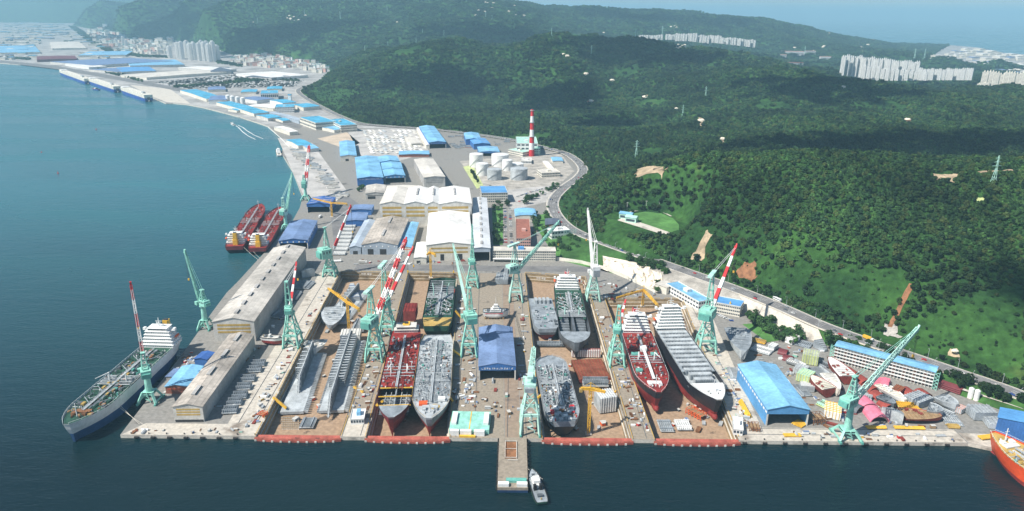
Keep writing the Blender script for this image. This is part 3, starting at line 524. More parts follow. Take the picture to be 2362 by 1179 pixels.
# ---------------------------------------------------------------- cranes
def far_tip(foot, tip, Lj, near=False):
    """point on the sight line of the jib head at jib length Lj from the jib foot"""
    c = Vector((0, 0, CAM_H)); d = Vector(ray(*tip)).normalized(); o = c-foot; b = o.dot(d); q = b*b-(o.length_squared-Lj*Lj)
    t = -b+(0 if q < 0 else (math.sqrt(q) if not near else -math.sqrt(q))); return c+d*t
RED_WHITE = lambda a, b, nb: (lambda k, n: a if int(k*nb/n) % 2 == (nb+1) % 2 else b)
def crane(label, base, ring, top, tip, Lj, gx=14., gy=14., style='lattice', jib='rw', jt='truss', house=(9, 13, 6.5), paint='mint', upper=None, near=False, zp=None, sign=False, bands=6, group='shipyard jib cranes', jw=2.6, t=.55, cap=False):
    B = P(*base); Y = B.y; upper = upper or paint
    zr = Q(base[0], ring, Y).z; zt = Q(base[0], top, Y).z; zp = zp or zr*.38
    ft = Vector((B.x, B.y, zr+4.5)); T_ = far_tip(ft, tip, Lj, near); az = math.atan2(T_.y-B.y, T_.x-B.x)
    root = thing('jib_crane', label, 'crane', B, 0., group)
    f = Vector((math.cos(az), math.sin(az), 0)); s = Vector((-f.y, f.x, 0)); zv = Vector((0, 0, 1))
    hx, hy = gx/2, gy/2; k = .82 if style == 'lattice' else .5
    tops = []
    for sx in (-1, 1):
        for sy in (-1, 1):
            g = G(); tp = Vector((sx*hx*k, sy*hy*k, zp)); g.bar((sx*hx, sy*hy, 1.6), tp, 1.7, paint, 2.0); g.cb((sx*hx, sy*hy, 0), (1.5, 5, 1.7), 'mint_dark'); g.build('leg', root); tops.append(tp)
    ix, iy = hx*k, hy*k
    for sx in (-1, 1):
        g = G(); g.box(sx*ix-1, sx*ix+1, -iy-1, iy+1, zp-2.2, zp, paint); g.build('portal_beam', root); g = G(); g.bar((sx*hx, -hy, 2.4), (sx*hx, hy, 2.4), 1.1, paint); g.build('sill_beam', root)
    for sy in (-1, 1): g = G(); g.box(-ix+1, ix-1, sy*iy-1, sy*iy+1, zp-2.2, zp-.02, paint); g.build('portal_beam', root)
    g = G(); rr = 3.4 if style == 'lattice' else 2.2
    if style == 'lattice':
        for sx in (-1, 1):
            for sy in (-1, 1): g.bar((sx*ix, sy*iy, zp), (sx*rr*.7, sy*rr*.7, zr-1.5), 1.15, paint)
        zm = (zp+zr)/2
        for a, b in (((-1, -1), (1, -1)), ((1, -1), (1, 1)), ((1, 1), (-1, 1)), ((-1, 1), (-1, -1))):
            lo = lambda q_, zz: Vector((q_[0]*(ix+(rr*.7-ix)*(zz-zp)/(zr-1.5-zp)), q_[1]*(iy+(rr*.7-iy)*(zz-zp)/(zr-1.5-zp)), zz))
            zq = zp+(zr-zp)*.55
            g.bar(lo(a, zp+.5), lo(b, zq), .65, paint); g.bar(lo(b, zp+.5), lo(a, zq), .65, paint); g.bar(lo(a, zq), lo(b, zq), .6, paint)
    else:
        g.cyl(0, 0, zp-1.5, zr-1, 3.0, paint, rr, 14); g.box(-ix-1, ix+1, -iy-1, iy+1, zp-.9, zp+.1, paint)
    g.build('tower', root)
    g = G(); g.cyl(0, 0, zr-1.5, zr-.3, rr+1.6, paint, rr+1.6, 18); g.cyl(0, 0, zr-.3, zr, rr+.6, 'mint_dark', rr+.6, 18)
    for i in range(18):
        a, b = i*math.pi/9, (i+1)*math.pi/9; q = rr+1.6; g.bar((math.cos(a)*q, math.sin(a)*q, zr+.9), (math.cos(b)*q, math.sin(b)*q, zr+.9), .12, paint)
    g.build('slew_platform', root)
    hw, hl, hh = house; c0 = -f*(hl*.42)
    rect = lambda c, l, w_: [(c+f*(l/2)+s*(w_/2)).xy, (c-f*(l/2)+s*(w_/2)).xy, (c-f*(l/2)-s*(w_/2)).xy, (c+f*(l/2)-s*(w_/2)).xy]
    g = G(); g.prism(rect(c0, hl, hw), zr, zr+hh, upper); g.prism(rect(c0, hl*.5, hw*.5), zr+hh, zr+hh+1.2, upper); ho_ = g.build('machinery_house', root)
    g = G()
    for e in (-1, 1):
        for q_ in (-.3, 0, .3): g.prism(rect(c0+s*(e*hw/2)+f*(hl*q_), 1.5, .2), zr+hh*.55, zr+hh*.8, 'glass')
    g.build('window', ho_)
    if sign:
        for nrm, wid in ((-f, hw), (s, hl), (-s, hl)):
            if nrm.y < -.2:
                ctr = c0+nrm*((hl if wid == hw else hw)/2+.16); lettering('HMD', min(hh*.62, wid*.34), ho_, (ctr.x, ctr.y, zr+hh*.48), (math.pi/2, 0, math.atan2(nrm.x, -nrm.y)), 'mint_dark')
    g = G(); cc = f*(3.6)+s*(hw*.45+1); g.prism(rect(cc, 3.4, 2.6), zr+.5, zr+4.2, upper); cb_ = g.build('operator_cab', root)
    g = G(); g.prism(rect(cc+f*1.75, .2, 2.2), zr+1.6, zr+3.6, 'glass'); g.build('window', cb_)
    # tower head
    ap = Vector((0, 0, zt))-f*2.5; g = G()
    for e in (-1, 1):
        g.bar(f*2.2+s*(e*2.6)+zv*(zr+hh*.3), ap+s*(e*1.1), .9, upper); g.bar(-f*(hl*.45)+s*(e*2.6)+zv*(zr+hh), ap+s*(e*1.1), .75, upper)
    for q_ in (.3, .55, .78):
        a = (f*2.2+zv*(zr+hh*.3)).lerp(ap, q_); b = (-f*(hl*.45)+zv*(zr+hh)).lerp(ap, q_); w_ = 2.6+(1.1-2.6)*q_
        g.bar(a-s*w_, a+s*w_, .5, upper); g.bar(a-s*w_, b-s*w_, .45, upper); g.bar(a+s*w_, b+s*w_, .45, upper); g.bar(b-s*w_, b+s*w_, .5, upper); g.bar(a-s*w_, b+s*w_, .35, upper)
    g.prism(rect(Vector((ap.x, ap.y, 0)), 4.2, 3.4), zt-.6, zt+.6, upper)
    if cap: g.add([ap+f*6+s*2+zv*.3, ap+f*6-s*2+zv*.3, ap-f*9-s*2.2-zv*2.5, ap-f*9+s*2.2-zv*2.5, ap+f*6+s*2+zv*1.5, ap+f*6-s*2+zv*1.5, ap-f*9-s*2.2-zv*.6, ap-f*9+s*2.2-zv*.6], [(3,2,1,0),(4,5,6,7),(0,1,5,4),(1,2,6,5),(2,3,7,6),(3,0,4,7)], 'pale_mint')
    g.build('tower_head', root)
    fl = f*4.2+zv*(zr+3.0); tl = T_-B; n_ = max(10, int(Lj/4)); n_ -= n_ % bands; n_ = max(n_, bands*2)
    col = RED_WHITE('red', 'white', bands) if jib == 'rw' else jib
    g = G(); d = (tl-fl).normalized()
    if jt == 'truss': g.truss(fl, tl, jw, jw*.6, n_, t, col, s)
    else:
        g.bar(fl-s*1.6, fl.lerp(tl, .18)-s*.4, .8, col(0, n_) if callable(col) else col); g.bar(fl+s*1.6, fl.lerp(tl, .18)+s*.4, .8, col(0, n_) if callable(col) else col)
        for i in range(bands):
            a, b = fl.lerp(tl, max(.1, i/bands)), fl.lerp(tl, (i+1)/bands); m = col(i*n_//bands, n_) if callable(col) else col
            g.bar(a, b, jw*.78*(1-.4*i/bands), m, jw*.78*(1-.4*(i+1)/bands))
        for i in range(0, 2*bands): a = fl.lerp(tl, .12+i*.88/(2*bands)); g.bar(a+s*1.0, a+s*1.0+d*2.4, .35, 'white' if jib == 'rw' else jib)
    up = s.cross(d) if (s.cross(d)).z > 0 else d.cross(s)
    g.bar(tl-up*.8, tl+d*3+up*.9, 1.5, 'red' if jib == 'rw' else jib); g.bar(tl, tl-up*2.4, .8, 'red' if jib == 'rw' else jib)
    g.build('jib', root)
    g = G()
    for e in (-1, 1): g.bar(ap+s*e, tl-d*3+up*.8+s*(e*.6), .28, 'white' if jib in ('rw', 'white') else upper)
    g.build('stay', root)
    hk = tl+d*2.2; drop = min(hk.z-6, max(8, (hk.z-zr)*.55)); g = G()
    for e in (-.4, .4): g.bar(hk+s*e, hk+s*e-zv*drop, .16, 'dark')
    r_ = g.build('hoist_rope', root); g = G(); q = hk-zv*drop; g.cb((q.x, q.y, q.z-2.2), (1.4, 1.4, 2.2), 'yellow'); g.bar(q-zv*2.2, q-zv*3.6, .5, 'dark'); g.build('hook_block', r_)
    g = G(); cp = -f*(hl*.98); g.prism(rect(cp, 3, hw*.8), zr+.6, zr+hh*.7, 'mint_dark' if paint == 'mint' else 'steel'); g.build('counterweight', root)
    g = G(); q_ = Vector((ix*.5, -iy, zp))
    for i in range(6): g.bar((ix*(.6-.1*i), -iy-1.4, zp*.15+i*zp*.15), (ix*(.5-.1*i)*(-1 if i % 2 else 1), -iy-1.4, zp*.15+(i+1)*zp*.15), .7, paint)
    g.build('stair', root)
    return root
crane('mint quay crane with red and white lattice jib, beside the moored green deck tanker', (348,925), 862, 812, (302,658), 62, 15, 13, 'column', 'rw', 'truss', (8,11,6.5))
crane('mint column crane with mint lattice jib at the waterside behind the long grey shed', (475,757), 703, 668, (427,582), 46, 12, 12, 'column', 'mint', 'truss', (7,9,6), jw=2.4)
crane('mint crane with steep red and white jib, between long grey shed and first dock', (676,796), 718, 648, (683,610), 58, 15, 15, 'lattice', 'rw', 'box', (7,9,6), jw=3.4)
crane('mint crane with stout red and white jib at the far corner of dock one', (762,634), 592, 524, (808,478), 62, 15, 15, 'lattice', 'rw', 'box', (15,13,12), jw=4)
crane('large mint crane lettered HMD with red and white jib between first and second dock', (866,826), 746, 664, (936,553), 92, 16, 17, 'lattice', 'rw', 'truss', (11,15,9), jw=4, t=.8, sign=True, bands=8, cap=True)
crane('mint crane with solid red and white jib standing just behind the large lettered crane', (895,772), 702, 606, (951,574), 80, 15, 15, 'lattice', 'rw', 'box', (9,12,8), jw=4.2, cap=True)
crane('mint crane with long plain mint jib, right of the grey ship in the second dock', (1083,815), 736, 662, (1046,568), 86, 15, 16, 'lattice', 'pale_mint', 'box', (11,14,9), sign=True, jw=3.8)
crane('slender mint crane with upright lattice jib at the head of the slipway', (1090,660), 606, 562, (1089,522), 58, 14, 14, 'lattice', 'mint_dark', 'truss', (7,9,6), t=.6)
crane('pale mint crane with long lattice jib leaning right, behind the third dock', (1190,692), 626, 562, (1287,514), 74, 15, 15, 'lattice', 'mint', 'truss', (9,13,9), sign=True, cap=True, jw=3, paint='pale_mint')
crane('mint crane with short pale lattice jib nearest the jetty', (1222,992), 886, 852, (1231,806), 46, 15, 18, 'lattice', 'pale_mint', 'truss', (9,14,6), paint='pale_mint', jw=5, t=.75, zp=19, cap=True)
crane('white crane on pale mint legs with tall white jib below the hillside', (1367,690), 632, 556, (1356,486), 72, 15, 15, 'lattice', 'white', 'box', (9,11,12), paint='pale_mint', upper='white', jw=4.4)
crane('mint crane with foreshortened red and white jib, between third and fourth dock', (1421,838), 762, 704, (1442,697), 44, 14, 16, 'lattice', 'rw', 'box', (7,9,6), jw=3.6)
crane('largest mint crane with thick red and white jib, right of the fourth dock', (1627,808), 728, 628, (1698,568), 88, 17, 17, 'lattice', 'rw', 'box', (13,16,10), jw=5, cap=True)
crane('mint column crane lettered HMD with pale lattice jib leaning right over the steel blocks', (1951,1008), 930, 866, (2117,757), 88, 17, 17, 'column', 'pale_mint', 'truss', (9,12,7), sign=True, jw=3.4, t=.6, zp=8)
crane('mint crane with thin mint lattice jib beside the two red tankers', (661,532), 494, 456, (673,403), 58, 13, 13, 'column', 'mint', 'truss', (9,9,9), upper='pale_mint', jw=2.8)
crane('far mint column crane with tall red and white jib on the outfitting quay', (706,462), 432, 404, (713,338), 78, 14, 14, 'column', 'rw', 'truss', (8,9,12), jw=5, t=1.1, bands=6)
def mast_crane(label, foot, z0, toprow, ja, jb, cat='crane', m='yellow', w_=2.):
    b = P(foot[0], foot[1], z0); zt = Q(foot[0], toprow, b.y).z; root = thing('tower_crane', label, cat, b, 0, 'yellow tower cranes'); h = zt-z0
    g = G(); g.truss((0, 0, 0), (0, 0, h), w_, w_, max(6, int(h/4)), .45, m); g.build('mast', root)
    g = G(); g.cb((0, 0, -.3), (5, 5, .9), 'concrete'); g.build('footing', root)
    g = G(); g.cb((1.2, 0, h-.5), (2, 2, 2.2), 'yellow'); c_ = g.build('operator_cab', root); g = G(); g.cb((2.25, 0, h), (.15, 1.5, 1.2), 'glass'); g.build('window', c_)
    a = P(ja[0], ja[1], zt)-b; c = P(jb[0], jb[1], zt)-b; pk = Vector((0, 0, h+7))
    g = G(); g.truss((0, 0, h+1.5), (a.x, a.y, h+1.5), 2, 1.4, max(6, int(a.length/4)), .4, m); g.build('jib', root)
    g = G(); g.truss((0, 0, h+1.5), (c.x, c.y, h+1.5), 2, 1.6, max(4, int(c.length/4)), .4, m); g.cb((c.x, c.y, h-1.5), (2.5, 2.5, 3), 'ochre'); g.build('counter_jib', root)
    g = G(); g.bar((0, 0, h), pk, .7, m); g.bar(pk, (a.x*.8, a.y*.8, h+2.5), .2, m); g.bar(pk, (c.x*.9, c.y*.9, h+2.5), .2, m); g.build('apex', root); return root
mast_crane('yellow tower crane over the half built hulls in the first dock', (806,772), -10, 700, (757,668), (828,716))
mast_crane('yellow tower crane with wide jib behind the fourth dock', (1482,706), 0, 672, (1422,690), (1516,706))
mast_crane('yellow tower crane beside the red floor block in the third dock', (1357,1000), -10, 900, (1396,908), (1340,900))
mast_crane('slim yellow tower crane at the head of the second dock', (994,640), 0, 585, (985,590), (1004,590))
mast_crane('yellow tower crane among the plates on the far storage yard', (766,500), 0, 470, (722,460), (800,472))
# rails under the cranes
g = G()
def rail(a, b):
    d_ = (b-a).normalized(); n_ = Vector((-d_.y, d_.x, 0))*.18
    for z0, z1, k in ((.05, .28, 1),): g.prism([(a-n_).xy, (b-n_).xy, (b+n_).xy, (a+n_).xy], z0, z1, 'steel_dark')
for px, py, w_, y0, y1 in ((676,796,15,507,860), (866,826,16,490,862), (1083,815,15,490,865), (1190,692,15,490,865), (1421,838,14,490,770), (1627,808,17,508,770)):
    c = P(px, py); 
    for e in (-1, 1):
        sl_ = -.035 if px < 1100 else (.0 if px < 1300 else .04*(px > 1500)); rail(Vector((c.x+e*w_/2+sl_*(y0-c.y)*(-1 if px > 1500 else 1)*(1 if px < 1500 else -1), y0, 0)), Vector((c.x+e*w_/2+sl_*(y1-c.y)*(-1 if px > 1500 else 1)*(1 if px < 1500 else -1), y1, 0)))
for e in (0, 17): rail(Vector((185, 497+e*.5, 0)), Vector((355, 497+e*.5, 0)))
struct(g, 'crane_rail')
# ---------------------------------------------------------------- ships
def clampf(v, a=0., b=1.): return max(a, min(b, v))
def stations(L, B, D, dr, sheer=1.6, rake=5., full=.78, n=30, stern=.72, s0=0., s1=1., nopinch=False):
    out = []
    for i in range(n+1):
        s = s0+(s1-s0)*i/n
        wd = B/2*(stern+(1-stern)*math.sin(clampf(s/.16)*math.pi/2)); wb = B/2*.96*(.1+.9*clampf(s/.24)**.7)
        if s > full: q = (s-full)/(1-full); wd *= max(.05, (1-q**2.4))**.62; 
        if s > full-.08: q = clampf((s-full+.08)/(1.05-full)); wb *= max(.03, 1-q**1.7)
        wb = min(wb, wd*.98); wm = wb+(wd-wb)*(.55 if s > full else .75); sh = sheer*clampf((s-full)/(1-full))**1.5
        x = (s-.5)*L; xf = rake*clampf((s-.9)/.1)**1.3; xa = L*.045*clampf((.07-s)/.07)
        out.append((x, wd, wm, wb, D+sh, xf, xa))
    return out
def hull_part(root, st, dr, up, low, band=None, bulb=0., name='hull', caps=True):
    g = G(); rings = []
    for x, wd, wm, wb, zd, xf, xa in st:
        zb = 1.4; half = [(x+xf, wd, zd), (x+xf*.7, wm+(wd-wm)*.6, dr+(zd-dr)*.45), (x+xf*.35+xa*.4, wm, dr), (x+xa, wb, zb), (x+xa, wb*.82, 0)]
        rings.append([(a, -b, c) for a, b, c in half]+[(a, b, c) for a, b, c in half[::-1]])
    g.loft(rings, lambda j: up if j in (0, 8) else ((band or up) if j in (1, 7) else low), caps=False, closed=False)
    for r_ in (rings[0], rings[-1]) if caps else ():
        for j in range(4): g.poly([r_[j], r_[j+1], r_[8-j], r_[9-j]], up if j < 1 else ((band or up) if j < 2 else low))
    if bulb:
        x = st[-1][0]; rr = dr*.34
        g.loft([[(x-9+q, math.sin(a)*w_*rr, dr*.42+math.cos(a)*w_*rr) for a in [k*math.pi/5 for k in range(10)]] for q, w_ in ((0, 1), (7, 1.02), (10.5, .9), (12.8, .6), (13.8, .15))], low)
    return g.build(name, root, smooth=False)
def deck_part(root, st, m, drop=1., s0=0, s1=None, inset=.25, name='deck'):
    g = G(); st = st[s0:s1]; vs = []
    for x, wd, wm, wb, zd, xf, xa in st: vs += [(x+xf, -(wd-inset), zd-drop), (x+xf, wd-inset, zd-drop)]
    g.add(vs, [(2*i, 2*i+2, 2*i+3, 2*i+1) for i in range(len(st)-1)], m); return g.build(name, root)
def tanker_kit(root, L, B, D, pipe, alt, seed, x0=-.3, x1=.4, dens=1., post='white'):
    rd = random.Random(seed); g = G()
    for y in (-4.2, -3, -1.8, 1.8, 3, 4.2, 5.2): g.rod((x0*L, y, D+.9), (x1*L, y, D+.9), .42, pipe if abs(y) < 4 else alt, 5)
    for k in range(14):
        x = (x0+(x1-x0)*(k+.5)/14)*L; g.bar((x, -B*.44, D+.6), (x, B*.44, D+.6), .45, alt if k % 3 else pipe)
    for k in range(5): x = (x0+.08+(x1-x0-.1)*k/5)*L; g.rod((x, -B*.40, D+1.1), (x+9, -B*.1, D+1.2), .35, pipe, 5); g.rod((x, B*.40, D+1.1), (x+9, B*.1, D+1.2), .35, pipe, 5)
    g.build('deck_piping', root)
    g = G(); g.box(x0*L, x1*L, -.9, .9, D+2.2, D+2.5, 'steel_light')
    for k in range(12): x = (x0+(x1-x0)*k/11)*L; g.bar((x, -.8, D), (x, -.8, D+3.4), .25, 'steel_light'); g.bar((x, .8, D), (x, .8, D+3.4), .25, 'steel_light')
    for e in (-1, 1): g.bar((x0*L, e*.9, D+3.4), (x1*L, e*.9, D+3.4), .2, 'steel_light')
    g.build('catwalk', root)
    g = G()
    for k in range(7):
        x = L*(.05+.016*k)-L*.02; g.rod((x, -B*.46, D+1.6), (x, B*.46, D+1.6), .4, pipe if k % 2 else 'steel_light', 6)
    for e in (-1, 1): g.box(L*.02, L*.15, e*B*.40-1.4, e*B*.40+1.4, D+.1, D+.8, alt)
    g.build('manifold', root)
    for e in (-1, 1):
        g = G(); x = L*.08; y = e*B*.24; g.cyl(x, y, D, D+9, .8, post, .55, 8); g.bar((x, y, D+8.5), (x+15, y+e*2, D+11), .7, post, .4); g.build('hose_crane', root)
    g = G()
    for k in range(int(150*dens)):
        x = rd.uniform(x0, x1)*L; y = rd.uniform(-.45, .45)*B; q = rd.uniform(.5, 1.9); m = rd.choice([pipe, alt, alt, 'steel_light', 'steel_dark', 'rust', 'white', 'steel', 'mint_dark'])
        if rd.random() < .6: g.cb((x, y, D-.2), (q*rd.uniform(.6, 1.8), q, rd.uniform(.6, 2.2)), m)
        else: g.cyl(x, y, D-.2, D+rd.uniform(.8, 3.2), q*.3, m, None, 7)
    for k in range(int(26*dens)):
        x = rd.uniform(x0, x1)*L; y = rd.uniform(-.38, .38)*B; a = rd.uniform(0, 6.3); g.rod((x, y, D+1), (x+math.cos(a)*6, y+math.sin(a)*4, D+1.2), .3, rd.choice([pipe, 'steel_light', alt]), 5)
    g.build('deck_fittings', root)
def bow_kit(root, L, B, D, m='steel', hgt=1.6):
    g = G()
    for e in (-1, 1): g.cb((L*.43, e*B*.14, D+.2), (4, 3, 2.2), m); g.cyl(L*.46, e*B*.1, D+.2, D+2.4, .7, m, None, 8); g.bar((L*.43, e*B*.14, D+1), (L*.475, e*B*.1, D+1.4), .4, 'dark')
    g.cb((L*.40, 0, D), (5, B*.4, 1.1), m); g.build('windlass', root)
    g = G(); g.cyl(L*.45, 0, D, D+12, .45, 'white', .25, 8); g.bar((L*.45, -2, D+9), (L*.45, 2, D+9), .3, 'white'); g.build('foremast', root)
def rail_part(root, st, m='white', drop=.0, step=1):
    g = G(); pr = None
    for x, wd, wm, wb, zd, xf, xa in st[::step]:
        c = [(x+xf, -wd+.1, zd+1.1), (x+xf, wd-.1, zd+1.1)]
        for p in c: g.bar((p[0], p[1], zd-.2), p, .14, m)
        if pr:
            for a, b in zip(pr, c): g.bar(a, b, .16, m)
        pr = c
    g.build('railing', root)
def house_kit(root, x, B, D, tiers=5, ln=13., m='white', funnel='yellow', wing=True, mast=True, w0=.86, boats=True, fx=-1.):
    g = G(); z = D-.3; wd = B*w0; l = ln; wn = G(); pd = G()
    for k in range(tiers):
        h = 2.9; g.box(x-l/2, x+l/2, -wd/2, wd/2, z, z+h, m); pd.box(x-l/2-.7, x+l/2+.7, -wd/2-.7, wd/2+.7, z+h, z+h+.22, m)
        nwin = int(wd/1.7)
        for i in range(nwin):
            y = -wd/2+(i+.5)*wd/nwin
            if k < tiers-1:
                for sx in (-1, 1): wn.cb((x+sx*(l/2), y, z+1.3), (.12, .7, .8), 'glass')
        if k == tiers-1: wn.box(x+l/2-.02, x+l/2+.07, -wd/2+.5, wd/2-.5, z+1.2, z+2.3, 'glass'); wn.box(x-l/2-.07, x-l/2+.02, -wd/2+.5, wd/2-.5, z+1.2, z+2.3, 'glass')
        else:
            for sy in (-1, 1):
                for i in range(4): wn.cb((x-l/2+(i+.5)*l/4, sy*wd/2, z+1.3), (.8, .12, .8), 'glass')
        z += h+.2; wd *= .93 if k < tiers-2 else .8; l *= .9
    sp = g.build('superstructure', root); wn.build('window', sp); pd.build('deck_edge', sp)
    if wing: g = G(); g.box(x-1.8, x+1.8, -B/2, B/2, z-3.4, z-3., m); g.box(x-1.6, x+1.6, -B/2, -B/2+2.2, z-3, z-1.2, m); g.box(x-1.6, x+1.6, B/2-2.2, B/2, z-3, z-1.2, m); g.build('bridge_wing', sp)
    if mast: g = G(); g.bar((x, 0, z), (x, 0, z+9), .8, m, .4); g.bar((x, -3, z+5.5), (x, 3, z+5.5), .4, m); g.cb((x+.8, 0, z+3.5), (.6, 4, .5), m); g.cyl(x-1, 3.4, z, z+2, .9, m, .9, 8); g.bar((x-2, -3, z), (x-2, -3, z+4), .3, m); g.build('radar_mast', sp)
    if funnel:
        xf = x+fx*(ln*.5+4.5); g = G(); g.loft([[(xf+a*3.2*q, b*2.9*q, zz) for a, b in ((1, -.8), (1, .8), (.3, 1), (-1, .8), (-1, -.8), (.3, -1))] for zz, q in ((D-.2, 1.35), (D+7, 1.3), (D+7.05, 1), (z+1, .95))], funnel)
        g.box(xf-1.6, xf+1.6, -1.7, 1.7, z+1, z+1.9, 'dark'); g.build('funnel', root)
    if boats:
        for e in (-1, 1):
            g = G(); g.loft([[(x-3+q, e*B*.46+math.cos(a)*w_*1.3, D+8+math.sin(a)*w_*1.2) for a in [k*math.pi/4 for k in range(8)]] for q, w_ in ((-4, .25), (-2.8, .85), (0, 1), (2.8, .85), (4, .25))], 'orange'); g.build('lifeboat', root)
    return z
def ship_root(label, stern, bow, zk, D, name='tanker_ship', cat='ship', group=None):
    a, b = P(stern[0], stern[1], zk+D), P(bow[0], bow[1], zk+D); L = (b-a).length; c = (a+b)/2
    return thing(name, label, cat, (c.x, c.y, zk), math.atan2(b.y-a.y, b.x-a.x), group), L
def dot_marks(root, st, m): pass
# moored tanker, left
r, L = ship_root('white hulled tanker with cluttered green deck, moored at the left quay', (392,775), (164,974), -10, 24)
B, D, dr = 31, 24, 15; st = stations(L, B, D, dr, 2.2, 6); hull_part(r, st, dr, 'hull_white', 'boot_blue', 'hull_white'); deck_part(r, st, 'deck_green'); rail_part(r, st)
tanker_kit(r, L, B, D-.8, 'steel', 'deck_green', 3, -.30, .40, 1.6); bow_kit(r, L, B, D, 'rust'); house_kit(r, -L*.40, B, D-.8, 6, 17, 'white', 'yellow', w0=.98)
rd = random.Random(5); g = G()
for k in range(70): g.cb((rd.uniform(-.3, .46)*L, rd.uniform(-.4, .4)*B, D-1), (rd.uniform(1, 4), rd.uniform(1, 3), rd.uniform(.8, 3)), rd.choice(['rust', 'deck_green', 'ochre', 'steel_dark', 'mint_dark', 'wood']))
g.build('deck_cargo', r)
# the two red tankers astern on the outfitting quay
for i, (s_, b_, lab) in enumerate((((540,568), (599,474), 'red decked tanker with yellow funnel, outer of two moored side by side'), ((593,572), (645,481), 'red decked tanker with yellow funnel, moored inside against the quay'))):
    r, L = ship_root(lab, s_, b_, -8, 16, group='red decked tankers at the quay'); B, D, dr = 28, 16, 6; st = stations(L, B, D, dr, 2, 5, stern=.85); hull_part(r, st, dr, 'maroon', 'hull_black', 'hull_black'); deck_part(r, st, 'deck_red'); rail_part(r, st, 'deck_red')
    tanker_kit(r, L, B, D-.8, 'primer_red', 'deck_red', 11+i, -.3, .42, .8, 'primer_red'); bow_kit(r, L, B, D, 'deck_red'); house_kit(r, -L*.41, B, D-.8, 5, 14, 'white', 'yellow', fx=-.7)
# second dock
r, L = ship_root('red decked tanker with open unplated hold at the front of the second dock', (940,748), (903,962), -9, 18); B, D, dr = 30, 18, 10
st = stations(L, B, D, dr, 2.2, 4, stern=.8); hull_part(r, st, dr, 'maroon', 'hull_red', 'hull_red'); deck_part(r, st, 'deck_red', .9, 0, 23); o = deck_part(r, st, 'steel', .9, 27, None, name='foredeck')
tanker_kit(r, L, B, D-.9, 'primer_red', 'deck_red', 21, -.33, .24, 1.7, 'white'); x0, x1 = st[22][0], st[27][0]
g = G(); g.box(x0, x1, -B*.42, B*.42, D-9, D-8.6, 'steel_dark'); g.box(x0, x1, -.5, .5, D-8.6, D-1.4, 'steel')
for k in range(4):
    x = x0+(x1-x0)*(k+.5)/4; g.box(x-.4, x+.4, -B*.40, B*.40, D-8.6, D-5.5, 'steel_light')
for y in (-.3, -.15, .15, .3): g.bar((x0, B*y, D-5), (x1, B*y, D-5), .5, 'steel_light')
g.build('hold_frame', r); g = G()
for x in (x0+.5, (x0+x1)/2, x1-.5): g.bar((x, -B*.47, D-.3), (x, B*.47, D-.3), .8, 'yellow')
g.build('cross_beam', r); house_kit(r, -L*.43, B, D-.8, 2, 12, 'dirty_white', 'yellow', False, False, .8, False, -.2)
r, L = ship_root('grey decked tanker under construction, bow towards the water in the second dock', (1009,772), (990,962), -9, 18); B, D, dr = 33, 18, 10.5
st = stations(L, B, D, dr, 2, 5, .74, stern=.8); hull_part(r, st, dr, 'steel', 'hull_red', 'steel', bulb=0); deck_part(r, st, 'steel_light'); rail_part(r, st, 'ochre')
tanker_kit(r, L, B, D-.9, 'steel_light', 'steel', 31, -.42, .36, 1.9, 'steel_light'); bow_kit(r, L, B, D-.4, 'steel_light'); g = G()
for k in range(26): y = -.46*B+k*.92*B/25; g.bar((-L*.1, y, D-.5), (L*.34, y, D-.5), .4, 'steel_light')
g.build('deck_longitudinal', r); g = G(); g.cyl(L*.40, 4, D-.6, D+.5, 4, 'ochre', 4, 16); g.build('winch_base', r); g = G(); g.cb((L*.37, -6, D), (5, 7, 2), 'orange'); g.cb((L*.33, 9, D), (5, 6, 2.2), 'white'); g.build('deck_locker', r)
r, L = ship_root('half finished green decked hull with ochre stern at the head of the second dock', (1006,752), (1022,640), -9, 19, 'tanker_hull'); B, D, dr = 32, 19, 8
st = stations(L, B, D, dr, 0, 0, .95, stern=.8); hull_part(r, st, dr, 'deck_green', 'hull_red', 'deck_green'); deck_part(r, st, 'deck_green', 1., 0, 20); deck_part(r, st, 'ochre', .96, 0, 6, .6, 'stern_deck')
tanker_kit(r, L, B, D-.9, 'steel_light', 'deck_green', 41, -.3, .16, 1.2, 'pale_mint'); g = G(); x0 = st[19][0]; x1 = st[28][0]
g.box(x0, x1, -.6, .6, 3, D-1, 'steel_light'); g.box(x0, x1, -B*.44, B*.44, 2, 2.4, 'steel_dark')
for k in range(7): x = x0+(x1-x0)*k/6; g.box(x-.35, x+.35, -B*.43, B*.43, 2, D-8, 'steel'); g.bar((x, -B*.45, D-1), (x, B*.45, D-1), .6, 'steel_light')
g.build('hold_frame', r)
# third dock
r, L = ship_root('grey unfinished tanker with cluttered deck at the front left of the third dock', (1302,972), (1268,822), -9, 17); B, D, dr = 29, 17, 8
st = stations(L, B, D, dr, 0, 2, .86, stern=.62); hull_part(r, st, dr, 'steel', 'hull_black', 'hull_black'); deck_part(r, st, 'steel'); tanker_kit(r, L, B, D-.9, 'steel_light', 'steel_dark', 51, -.3, .34, 1.6, 'steel_light'); g = G(); rd = random.Random(8)
for k in range(60): g.cb((rd.uniform(-.48, -.3)*L, rd.uniform(-.36, .36)*B, D-.9), (rd.uniform(1, 4), rd.uniform(1, 4), rd.uniform(.8, 2.4)), rd.choice(['steel_light', 'white', 'steel', 'red', 'steel_light', 'rust']))
g.build('deck_gear', r); rail_part(r, st, 'steel_light')
r, L = ship_root('ship with white deckhouse and grey open forepart at the head of the third dock', (1306,652), (1331,790), -9, 18, 'tanker_ship'); B, D, dr = 32, 18, 8
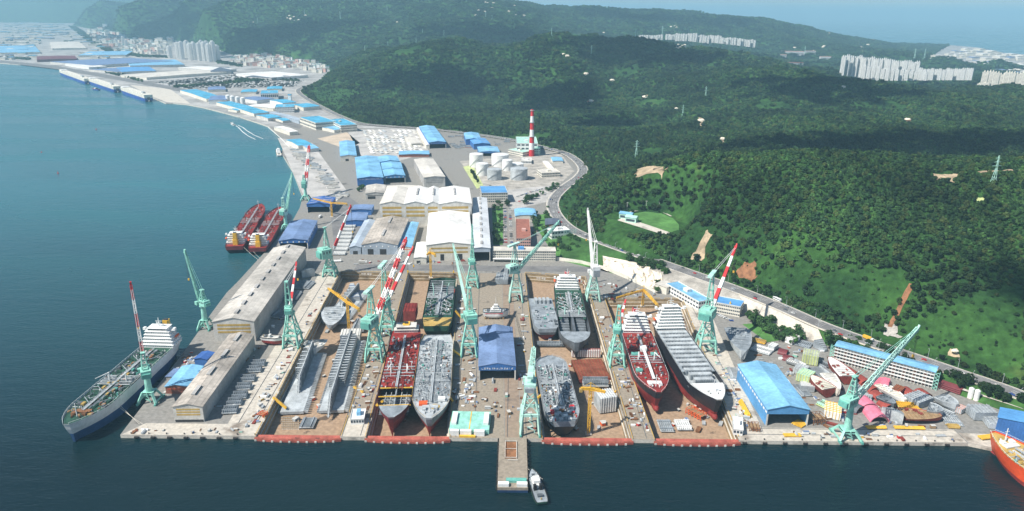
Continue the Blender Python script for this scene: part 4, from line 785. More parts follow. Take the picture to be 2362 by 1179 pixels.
st = stations(L, B, D, dr, 0, 0, .80, stern=.85); hull_part(r, st, dr, 'steel_dark', 'hull_black', 'steel_dark'); deck_part(r, st, 'deck_green', .9, 0, 18); deck_part(r, st, 'steel', .9, 25, None, name='foredeck'); tanker_kit(r, L, B, D-.9, 'steel_light', 'deck_green', 61, -.3, .06, 1.1, 'pale_mint')
house_kit(r, -L*.41, B, D-.8, 5, 14, 'white', 'red'); g = G(); x0, x1 = st[18][0], st[25][0]; g.box(x0, x1, -1.2, 1.2, 2, D-.5, 'steel_dark'); g.box(x0, x1, -B*.46, B*.46, 2, 2.5, 'steel_dark')
for k in range(8):
    x = x0+(x1-x0)*k/7
    for e in (-1, 1): g.box(x-.5, x+.5, min(e*4, e*B*.42), max(e*4, e*B*.42), 2.5, D-3-k*.6, 'steel')
g.build('hold_frame', r)
r, L = ship_root('short grey stern section with flat deck at the head of the third dock, left side', (1263,758), (1246,688), -9, 14, 'stern_section', 'hull section'); B, D = 27, 14
st = stations(L, B, D, 6, 0, 0, 1.2, stern=.7); hull_part(r, st, 6, 'steel', 'hull_red', 'steel'); deck_part(r, st, 'steel', .3); g = G(); rd = random.Random(3)
for k in range(30): g.cb((rd.uniform(-.48, .2)*L, rd.uniform(-.4, .4)*B, D-.3), (rd.uniform(1, 4), rd.uniform(1, 4), rd.uniform(.6, 2)), rd.choice(['steel', 'steel_light', 'mint_dark', 'steel_dark']))
for k in range(4): g.box(L*.3, L*.3+10, -9+k*4.6, -6+k*4.6, D-.3, D+4, 'steel_light')
g.build('deck_gear', r)
# fourth dock
r, L = ship_root('red decked tanker with white bridge, left one in the fourth dock', (1462,748), (1516,902), -9, 20); B, D, dr = 31, 20, 9
st = stations(L, B, D, dr, 2.4, 6, .72, stern=.8); hull_part(r, st, dr, 'hull_black', 'hull_red', 'hull_red', 9); deck_part(r, st, 'deck_red'); rail_part(r, st, 'white'); tanker_kit(r, L, B, D-.8, 'deck_red', 'primer_red', 71, -.3, .36, 1.4); bow_kit(r, L, B, D, 'white')
house_kit(r, -L*.41, B, D-.8, 6, 14, 'white', 'red'); g = G(); g.box(-L*.05, L*.38, -1.2, 1.2, D+2.7, D+3.1, 'white'); g.cb((-L*.06, 0, D), (7, 6, 4), 'white'); g.cb((L*.01, -9, D-.8), (6, 7, 2.6), 'mint_dark'); g.cb((L*.01, 9, D-.8), (6, 6, 2.8), 'mint_dark'); g.cb((L*.24, -10, D-.8), (5, 6, 2.4), 'mint_dark'); g.build('deck_store', r)
r, L = ship_root('grey carrier with open holds and white bridge, right one in the fourth dock', (1535,742), (1652,918), -9, 21, 'cargo_ship'); B, D, dr = 32, 21, 9
st = stations(L, B, D, dr, 2.6, 7, .76, stern=.82); hull_part(r, st, dr, 'hull_black', 'hull_red', 'hull_black', 9); deck_part(r, st, 'steel_light', 4.5, 0, 26, .5, 'hold_floor'); deck_part(r, st, 'white', .8, 25, None, name='foredeck'); rail_part(r, st, 'steel_light'); bow_kit(r, L, B, D, 'white')
for k in range(12):
    x = -L*.33+L*.62*k/11; g = G(); wd_ = B*.46*(1 if k < 8 else 1-.07*(k-7)**1.3); g.box(x-2.6, x+2.2, -wd_, wd_, D-4.5, D+.8, 'steel_light'); 
    for j in range(9): y = -wd_+wd_*2*(j+.5)/9; g.box(x+2.2, x+3.0, y-.35, y+.35, D-4.4, D+.6, 'steel'); g.box(x-3.2, x-2.6, y-.35, y+.35, D-4.4, D+.6, 'steel')
    g.build('hold_bulkhead', r)
g = G()
for e in (-1, 1): g.box(-L*.36, L*.2, min(e*B*.40, e*B*.47), max(e*B*.40, e*B*.47), D-.7, D+.2, 'steel')
g.build('side_deck', r); house_kit(r, -L*.42, B, D-.8, 8, 15, 'white', None, True, True, .94)
# orange ship at the right edge
r, L = ship_root('orange hulled ship with pale deck and white foremast, bow showing at the right edge', (2640,1230), (2303,1012), -8, 18, 'cargo_ship'); B, D, dr = 30, 18, 8
st = stations(L, B, D, dr, 3, 6, .7); hull_part(r, st, dr, 'hull_orange', 'hull_red', 'hull_orange', 10); deck_part(r, st, 'ochre', 1.2); rail_part(r, st, 'white'); tanker_kit(r, L, B, D-1, 'steel_light', 'ochre', 81, -.2, .36, .9); bow_kit(r, L, B, D+.6, 'white')
# car carriers
def car_carrier(label, stern, bow, m='hull_blue'):
    r, L = ship_root(label, stern, bow, -9, 9+SEA+3, 'car_carrier', 'ship', 'car carriers at the far quay'); B = 30
    st = stations(L, B, 19, 6, 0, 3, .84, 16, .95); hull_part(r, st, 6, m, m); g = G(); rings = []
    for x, wd, wm, wb, zd, xf, xa in st: rings.append([(x+xf*.4, -wd, 19.05), (x+xf*.4, -wd, 31), (x+xf*.4, wd, 31), (x+xf*.4, wd, 19.05)])
    g.loft(rings, 'cream'); g.build('car_deck_house', r); g = G(); g.box(L*.33, L*.40, -13, 13, 31, 34, 'white'); o = g.build('bridge', r); g = G(); g.box(L*.40, L*.404, -12, 12, 32, 33.3, 'glass'); g.build('window', o)
    g = G(); g.box(-L*.36, -L*.3, -4, 4, 31, 37, 'steel_light'); g.build('funnel', r); g = G()
    for k in range(18): g.cyl(-L*.42+k*L*.045, (-11 if k % 2 else 11), 31, 33, 1.1, 'dirty_white', .9, 7)
    g.build('vent', r); g = G(); g.box(-L/2-.6, -L/2, -5, 5, 10, 22, 'steel_dark'); g.bar((-L/2-.5, 0, 10), (-L/2-9, 3, 7), 4, 'steel'); g.build('stern_ramp', r)
car_carrier('farthest of three white and blue car carriers at the factory quay', (204,193), (141,170)); car_carrier('middle of three white and blue car carriers at the factory quay', (272,212), (207,190)); car_carrier('nearest of three white and blue car carriers at the factory quay', (344,233), (284,212), 'hull_blue')
def small_ship(label, stern, bow, zk, B, D, dr, up, low, deck, name='tug_boat', cat='boat', tiers=2, hx=.08, fun='black', hw=.6, hl=.26, sheer=1.2, mast=5):
    r, L = ship_root(label, stern, bow, zk, D, name, cat); st = stations(L, B, D, dr, sheer, 1.5, .62, 18, .8); hull_part(r, st, dr, up, low, up); deck_part(r, st, deck, .7, inset=.15); g = G(); w_ = G(); z = D-.6; l = L*hl; wd = B*hw
    for k in range(tiers): g.box(L*hx-l/2, L*hx+l/2, -wd/2, wd/2, z, z+2.5, 'white'); w_.box(L*hx+l/2-.01, L*hx+l/2+.06, -wd*.44, wd*.44, z+1.2, z+2, 'glass'); w_.box(L*hx-l*.45, L*hx+l*.45, -wd/2-.05, wd/2+.05, z+1.3, z+1.9, 'glass'); z += 2.55; l *= .62; wd *= .78
    o = g.build('wheelhouse', r); w_.build('window', o); g = G(); g.bar((L*hx, 0, z), (L*hx, 0, z+mast), .3, 'white'); g.bar((L*hx, -1.2, z+mast*.6), (L*hx, 1.2, z+mast*.6), .2, 'white'); g.build('mast', r)
    if fun: g = G(); g.box(-L*.12, -L*.05, -wd*.9, -wd*.3, D-.6, D+3.4, fun); g.box(-L*.12, -L*.05, wd*.3, wd*.9, D-.6, D+3.4, fun); g.build('funnel', r)
    g = G(); g.cb((-L*.3, 0, D-.6), (2.4, B*.4, 1.4), 'steel_dark'); g.cb((L*.36, 0, D-.4), (1.6, B*.25, 1.2), 'steel_dark'); g.cyl(-L*.4, 0, D-.6, D+.7, .4, 'ochre'); g.build('winch', r)
    g = G(); pr = None
    for x, a, b, c, zd, xf, xa in st:
        q = [(x+xf, -a, zd-.2), (x+xf, a, zd-.2)]
        if pr:
            for u, v in zip(pr, q): g.bar(u, v, .5, 'rubber')
        pr = q
    g.build('fender', r); return r, L
small_ship('green and white tug boat moored beside the jetty', (1251,1158), (1227,1086), -5, 9.5, 5, 2.4, 'deck_green', 'hull_black', 'steel', hl=.28, hw=.6)
small_ship('small tug waiting beside the middle car carrier', (229,206), (214,204), -5, 11, 7, 2.4, 'hull_blue', 'hull_navy', 'orange')
small_ship('white launch moored at the corner of the outfitting quay', (644,358), (641,344), -5, 12, 6, 2.4, 'hull_white', 'hull_white', 'cream', tiers=3, hl=.5, hw=.8, fun=None)
r, L = small_ship('white patrol vessel with red stripe and tall mast, propped on the open slipway', (1114,716), (1171,716), 2., 11, 7, 2.2, 'hull_white', 'hull_white', 'steel_light', 'patrol_vessel', 'ship', 3, .02, 'white', .62, .42, 1.6, 9)
g = G(); g.box(-L*.4, L*.3, -5.56, 5.56, 5.0, 5.6, 'red'); g.build('stripe', r)
for k in range(7):
    for e in (-1, 1): g = G(); g.cb((-L*.4+k*L*.12, e*3, -2), (2, 2, 2.2), 'wood'); g.build('keel_block', r)
small_ship('small hull with white topsides and red bottom, on the ground beside the long grey shed', (603,774), (652,778), 1.6, 9, 7, 4, 'hull_white', 'hull_red', 'dirty_white', 'small_hull', 'boat', 1, -.1, None, .4, .1)
small_ship('white speedboat trailing a foaming wake', (541,288), (532,283), -4.2, 7, 4, 1.2, 'hull_white', 'hull_white', 'white', 'speedboat', 'boat', 1, .0, None, .6, .4)
g = G(); W0 = [(538,287,3), (546,289,8), (555,294,10), (565,303,10), (580,313,9), (598,321,8)]
for e in (-1, 1):
    for (a, b, w_), (c, d_, w2) in zip(W0[:-1], W0[1:]):
        p, q = P(a, b, SEA+.08), P(c, d_, SEA+.08); n_ = (q-p).cross(Vector((0, 0, 1))).normalized(); k = 1+W0.index((a, b, w_))*1.6; g.poly([p+n_*e*k, p+n_*e*(k+w_*.3), q+n_*e*(k+1.6+w2*.22), q+n_*e*(k+1.6)], 'white')
o = struct(g, 'boat_wake', 'stuff')
# jetty pontoon
a, b = P(1183, 1018, 2), P(1186, 1122, 2); r = thing('pontoon_barge', 'rust stained pontoon jetty with white end lockers reaching out from the slipway', 'pontoon', (a.x, QY-.4, SEA-1), 0); Lp = QY-b.y; wp = 10.8
g = G(); g.box(-wp, wp, -Lp, 0, 0, 5.2, 'apron'); g.box(-wp-.02, wp+.02, -Lp-.05, -Lp, 0, 3.0, 'hull_navy'); g.build('hull', r); g = G(); g.box(-wp+2, wp-1.5, -Lp*.78, -.5, 5.2, 5.26, 'apron'); g.box(-wp+5, wp-8, -Lp*.45, -Lp*.1, 5.26, 5.34, 'rust'); g.build('deck', r)
g = G(); g.box(-wp+.5, -wp+8, -Lp+.6, -Lp+4, 5.2, 7.6, 'white'); g.build('locker', r); g = G(); g.box(wp-8, wp-.5, -Lp+.6, -Lp+4, 5.2, 7.6, 'white'); g.build('locker', r); g = G(); g.box(-wp+6, wp-1, -Lp+5.5, -Lp+9, 5.2, 7, 'mint_dark'); g.build('winch_house', r)
g = G()
for k in range(12):
    y = -Lp+3+k*(Lp-4)/11
    for e in (-1, 1): g = G(); g.cyl(e*(wp+.4), y, 1, 4.6, .8, 'rubber', .8, 8); g.build('fender', r)
g = G()
for x0, x1, y0, y1 in ((-wp+5, wp-8, -Lp*.1, -Lp*.1), (-wp+5, wp-8, -Lp*.27, -Lp*.27), (-wp+5, wp-8, -Lp*.45, -Lp*.45), (-wp+5, -wp+5, -Lp*.45, -Lp*.1), (wp-8, wp-8, -Lp*.45, -Lp*.1), (-wp+7, wp-7, -Lp*.5, -Lp*.5)): g.bar((x0, y0, 6.4), (x1, y1, 6.4), .3, 'dirty_white'); g.bar((x0, y0, 5.2), (x0, y0, 6.4), .3, 'dirty_white')
g.build('railing', r)
# mooring lines
for pa, za, pb, lab in (((276,940),5,(340,985),'pale mooring line from the bow of the moored tanker to the front quay'), ((268,925),8,(322,978),'second mooring line from the moored tanker to the front quay, slightly higher'), ((560,568),6,(596,600),'mooring line from the outer red tanker to the quay'), ((580,575),4,(600,596),'mooring line from the inner red tanker to the quay'), ((1252,1105),1,(1216,1080),'short line between tug boat and pontoon jetty')):
    g = G(); A_, B_ = P(pa[0], pa[1], za), P(pb[0], pb[1], .6); pr = None
    for k in range(9):
        t = k/8; q = A_.lerp(B_, t); q.z -= math.sin(math.pi*t)*.8
        if pr: g.rod(pr-A_, q-A_, .16, 'rope', 5)
        pr = q
    tag(g.build('mooring_line', None, A_), lab, 'rope')
# ---------------------------------------------------------------- buildings
def footing(A, B, C, h):
    a, b, c = P(*A, h), P(*B, h), P(*C, h)
    if (c-a).length > (b-a).length*1.25:        # long halls: the long eave gives the bearing
        n_ = (c-a).xy.normalized(); d = Vector((n_.y, -n_.x)); w_ = (b-a).xy.dot(d); m = Vector(a.xy)+d*w_/2; return (m.x, m.y, 0), math.atan2(d.y, d.x), w_, (c-a).xy.length
    d = (b-a).xy.normalized(); nrm = Vector((-d.y, d.x)); dep = (c-a).xy.dot(nrm); w_ = (b-a).xy.length
    m = (a+b)/2; return (m.x, m.y, 0), math.atan2(d.y, d.x), w_, dep
def marks(root, cx, y, z, n, size, gap, m='white', seed=1):
    """row of white characters too worn to read: a few strokes each"""
    rd = random.Random(seed); g = G()
    for i in range(n):
        x = cx+(i-(n-1)/2)*gap; s = size/2
        for k in range(3):
            if rd.random() < .5: g.box(x-s*.8, x+s*.8, y-.08, y, z-s+k*s*.8, z-s+k*s*.8+s*.32, m)
            else: xx = x+rd.choice([-.7, 0, .6])*s; g.box(xx-s*.16, xx+s*.16, y-.09, y-.01, z-s, z+s, m)
    return g.build('lettering', root)
def shed(label, A, B, C, h, rise, roof, wall, name='workshop_hall', front=True, over=.7, vents=0, doors=(), bands=0, arch=False, lamps=0, sign=0, group=None, cat='building', sky=0, side_win=0, wallf=None, vm='dark', back=True):
    loc, rz, w_, dep = footing(A, B, C, h); root = thing(name, label, cat, loc, rz, group); x0, x1 = -w_/2, w_/2; t = .5
    prof = lambda e: ([(x1+e, h), (0, h+rise), (x0-e, h)] if not arch else [((w_/2+e)*math.cos(a), h+rise*math.sin(a)) for a in [k*math.pi/10 for k in range(11)]])
    g = G(); g.box(x0, x0+t, t, dep-t, 0, h, wall); g.box(x1-t, x1, t, dep-t, 0, h, wall)
    if back: g.ext([(x0, 0), (x1, 0)]+[(min(max(p[0], x0), x1), p[1]-.05) for p in prof(0)], dep-t, dep, wall)
    if front: g.ext([(x0, 0), (x1, 0)]+[(min(max(p[0], x0), x1), p[1]-.05) for p in prof(0)], 0, t, wallf or wall)
    else:
        fz = h*.72 if h > 9 else h*.8; g.ext([(x0, fz), (x1, fz)]+[(p[0], p[1]-.05) for p in prof(0)], 0, t, wallf or wall); g.box(x0, x0+1.2, 0, t, 0, fz, 'dirty_white'); g.box(x1-1.2, x1, 0, t, 0, fz, 'dirty_white')
    g.build('wall', root)
    g = G(); pr = prof(over); n_ = len(pr); pts = pr+[(p[0], p[1]-.45) for p in pr[::-1]]
    g.ext([(p[0], p[1]+.45) for p in pts], -over, dep+over, roof); ro = g.build('roof', root)
    if vents:
        for k in range(vents):
            y = dep*(k+.6)/vents; g = G()
            for s_ in (0,): g.box(w_*s_-1.6, w_*s_+1.6, y-dep*.22/vents, y+dep*.22/vents, h+rise*(1-abs(s_)*2)-.2, h+rise*(1-abs(s_)*2)+1.5, 'grey_wall'); g.box(w_*s_+1.6, w_*s_+1.75, y-dep*.2/vents, y+dep*.2/vents, h+rise*(1-abs(s_)*2)+.4, h+rise*(1-abs(s_)*2)+1.3, 'dark')
            g.build('ridge_vent', ro)
    if sky:
        for k in range(sky):
            y = dep*(k+.5)/sky; g = G(); zf = lambda x: h+.47+rise*(1-abs(x)/(w_/2+over))
            for e in (-1, 1): xa, xb = e*w_*.08, e*w_*.44; g.poly([(xa, y-.8, zf(xa)), (xb, y-.8, zf(xb)), (xb, y+.8, zf(xb)), (xa, y+.8, zf(xa))][::e], 'dirty_white')
            g.build('skylight', ro)
    for (a, b, hh) in doors:
        g = G(); g.box(x0+w_*a, x0+w_*b, -.15, -.01, 0, hh, 'dark'); g.build('door', root)
    for k in range(bands):
        z = h*(.35+.52*(k+.5)/bands); g = G(); g.box(x0+w_*.1, x1-w_*.1, -.12, -.01, z, z+h*.1, vm); g.build('window', root)
    if side_win:
        for sx, xx in ((-1, x0), (1, x1)):
            g = G()
            for k in range(side_win): y = dep*(k+.5)/side_win; g.box(min(xx, xx+sx*.12), max(xx, xx+sx*.12), y-dep*.3/side_win, y+dep*.3/side_win, h*.72, h*.84, 'white')
            g.build('window', root)
    for k in range(lamps):
        g = G(); x = x0+w_*(k+.5)/lamps; g.cyl(x, 0, 0, 1, 1, 'white', n=12); g.v = [(x+(v[0]-x), -.25+.2*v[2], h*.84+v[1]) for v in g.v]; g.build('lamp', root)
    if sign: marks(root, 0, -.02, h*.86 if h > 9 else h*.9, sign, min(2.4, h*.13), w_*.86/sign, seed=len(label))
    return root
def office(label, A, B, C, h, fl, wall, roof, name='office_building', group=None, cat='building', cols=0, penthouse=True, roofbox=None, base=0):
    loc, rz, w_, dep = footing(A, B, C, h+base); root = thing(name, label, cat, (loc[0], loc[1], base), rz, group); x0, x1 = -w_/2, w_/2
    g = G(); g.box(x0, x1, 0, dep, 0, h-.02, wall); g.build('wall', root); g = G(); g.box(x0-.3, x1+.3, -.3, dep+.3, h-.02, h+.12, roof)
    for a in ((x0-.3, x1+.3, -.3, 0), (x0-.3, x1+.3, dep, dep+.3), (x0-.3, x0, 0, dep), (x1, x1+.3, 0, dep)): g.box(*a, h+.12, h+.9, wall)
    r_ = g.build('roof', root)
    if penthouse: g = G(); g.box(x0+w_*.4, x0+w_*.4+min(8, w_*.3), dep*.35, dep*.35+min(6, dep*.5), h+.1, h+3.4, roofbox or wall); g.build('roof_house', r_)
    for k in range(fl):
        z = h*(k+.38)/fl; hh = h/fl*.42; g = G(); n_ = cols or max(3, int(w_/3.2))
        for i in range(n_): x = x0+w_*(i+.5)/n_; g.box(x-w_*.36/n_, x+w_*.36/n_, -.1, -.005, z, z+hh, 'glass')
        n2 = max(2, int(dep/3.2))
        for i in range(n2):
            y = dep*(i+.5)/n2; g.box(x0-.1, x0-.005, y-dep*.34/n2, y+dep*.34/n2, z, z+hh, 'glass'); g.box(x1+.005, x1+.1, y-dep*.34/n2, y+dep*.34/n2, z, z+hh, 'glass')
        g.build('window', root)
    return root
# long grey shed
shed('long weathered grey shed, taller rear part, running along the left quay', (490,743), (583,745), (632,572), 22, 4.5, 'grey_roof', 'grey_wall', vents=10, bands=3, wallf='dirty_white', vm='ochre')
shed('lower front part of the long grey shed with banded cream gable facing the water', (398,939), (466,939), (530,773), 14, 3, 'grey_roof_worn', 'grey_wall', vents=4, bands=3, wallf='dirty_white', vm='ochre', doors=((.02, .98, 2.2),))
shed('small light blue roofed shed with brick front, left of the long grey shed', (381,892), (428,896), (421,846), 7, 2, 'sky_roof', 'cream', 'small_shed', bands=1, wallf='brick', vm='orange')
shed('small dark blue shed squeezed beside the long grey shed', (448,828), (477,830), (456,812), 7, 1.5, 'deep_blue', 'blue_wall', 'small_shed')
shed('flat grey canopy between the light blue shed and the quay edge', (383,869), (402,871), (402,852), 4, .5, 'slate_blue', 'grey_wall', 'small_shed')
shed('slate blue open fronted hall with five round lamps on its gable, behind the long shed', (643,556), (708,557), (671,511), 13, 3, 'slate_blue', 'blue_wall', front=False, lamps=5, side_win=6)
shed('bright blue open fronted hall with three pale roof strips, near the far quay crane', (707,472), (761,472), (724,456), 14, 3, 'deep_blue', 'blue_wall', front=False, sky=3)
shed('small dark blue flat topped hall behind the twin row of deck panels', (810,484), (856,484), (813,473), 9, 1, 'slate_blue', 'blue_wall')
shed('wider slate blue hall beside the end of the deck panel row', (797,510), (843,510), (804,492), 9, 1.5, 'slate_blue', 'blue_wall')
shed('weathered twin ridge grey hall with dark doorways facing the first dock', (834,565), (916,567), (869,505), 14, 5, 'grey_roof_worn', 'blue_grey', vents=2, doors=((.16, .32, 8), (.5, .68, 8)), lamps=6)
shed('blue grey aisle leaning against the left side of the weathered hall', (806,571), (834,567), (842,509), 10, 2.5, 'blue_grey', 'blue_grey', doors=((.3, .7, 5),))
shed('narrow pale blue roofed lean to on the right of the weathered hall', (919,571), (948,572), (939,514), 9, 1.5, 'sky_roof', 'cream', 'lean_to_shed', bands=1, vm='orange')
shed('small open dark shed at the foot of the blue grey aisle', (812,575), (832,575), (815,568), 6, 1, 'grey_roof', 'dark', 'small_shed', front=False)
# white hall complex
for i, (a, b, c, lab) in enumerate((((876,471), (931,471), (893,435), 'leftmost cream gabled bay of the great white hall'), ((931,471), (984,471), (942,435), 'second cream gabled bay of the great white hall'), ((984,471), (1012,471), (988,435), 'narrow third gabled bay of the great white hall'), ((1012,471), (1088,471), (1012,435), 'wide right gabled bay at the rear of the great white hall'))):
    shed(lab, a, b, c, 36, 4.2, 'pale_roof' if i < 1 else 'white_roof', 'cream', bands=3, vm='ochre', wallf='dirty_white', vents=1 if i else 0)
shed('front wing of the great white hall with scorched roof patch and wide doors', (983,566), (1090,568), (990,492), 22, 4, 'white_roof', 'cream', bands=2, wallf='cream', vm='ochre', doors=((.3, .38, 9), (.62, .78, 9)))
shed('low white annex along the left foot of the great white hall', (955,595), (983,596), (962,560), 8, 1, 'white_roof', 'cream', 'annex', doors=((.2, .5, 4),))
shed('tall pale grey aisle with slatted ridge and open doorway, right of the white hall', (1091,573), (1131,574), (1091,457), 19, 1.6, 'aisle_roof', 'blue_grey', front=False, vents=9)
shed('old white store with striped grey roof in front of the blue lettered hall', (843,447), (888,447), (846,428), 10, 2.5, 'grey_roof', 'dirty_white', bands=1, doors=((.1, .5, 5),))
shed('long low grey store behind the great white hall', (888,440), (968,440), (890,429), 9, 1.5, 'pale_roof', 'dirty_white')
shed('blue hall with a row of white lettering and pale roof panels', (824,412), (885,413), (819,363), 15, 3, 'sky_roof', 'blue_wall', sign=17, sky=0)
shed('rear pale blue hall with glazed gable right of the lettered hall', (877,374), (922,372), (871,362), 17, 3, 'sky_roof', 'blue_wall')
shed('middle cyan blue hall behind the open fronted one, right of the lettered hall', (882,391), (929,390), (879,376), 15, 3, 'sky_roof', 'sky_wall')
shed('cyan blue open fronted hall with five white marks, nearest of three beside the lettered hall', (887,407), (935,406), (882,390), 14, 3, 'sky_roof', 'sky_wall', front=False, lamps=5)
shed('narrow blue hall with cream front and purple shade side, left of the pipe yard', (785,361), (823,361), (783,327), 11, 3, 'sky_roof', 'sky_wall', wallf='cream', doors=((.3, .5, 5),))
shed('stepped white and grey hall standing among the yards behind the white hall', (978,410), (1028,410), (955,368), 19, 2, 'pale_roof', 'grey_wall', bands=3, wallf='dirty_white', vm='grey_wall')
shed('low brick building with pale blue roof behind the grey hall', (920,357), (990,356), (920,349), 6, 1, 'sky_roof', 'brick', bands=1, vm='dark')
shed('small cream building among the stored pipes', (949,332), (974,332), (935,316), 6, 1, 'pale_roof', 'cream', bands=1)
shed('big blue hall with white gable letters below the hill', (990,329), (1029,328), (967,292), 15, 3, 'sky_roof', 'blue_wall', sign=8, wallf='blue_wall', front=False)
shed('long white flank lean to on the left of the big blue hall', (983,335), (990,334), (961,295), 9, 1, 'white_roof', 'cream', 'lean_to_shed')
shed('hindmost blue hall of three overlapping near the tanks', (1075,322), (1109,320), (1070,307), 14, 3, 'sky_roof', 'blue_wall', sky=1)
shed('middle dark blue hall with white roof stripes of three overlapping near the tanks', (1093,333), (1130,331), (1082,320), 13, 2.5, 'blue_roof', 'blue_wall', sky=3)
shed('foremost blue open fronted hall of three overlapping near the tanks', (1105,351), (1152,350), (1101,339), 10, 2, 'sky_roof', 'blue_wall', front=False, sky=3)
shed('blue roofed hut by the curve of the hill road', (1275,372), (1298,370), (1271,363), 5, 1, 'sky_roof', 'cream', 'small_shed')
# power plant, chimney, tanks
r = office('mint and white boiler house of the power plant below the hill', (1192,331), (1240,330), (1190,316), 26, 3, 'white', 'pale_mint', 'boiler_house', cols=5); 
r = office('lower mint roofed wing in front of the boiler house', (1172,345), (1206,352), (1182,338), 10, 2, 'cream', 'pale_mint', 'turbine_house'); r = office('mint duct tower beside the red and white chimney', (1232,343), (1246,342), (1231,338), 16, 3, 'pale_mint', 'mint', 'duct_tower', cols=3)
b = P(1226,360); zt = Q(1227,252,b.y).z; r = thing('chimney', 'tall red and white banded chimney of the power plant', 'chimney', b); g = G()
for k in range(7): q0, q1 = k/7, (k+1)/7; g.cyl(0, 0, zt*q0, zt*q1, 6.6-3.2*q0, 'white' if k % 2 else 'red', 6.6-3.2*q1, 16)
g.build('shaft', r); g = G(); g.cyl(0, 0, zt, zt+.6, 3.5, 'dark', 3.2, 16); g.build('rim', r); g = G()
for q in (.42, .72, .97): g.cyl(0, 0, zt*q, zt*q+1.2, 6.6-3.2*q+1.6, 'steel_light', None, 16)
g.build('gallery', r)
def tank(label, cx, top, base, rpx, m):
    b = P(cx, base); s = (P(cx+rpx, base)-P(cx-rpx, base)).length/2; b = b+Vector((0, s, 0)); zt = Q(cx, top, b.y-0).z; b = Vector((b.x, b.y, 0)); r = thing('storage_tank', label, 'tank', b, 0, 'oil storage tanks in the tank farm')
    g = G(); g.cyl(0, 0, 0, zt, s, m, None, 36); g.build('shell', r, smooth=False); g = G(); g.cyl(0, 0, zt, zt+2.2, s+.15, m, .5, 36); g.build('roof', r)
    g = G(); pr = None
    for k in range(25): a = -2.6+k*.07; p = (math.cos(a)*(s+.7), math.sin(a)*(s+.7), .5+zt*k/24); pr and g.bar(pr, p, .7, 'steel_light'); pr = p
    g.build('stair', r); g = G()
    for k in range(24): a, c = k*math.pi/12, (k+1)*math.pi/12; g.bar((math.cos(a)*s, math.sin(a)*s, zt+1.1), (math.cos(c)*s, math.sin(c)*s, zt+1.1), .18, 'steel_light'); g.bar((math.cos(a)*s, math.sin(a)*s, zt), (math.cos(a)*s, math.sin(a)*s, zt+1.1), .15, 'steel_light')
    g.build('railing', r)
for a in (('white tank at the rear left of the tank farm', 1098,355,387,16,'white'), ('large white tank at the rear centre of the tank farm', 1153,356,386,20,'white'), ('white tank with blank side between rear and front rows', 1112,377,407,14,'white'), ('slim white tank behind the right grey tank', 1170,369,395,12,'white'), ('low white tank at the rear right of the tank farm', 1192,377,392,16,'white'), ('grey tank at the front left of the tank farm', 1140,390,417,17,'steel_light'), ('wider grey tank at the front right of the tank farm', 1197,388,417,20,'steel_light')): tank(*a)
office('cream pump house on the paved side of the tank farm', (1250,400), (1293,398), (1249,391), 9, 2, 'cream', 'pale_roof'); office('small white control hut behind the tanks', (1202,372), (1226,371), (1202,364), 6, 1, 'white', 'dirty_white'); shed('long white canopy on the paved yard right of the tanks', (1272,396), (1282,394), (1252,372), 4, .6, 'white_roof', 'cream', 'canopy', front=False)
# offices behind the docks
r = office('four storey cream office with bright blue roof above the white hall', (1111,446), (1171,445), (1111,430), 18, 4, 'cream', 'blue_roof', cols=12, penthouse=False); shed('blue arched gymnasium beyond the car park', (1189,500), (1238,500), (1193,484), 8, 3, 'sky_roof', 'cream', 'gymnasium', arch=True, doors=((.8, .95, 4),))
office('long pink office with red brown roof between lawns', (1191,550), (1224,549), (1190,506), 13, 3, 'pinkish', 'brick', cols=7); office('long four storey white office facing the head of the slipway', (1137,579), (1282,580), (1137,570), 14, 4, 'cream', 'pale_roof', cols=34, roofbox='blue_roof')
shed('low dark roofed brick hall beside the hill road', (1258,519), (1291,523), (1258,505), 7, 1.5, 'dark_roof', 'brick'); r = office('white building wrapped in mint steel frames near the hill road', (1273,535), (1314,531), (1275,526), 12, 2, 'white', 'white', cols=6)
g = G()
for k in range(7): g.bar((6+k*3, -1, 0), (6+k*3, -1, 13), .4, 'pale_mint'); g.bar((6, -1, 1+k*2), (26, -1, 1+k*2), .3, 'pale_mint')
g.build('frame', r)
shed('pale bus shelter row along the white office', (1138,598), (1205,600), (1138,592), 4, .5, 'white_roof', 'dirty_white', 'canopy', front=False)
# shelter, light blue hall, galleries
shed('large movable blue shelter with white lettered gable standing on the slipway', (1104,846), (1190,847), (1105,756), 14, 3.4, 'slate_blue', 'blue_wall', 'movable_shelter', front=False, sign=13, back=False, over=.3)
shed('light blue open fronted hall on the right quay with white window row', (1771,945), (1869,947), (1703,842), 15, 4, 'sky_roof', 'sky_wall', front=False, side_win=14)
shed('dark blue shed behind the orange ship at the right edge', (2303,963), (2450,1005), (2322,945), 15, 2.5, 'blue_roof', 'blue_wall')
r = office('three storey office with blue roof below the retaining wall', (1649,698), (1708,709), (1659,684), 12, 3, 'cream', 'blue_roof', cols=14, penthouse=False); g = G(); g.cyl(2, 5, 12, 15, 1.2, 'yellow', .3, 10); g.build('siren', r)
r = office('white two storey workshop office with pale blue roof behind the fourth dock', (1537,655), (1612,697), (1556,646), 10, 2, 'white', 'sky_roof', cols=12); shed('cream windowless block left of the workshop office', (1511,655), (1538,664), (1522,645), 9, .5, 'pale_roof', 'cream', 'annex')
loc, rz, w_, dep = footing((1927,798), (2157,859), (1936,787), 17); r = thing('gallery_building', 'long four storey building with open white galleries and pale blue roof, right of the blocks', 'building', loc, rz); dep = max(dep, 13)
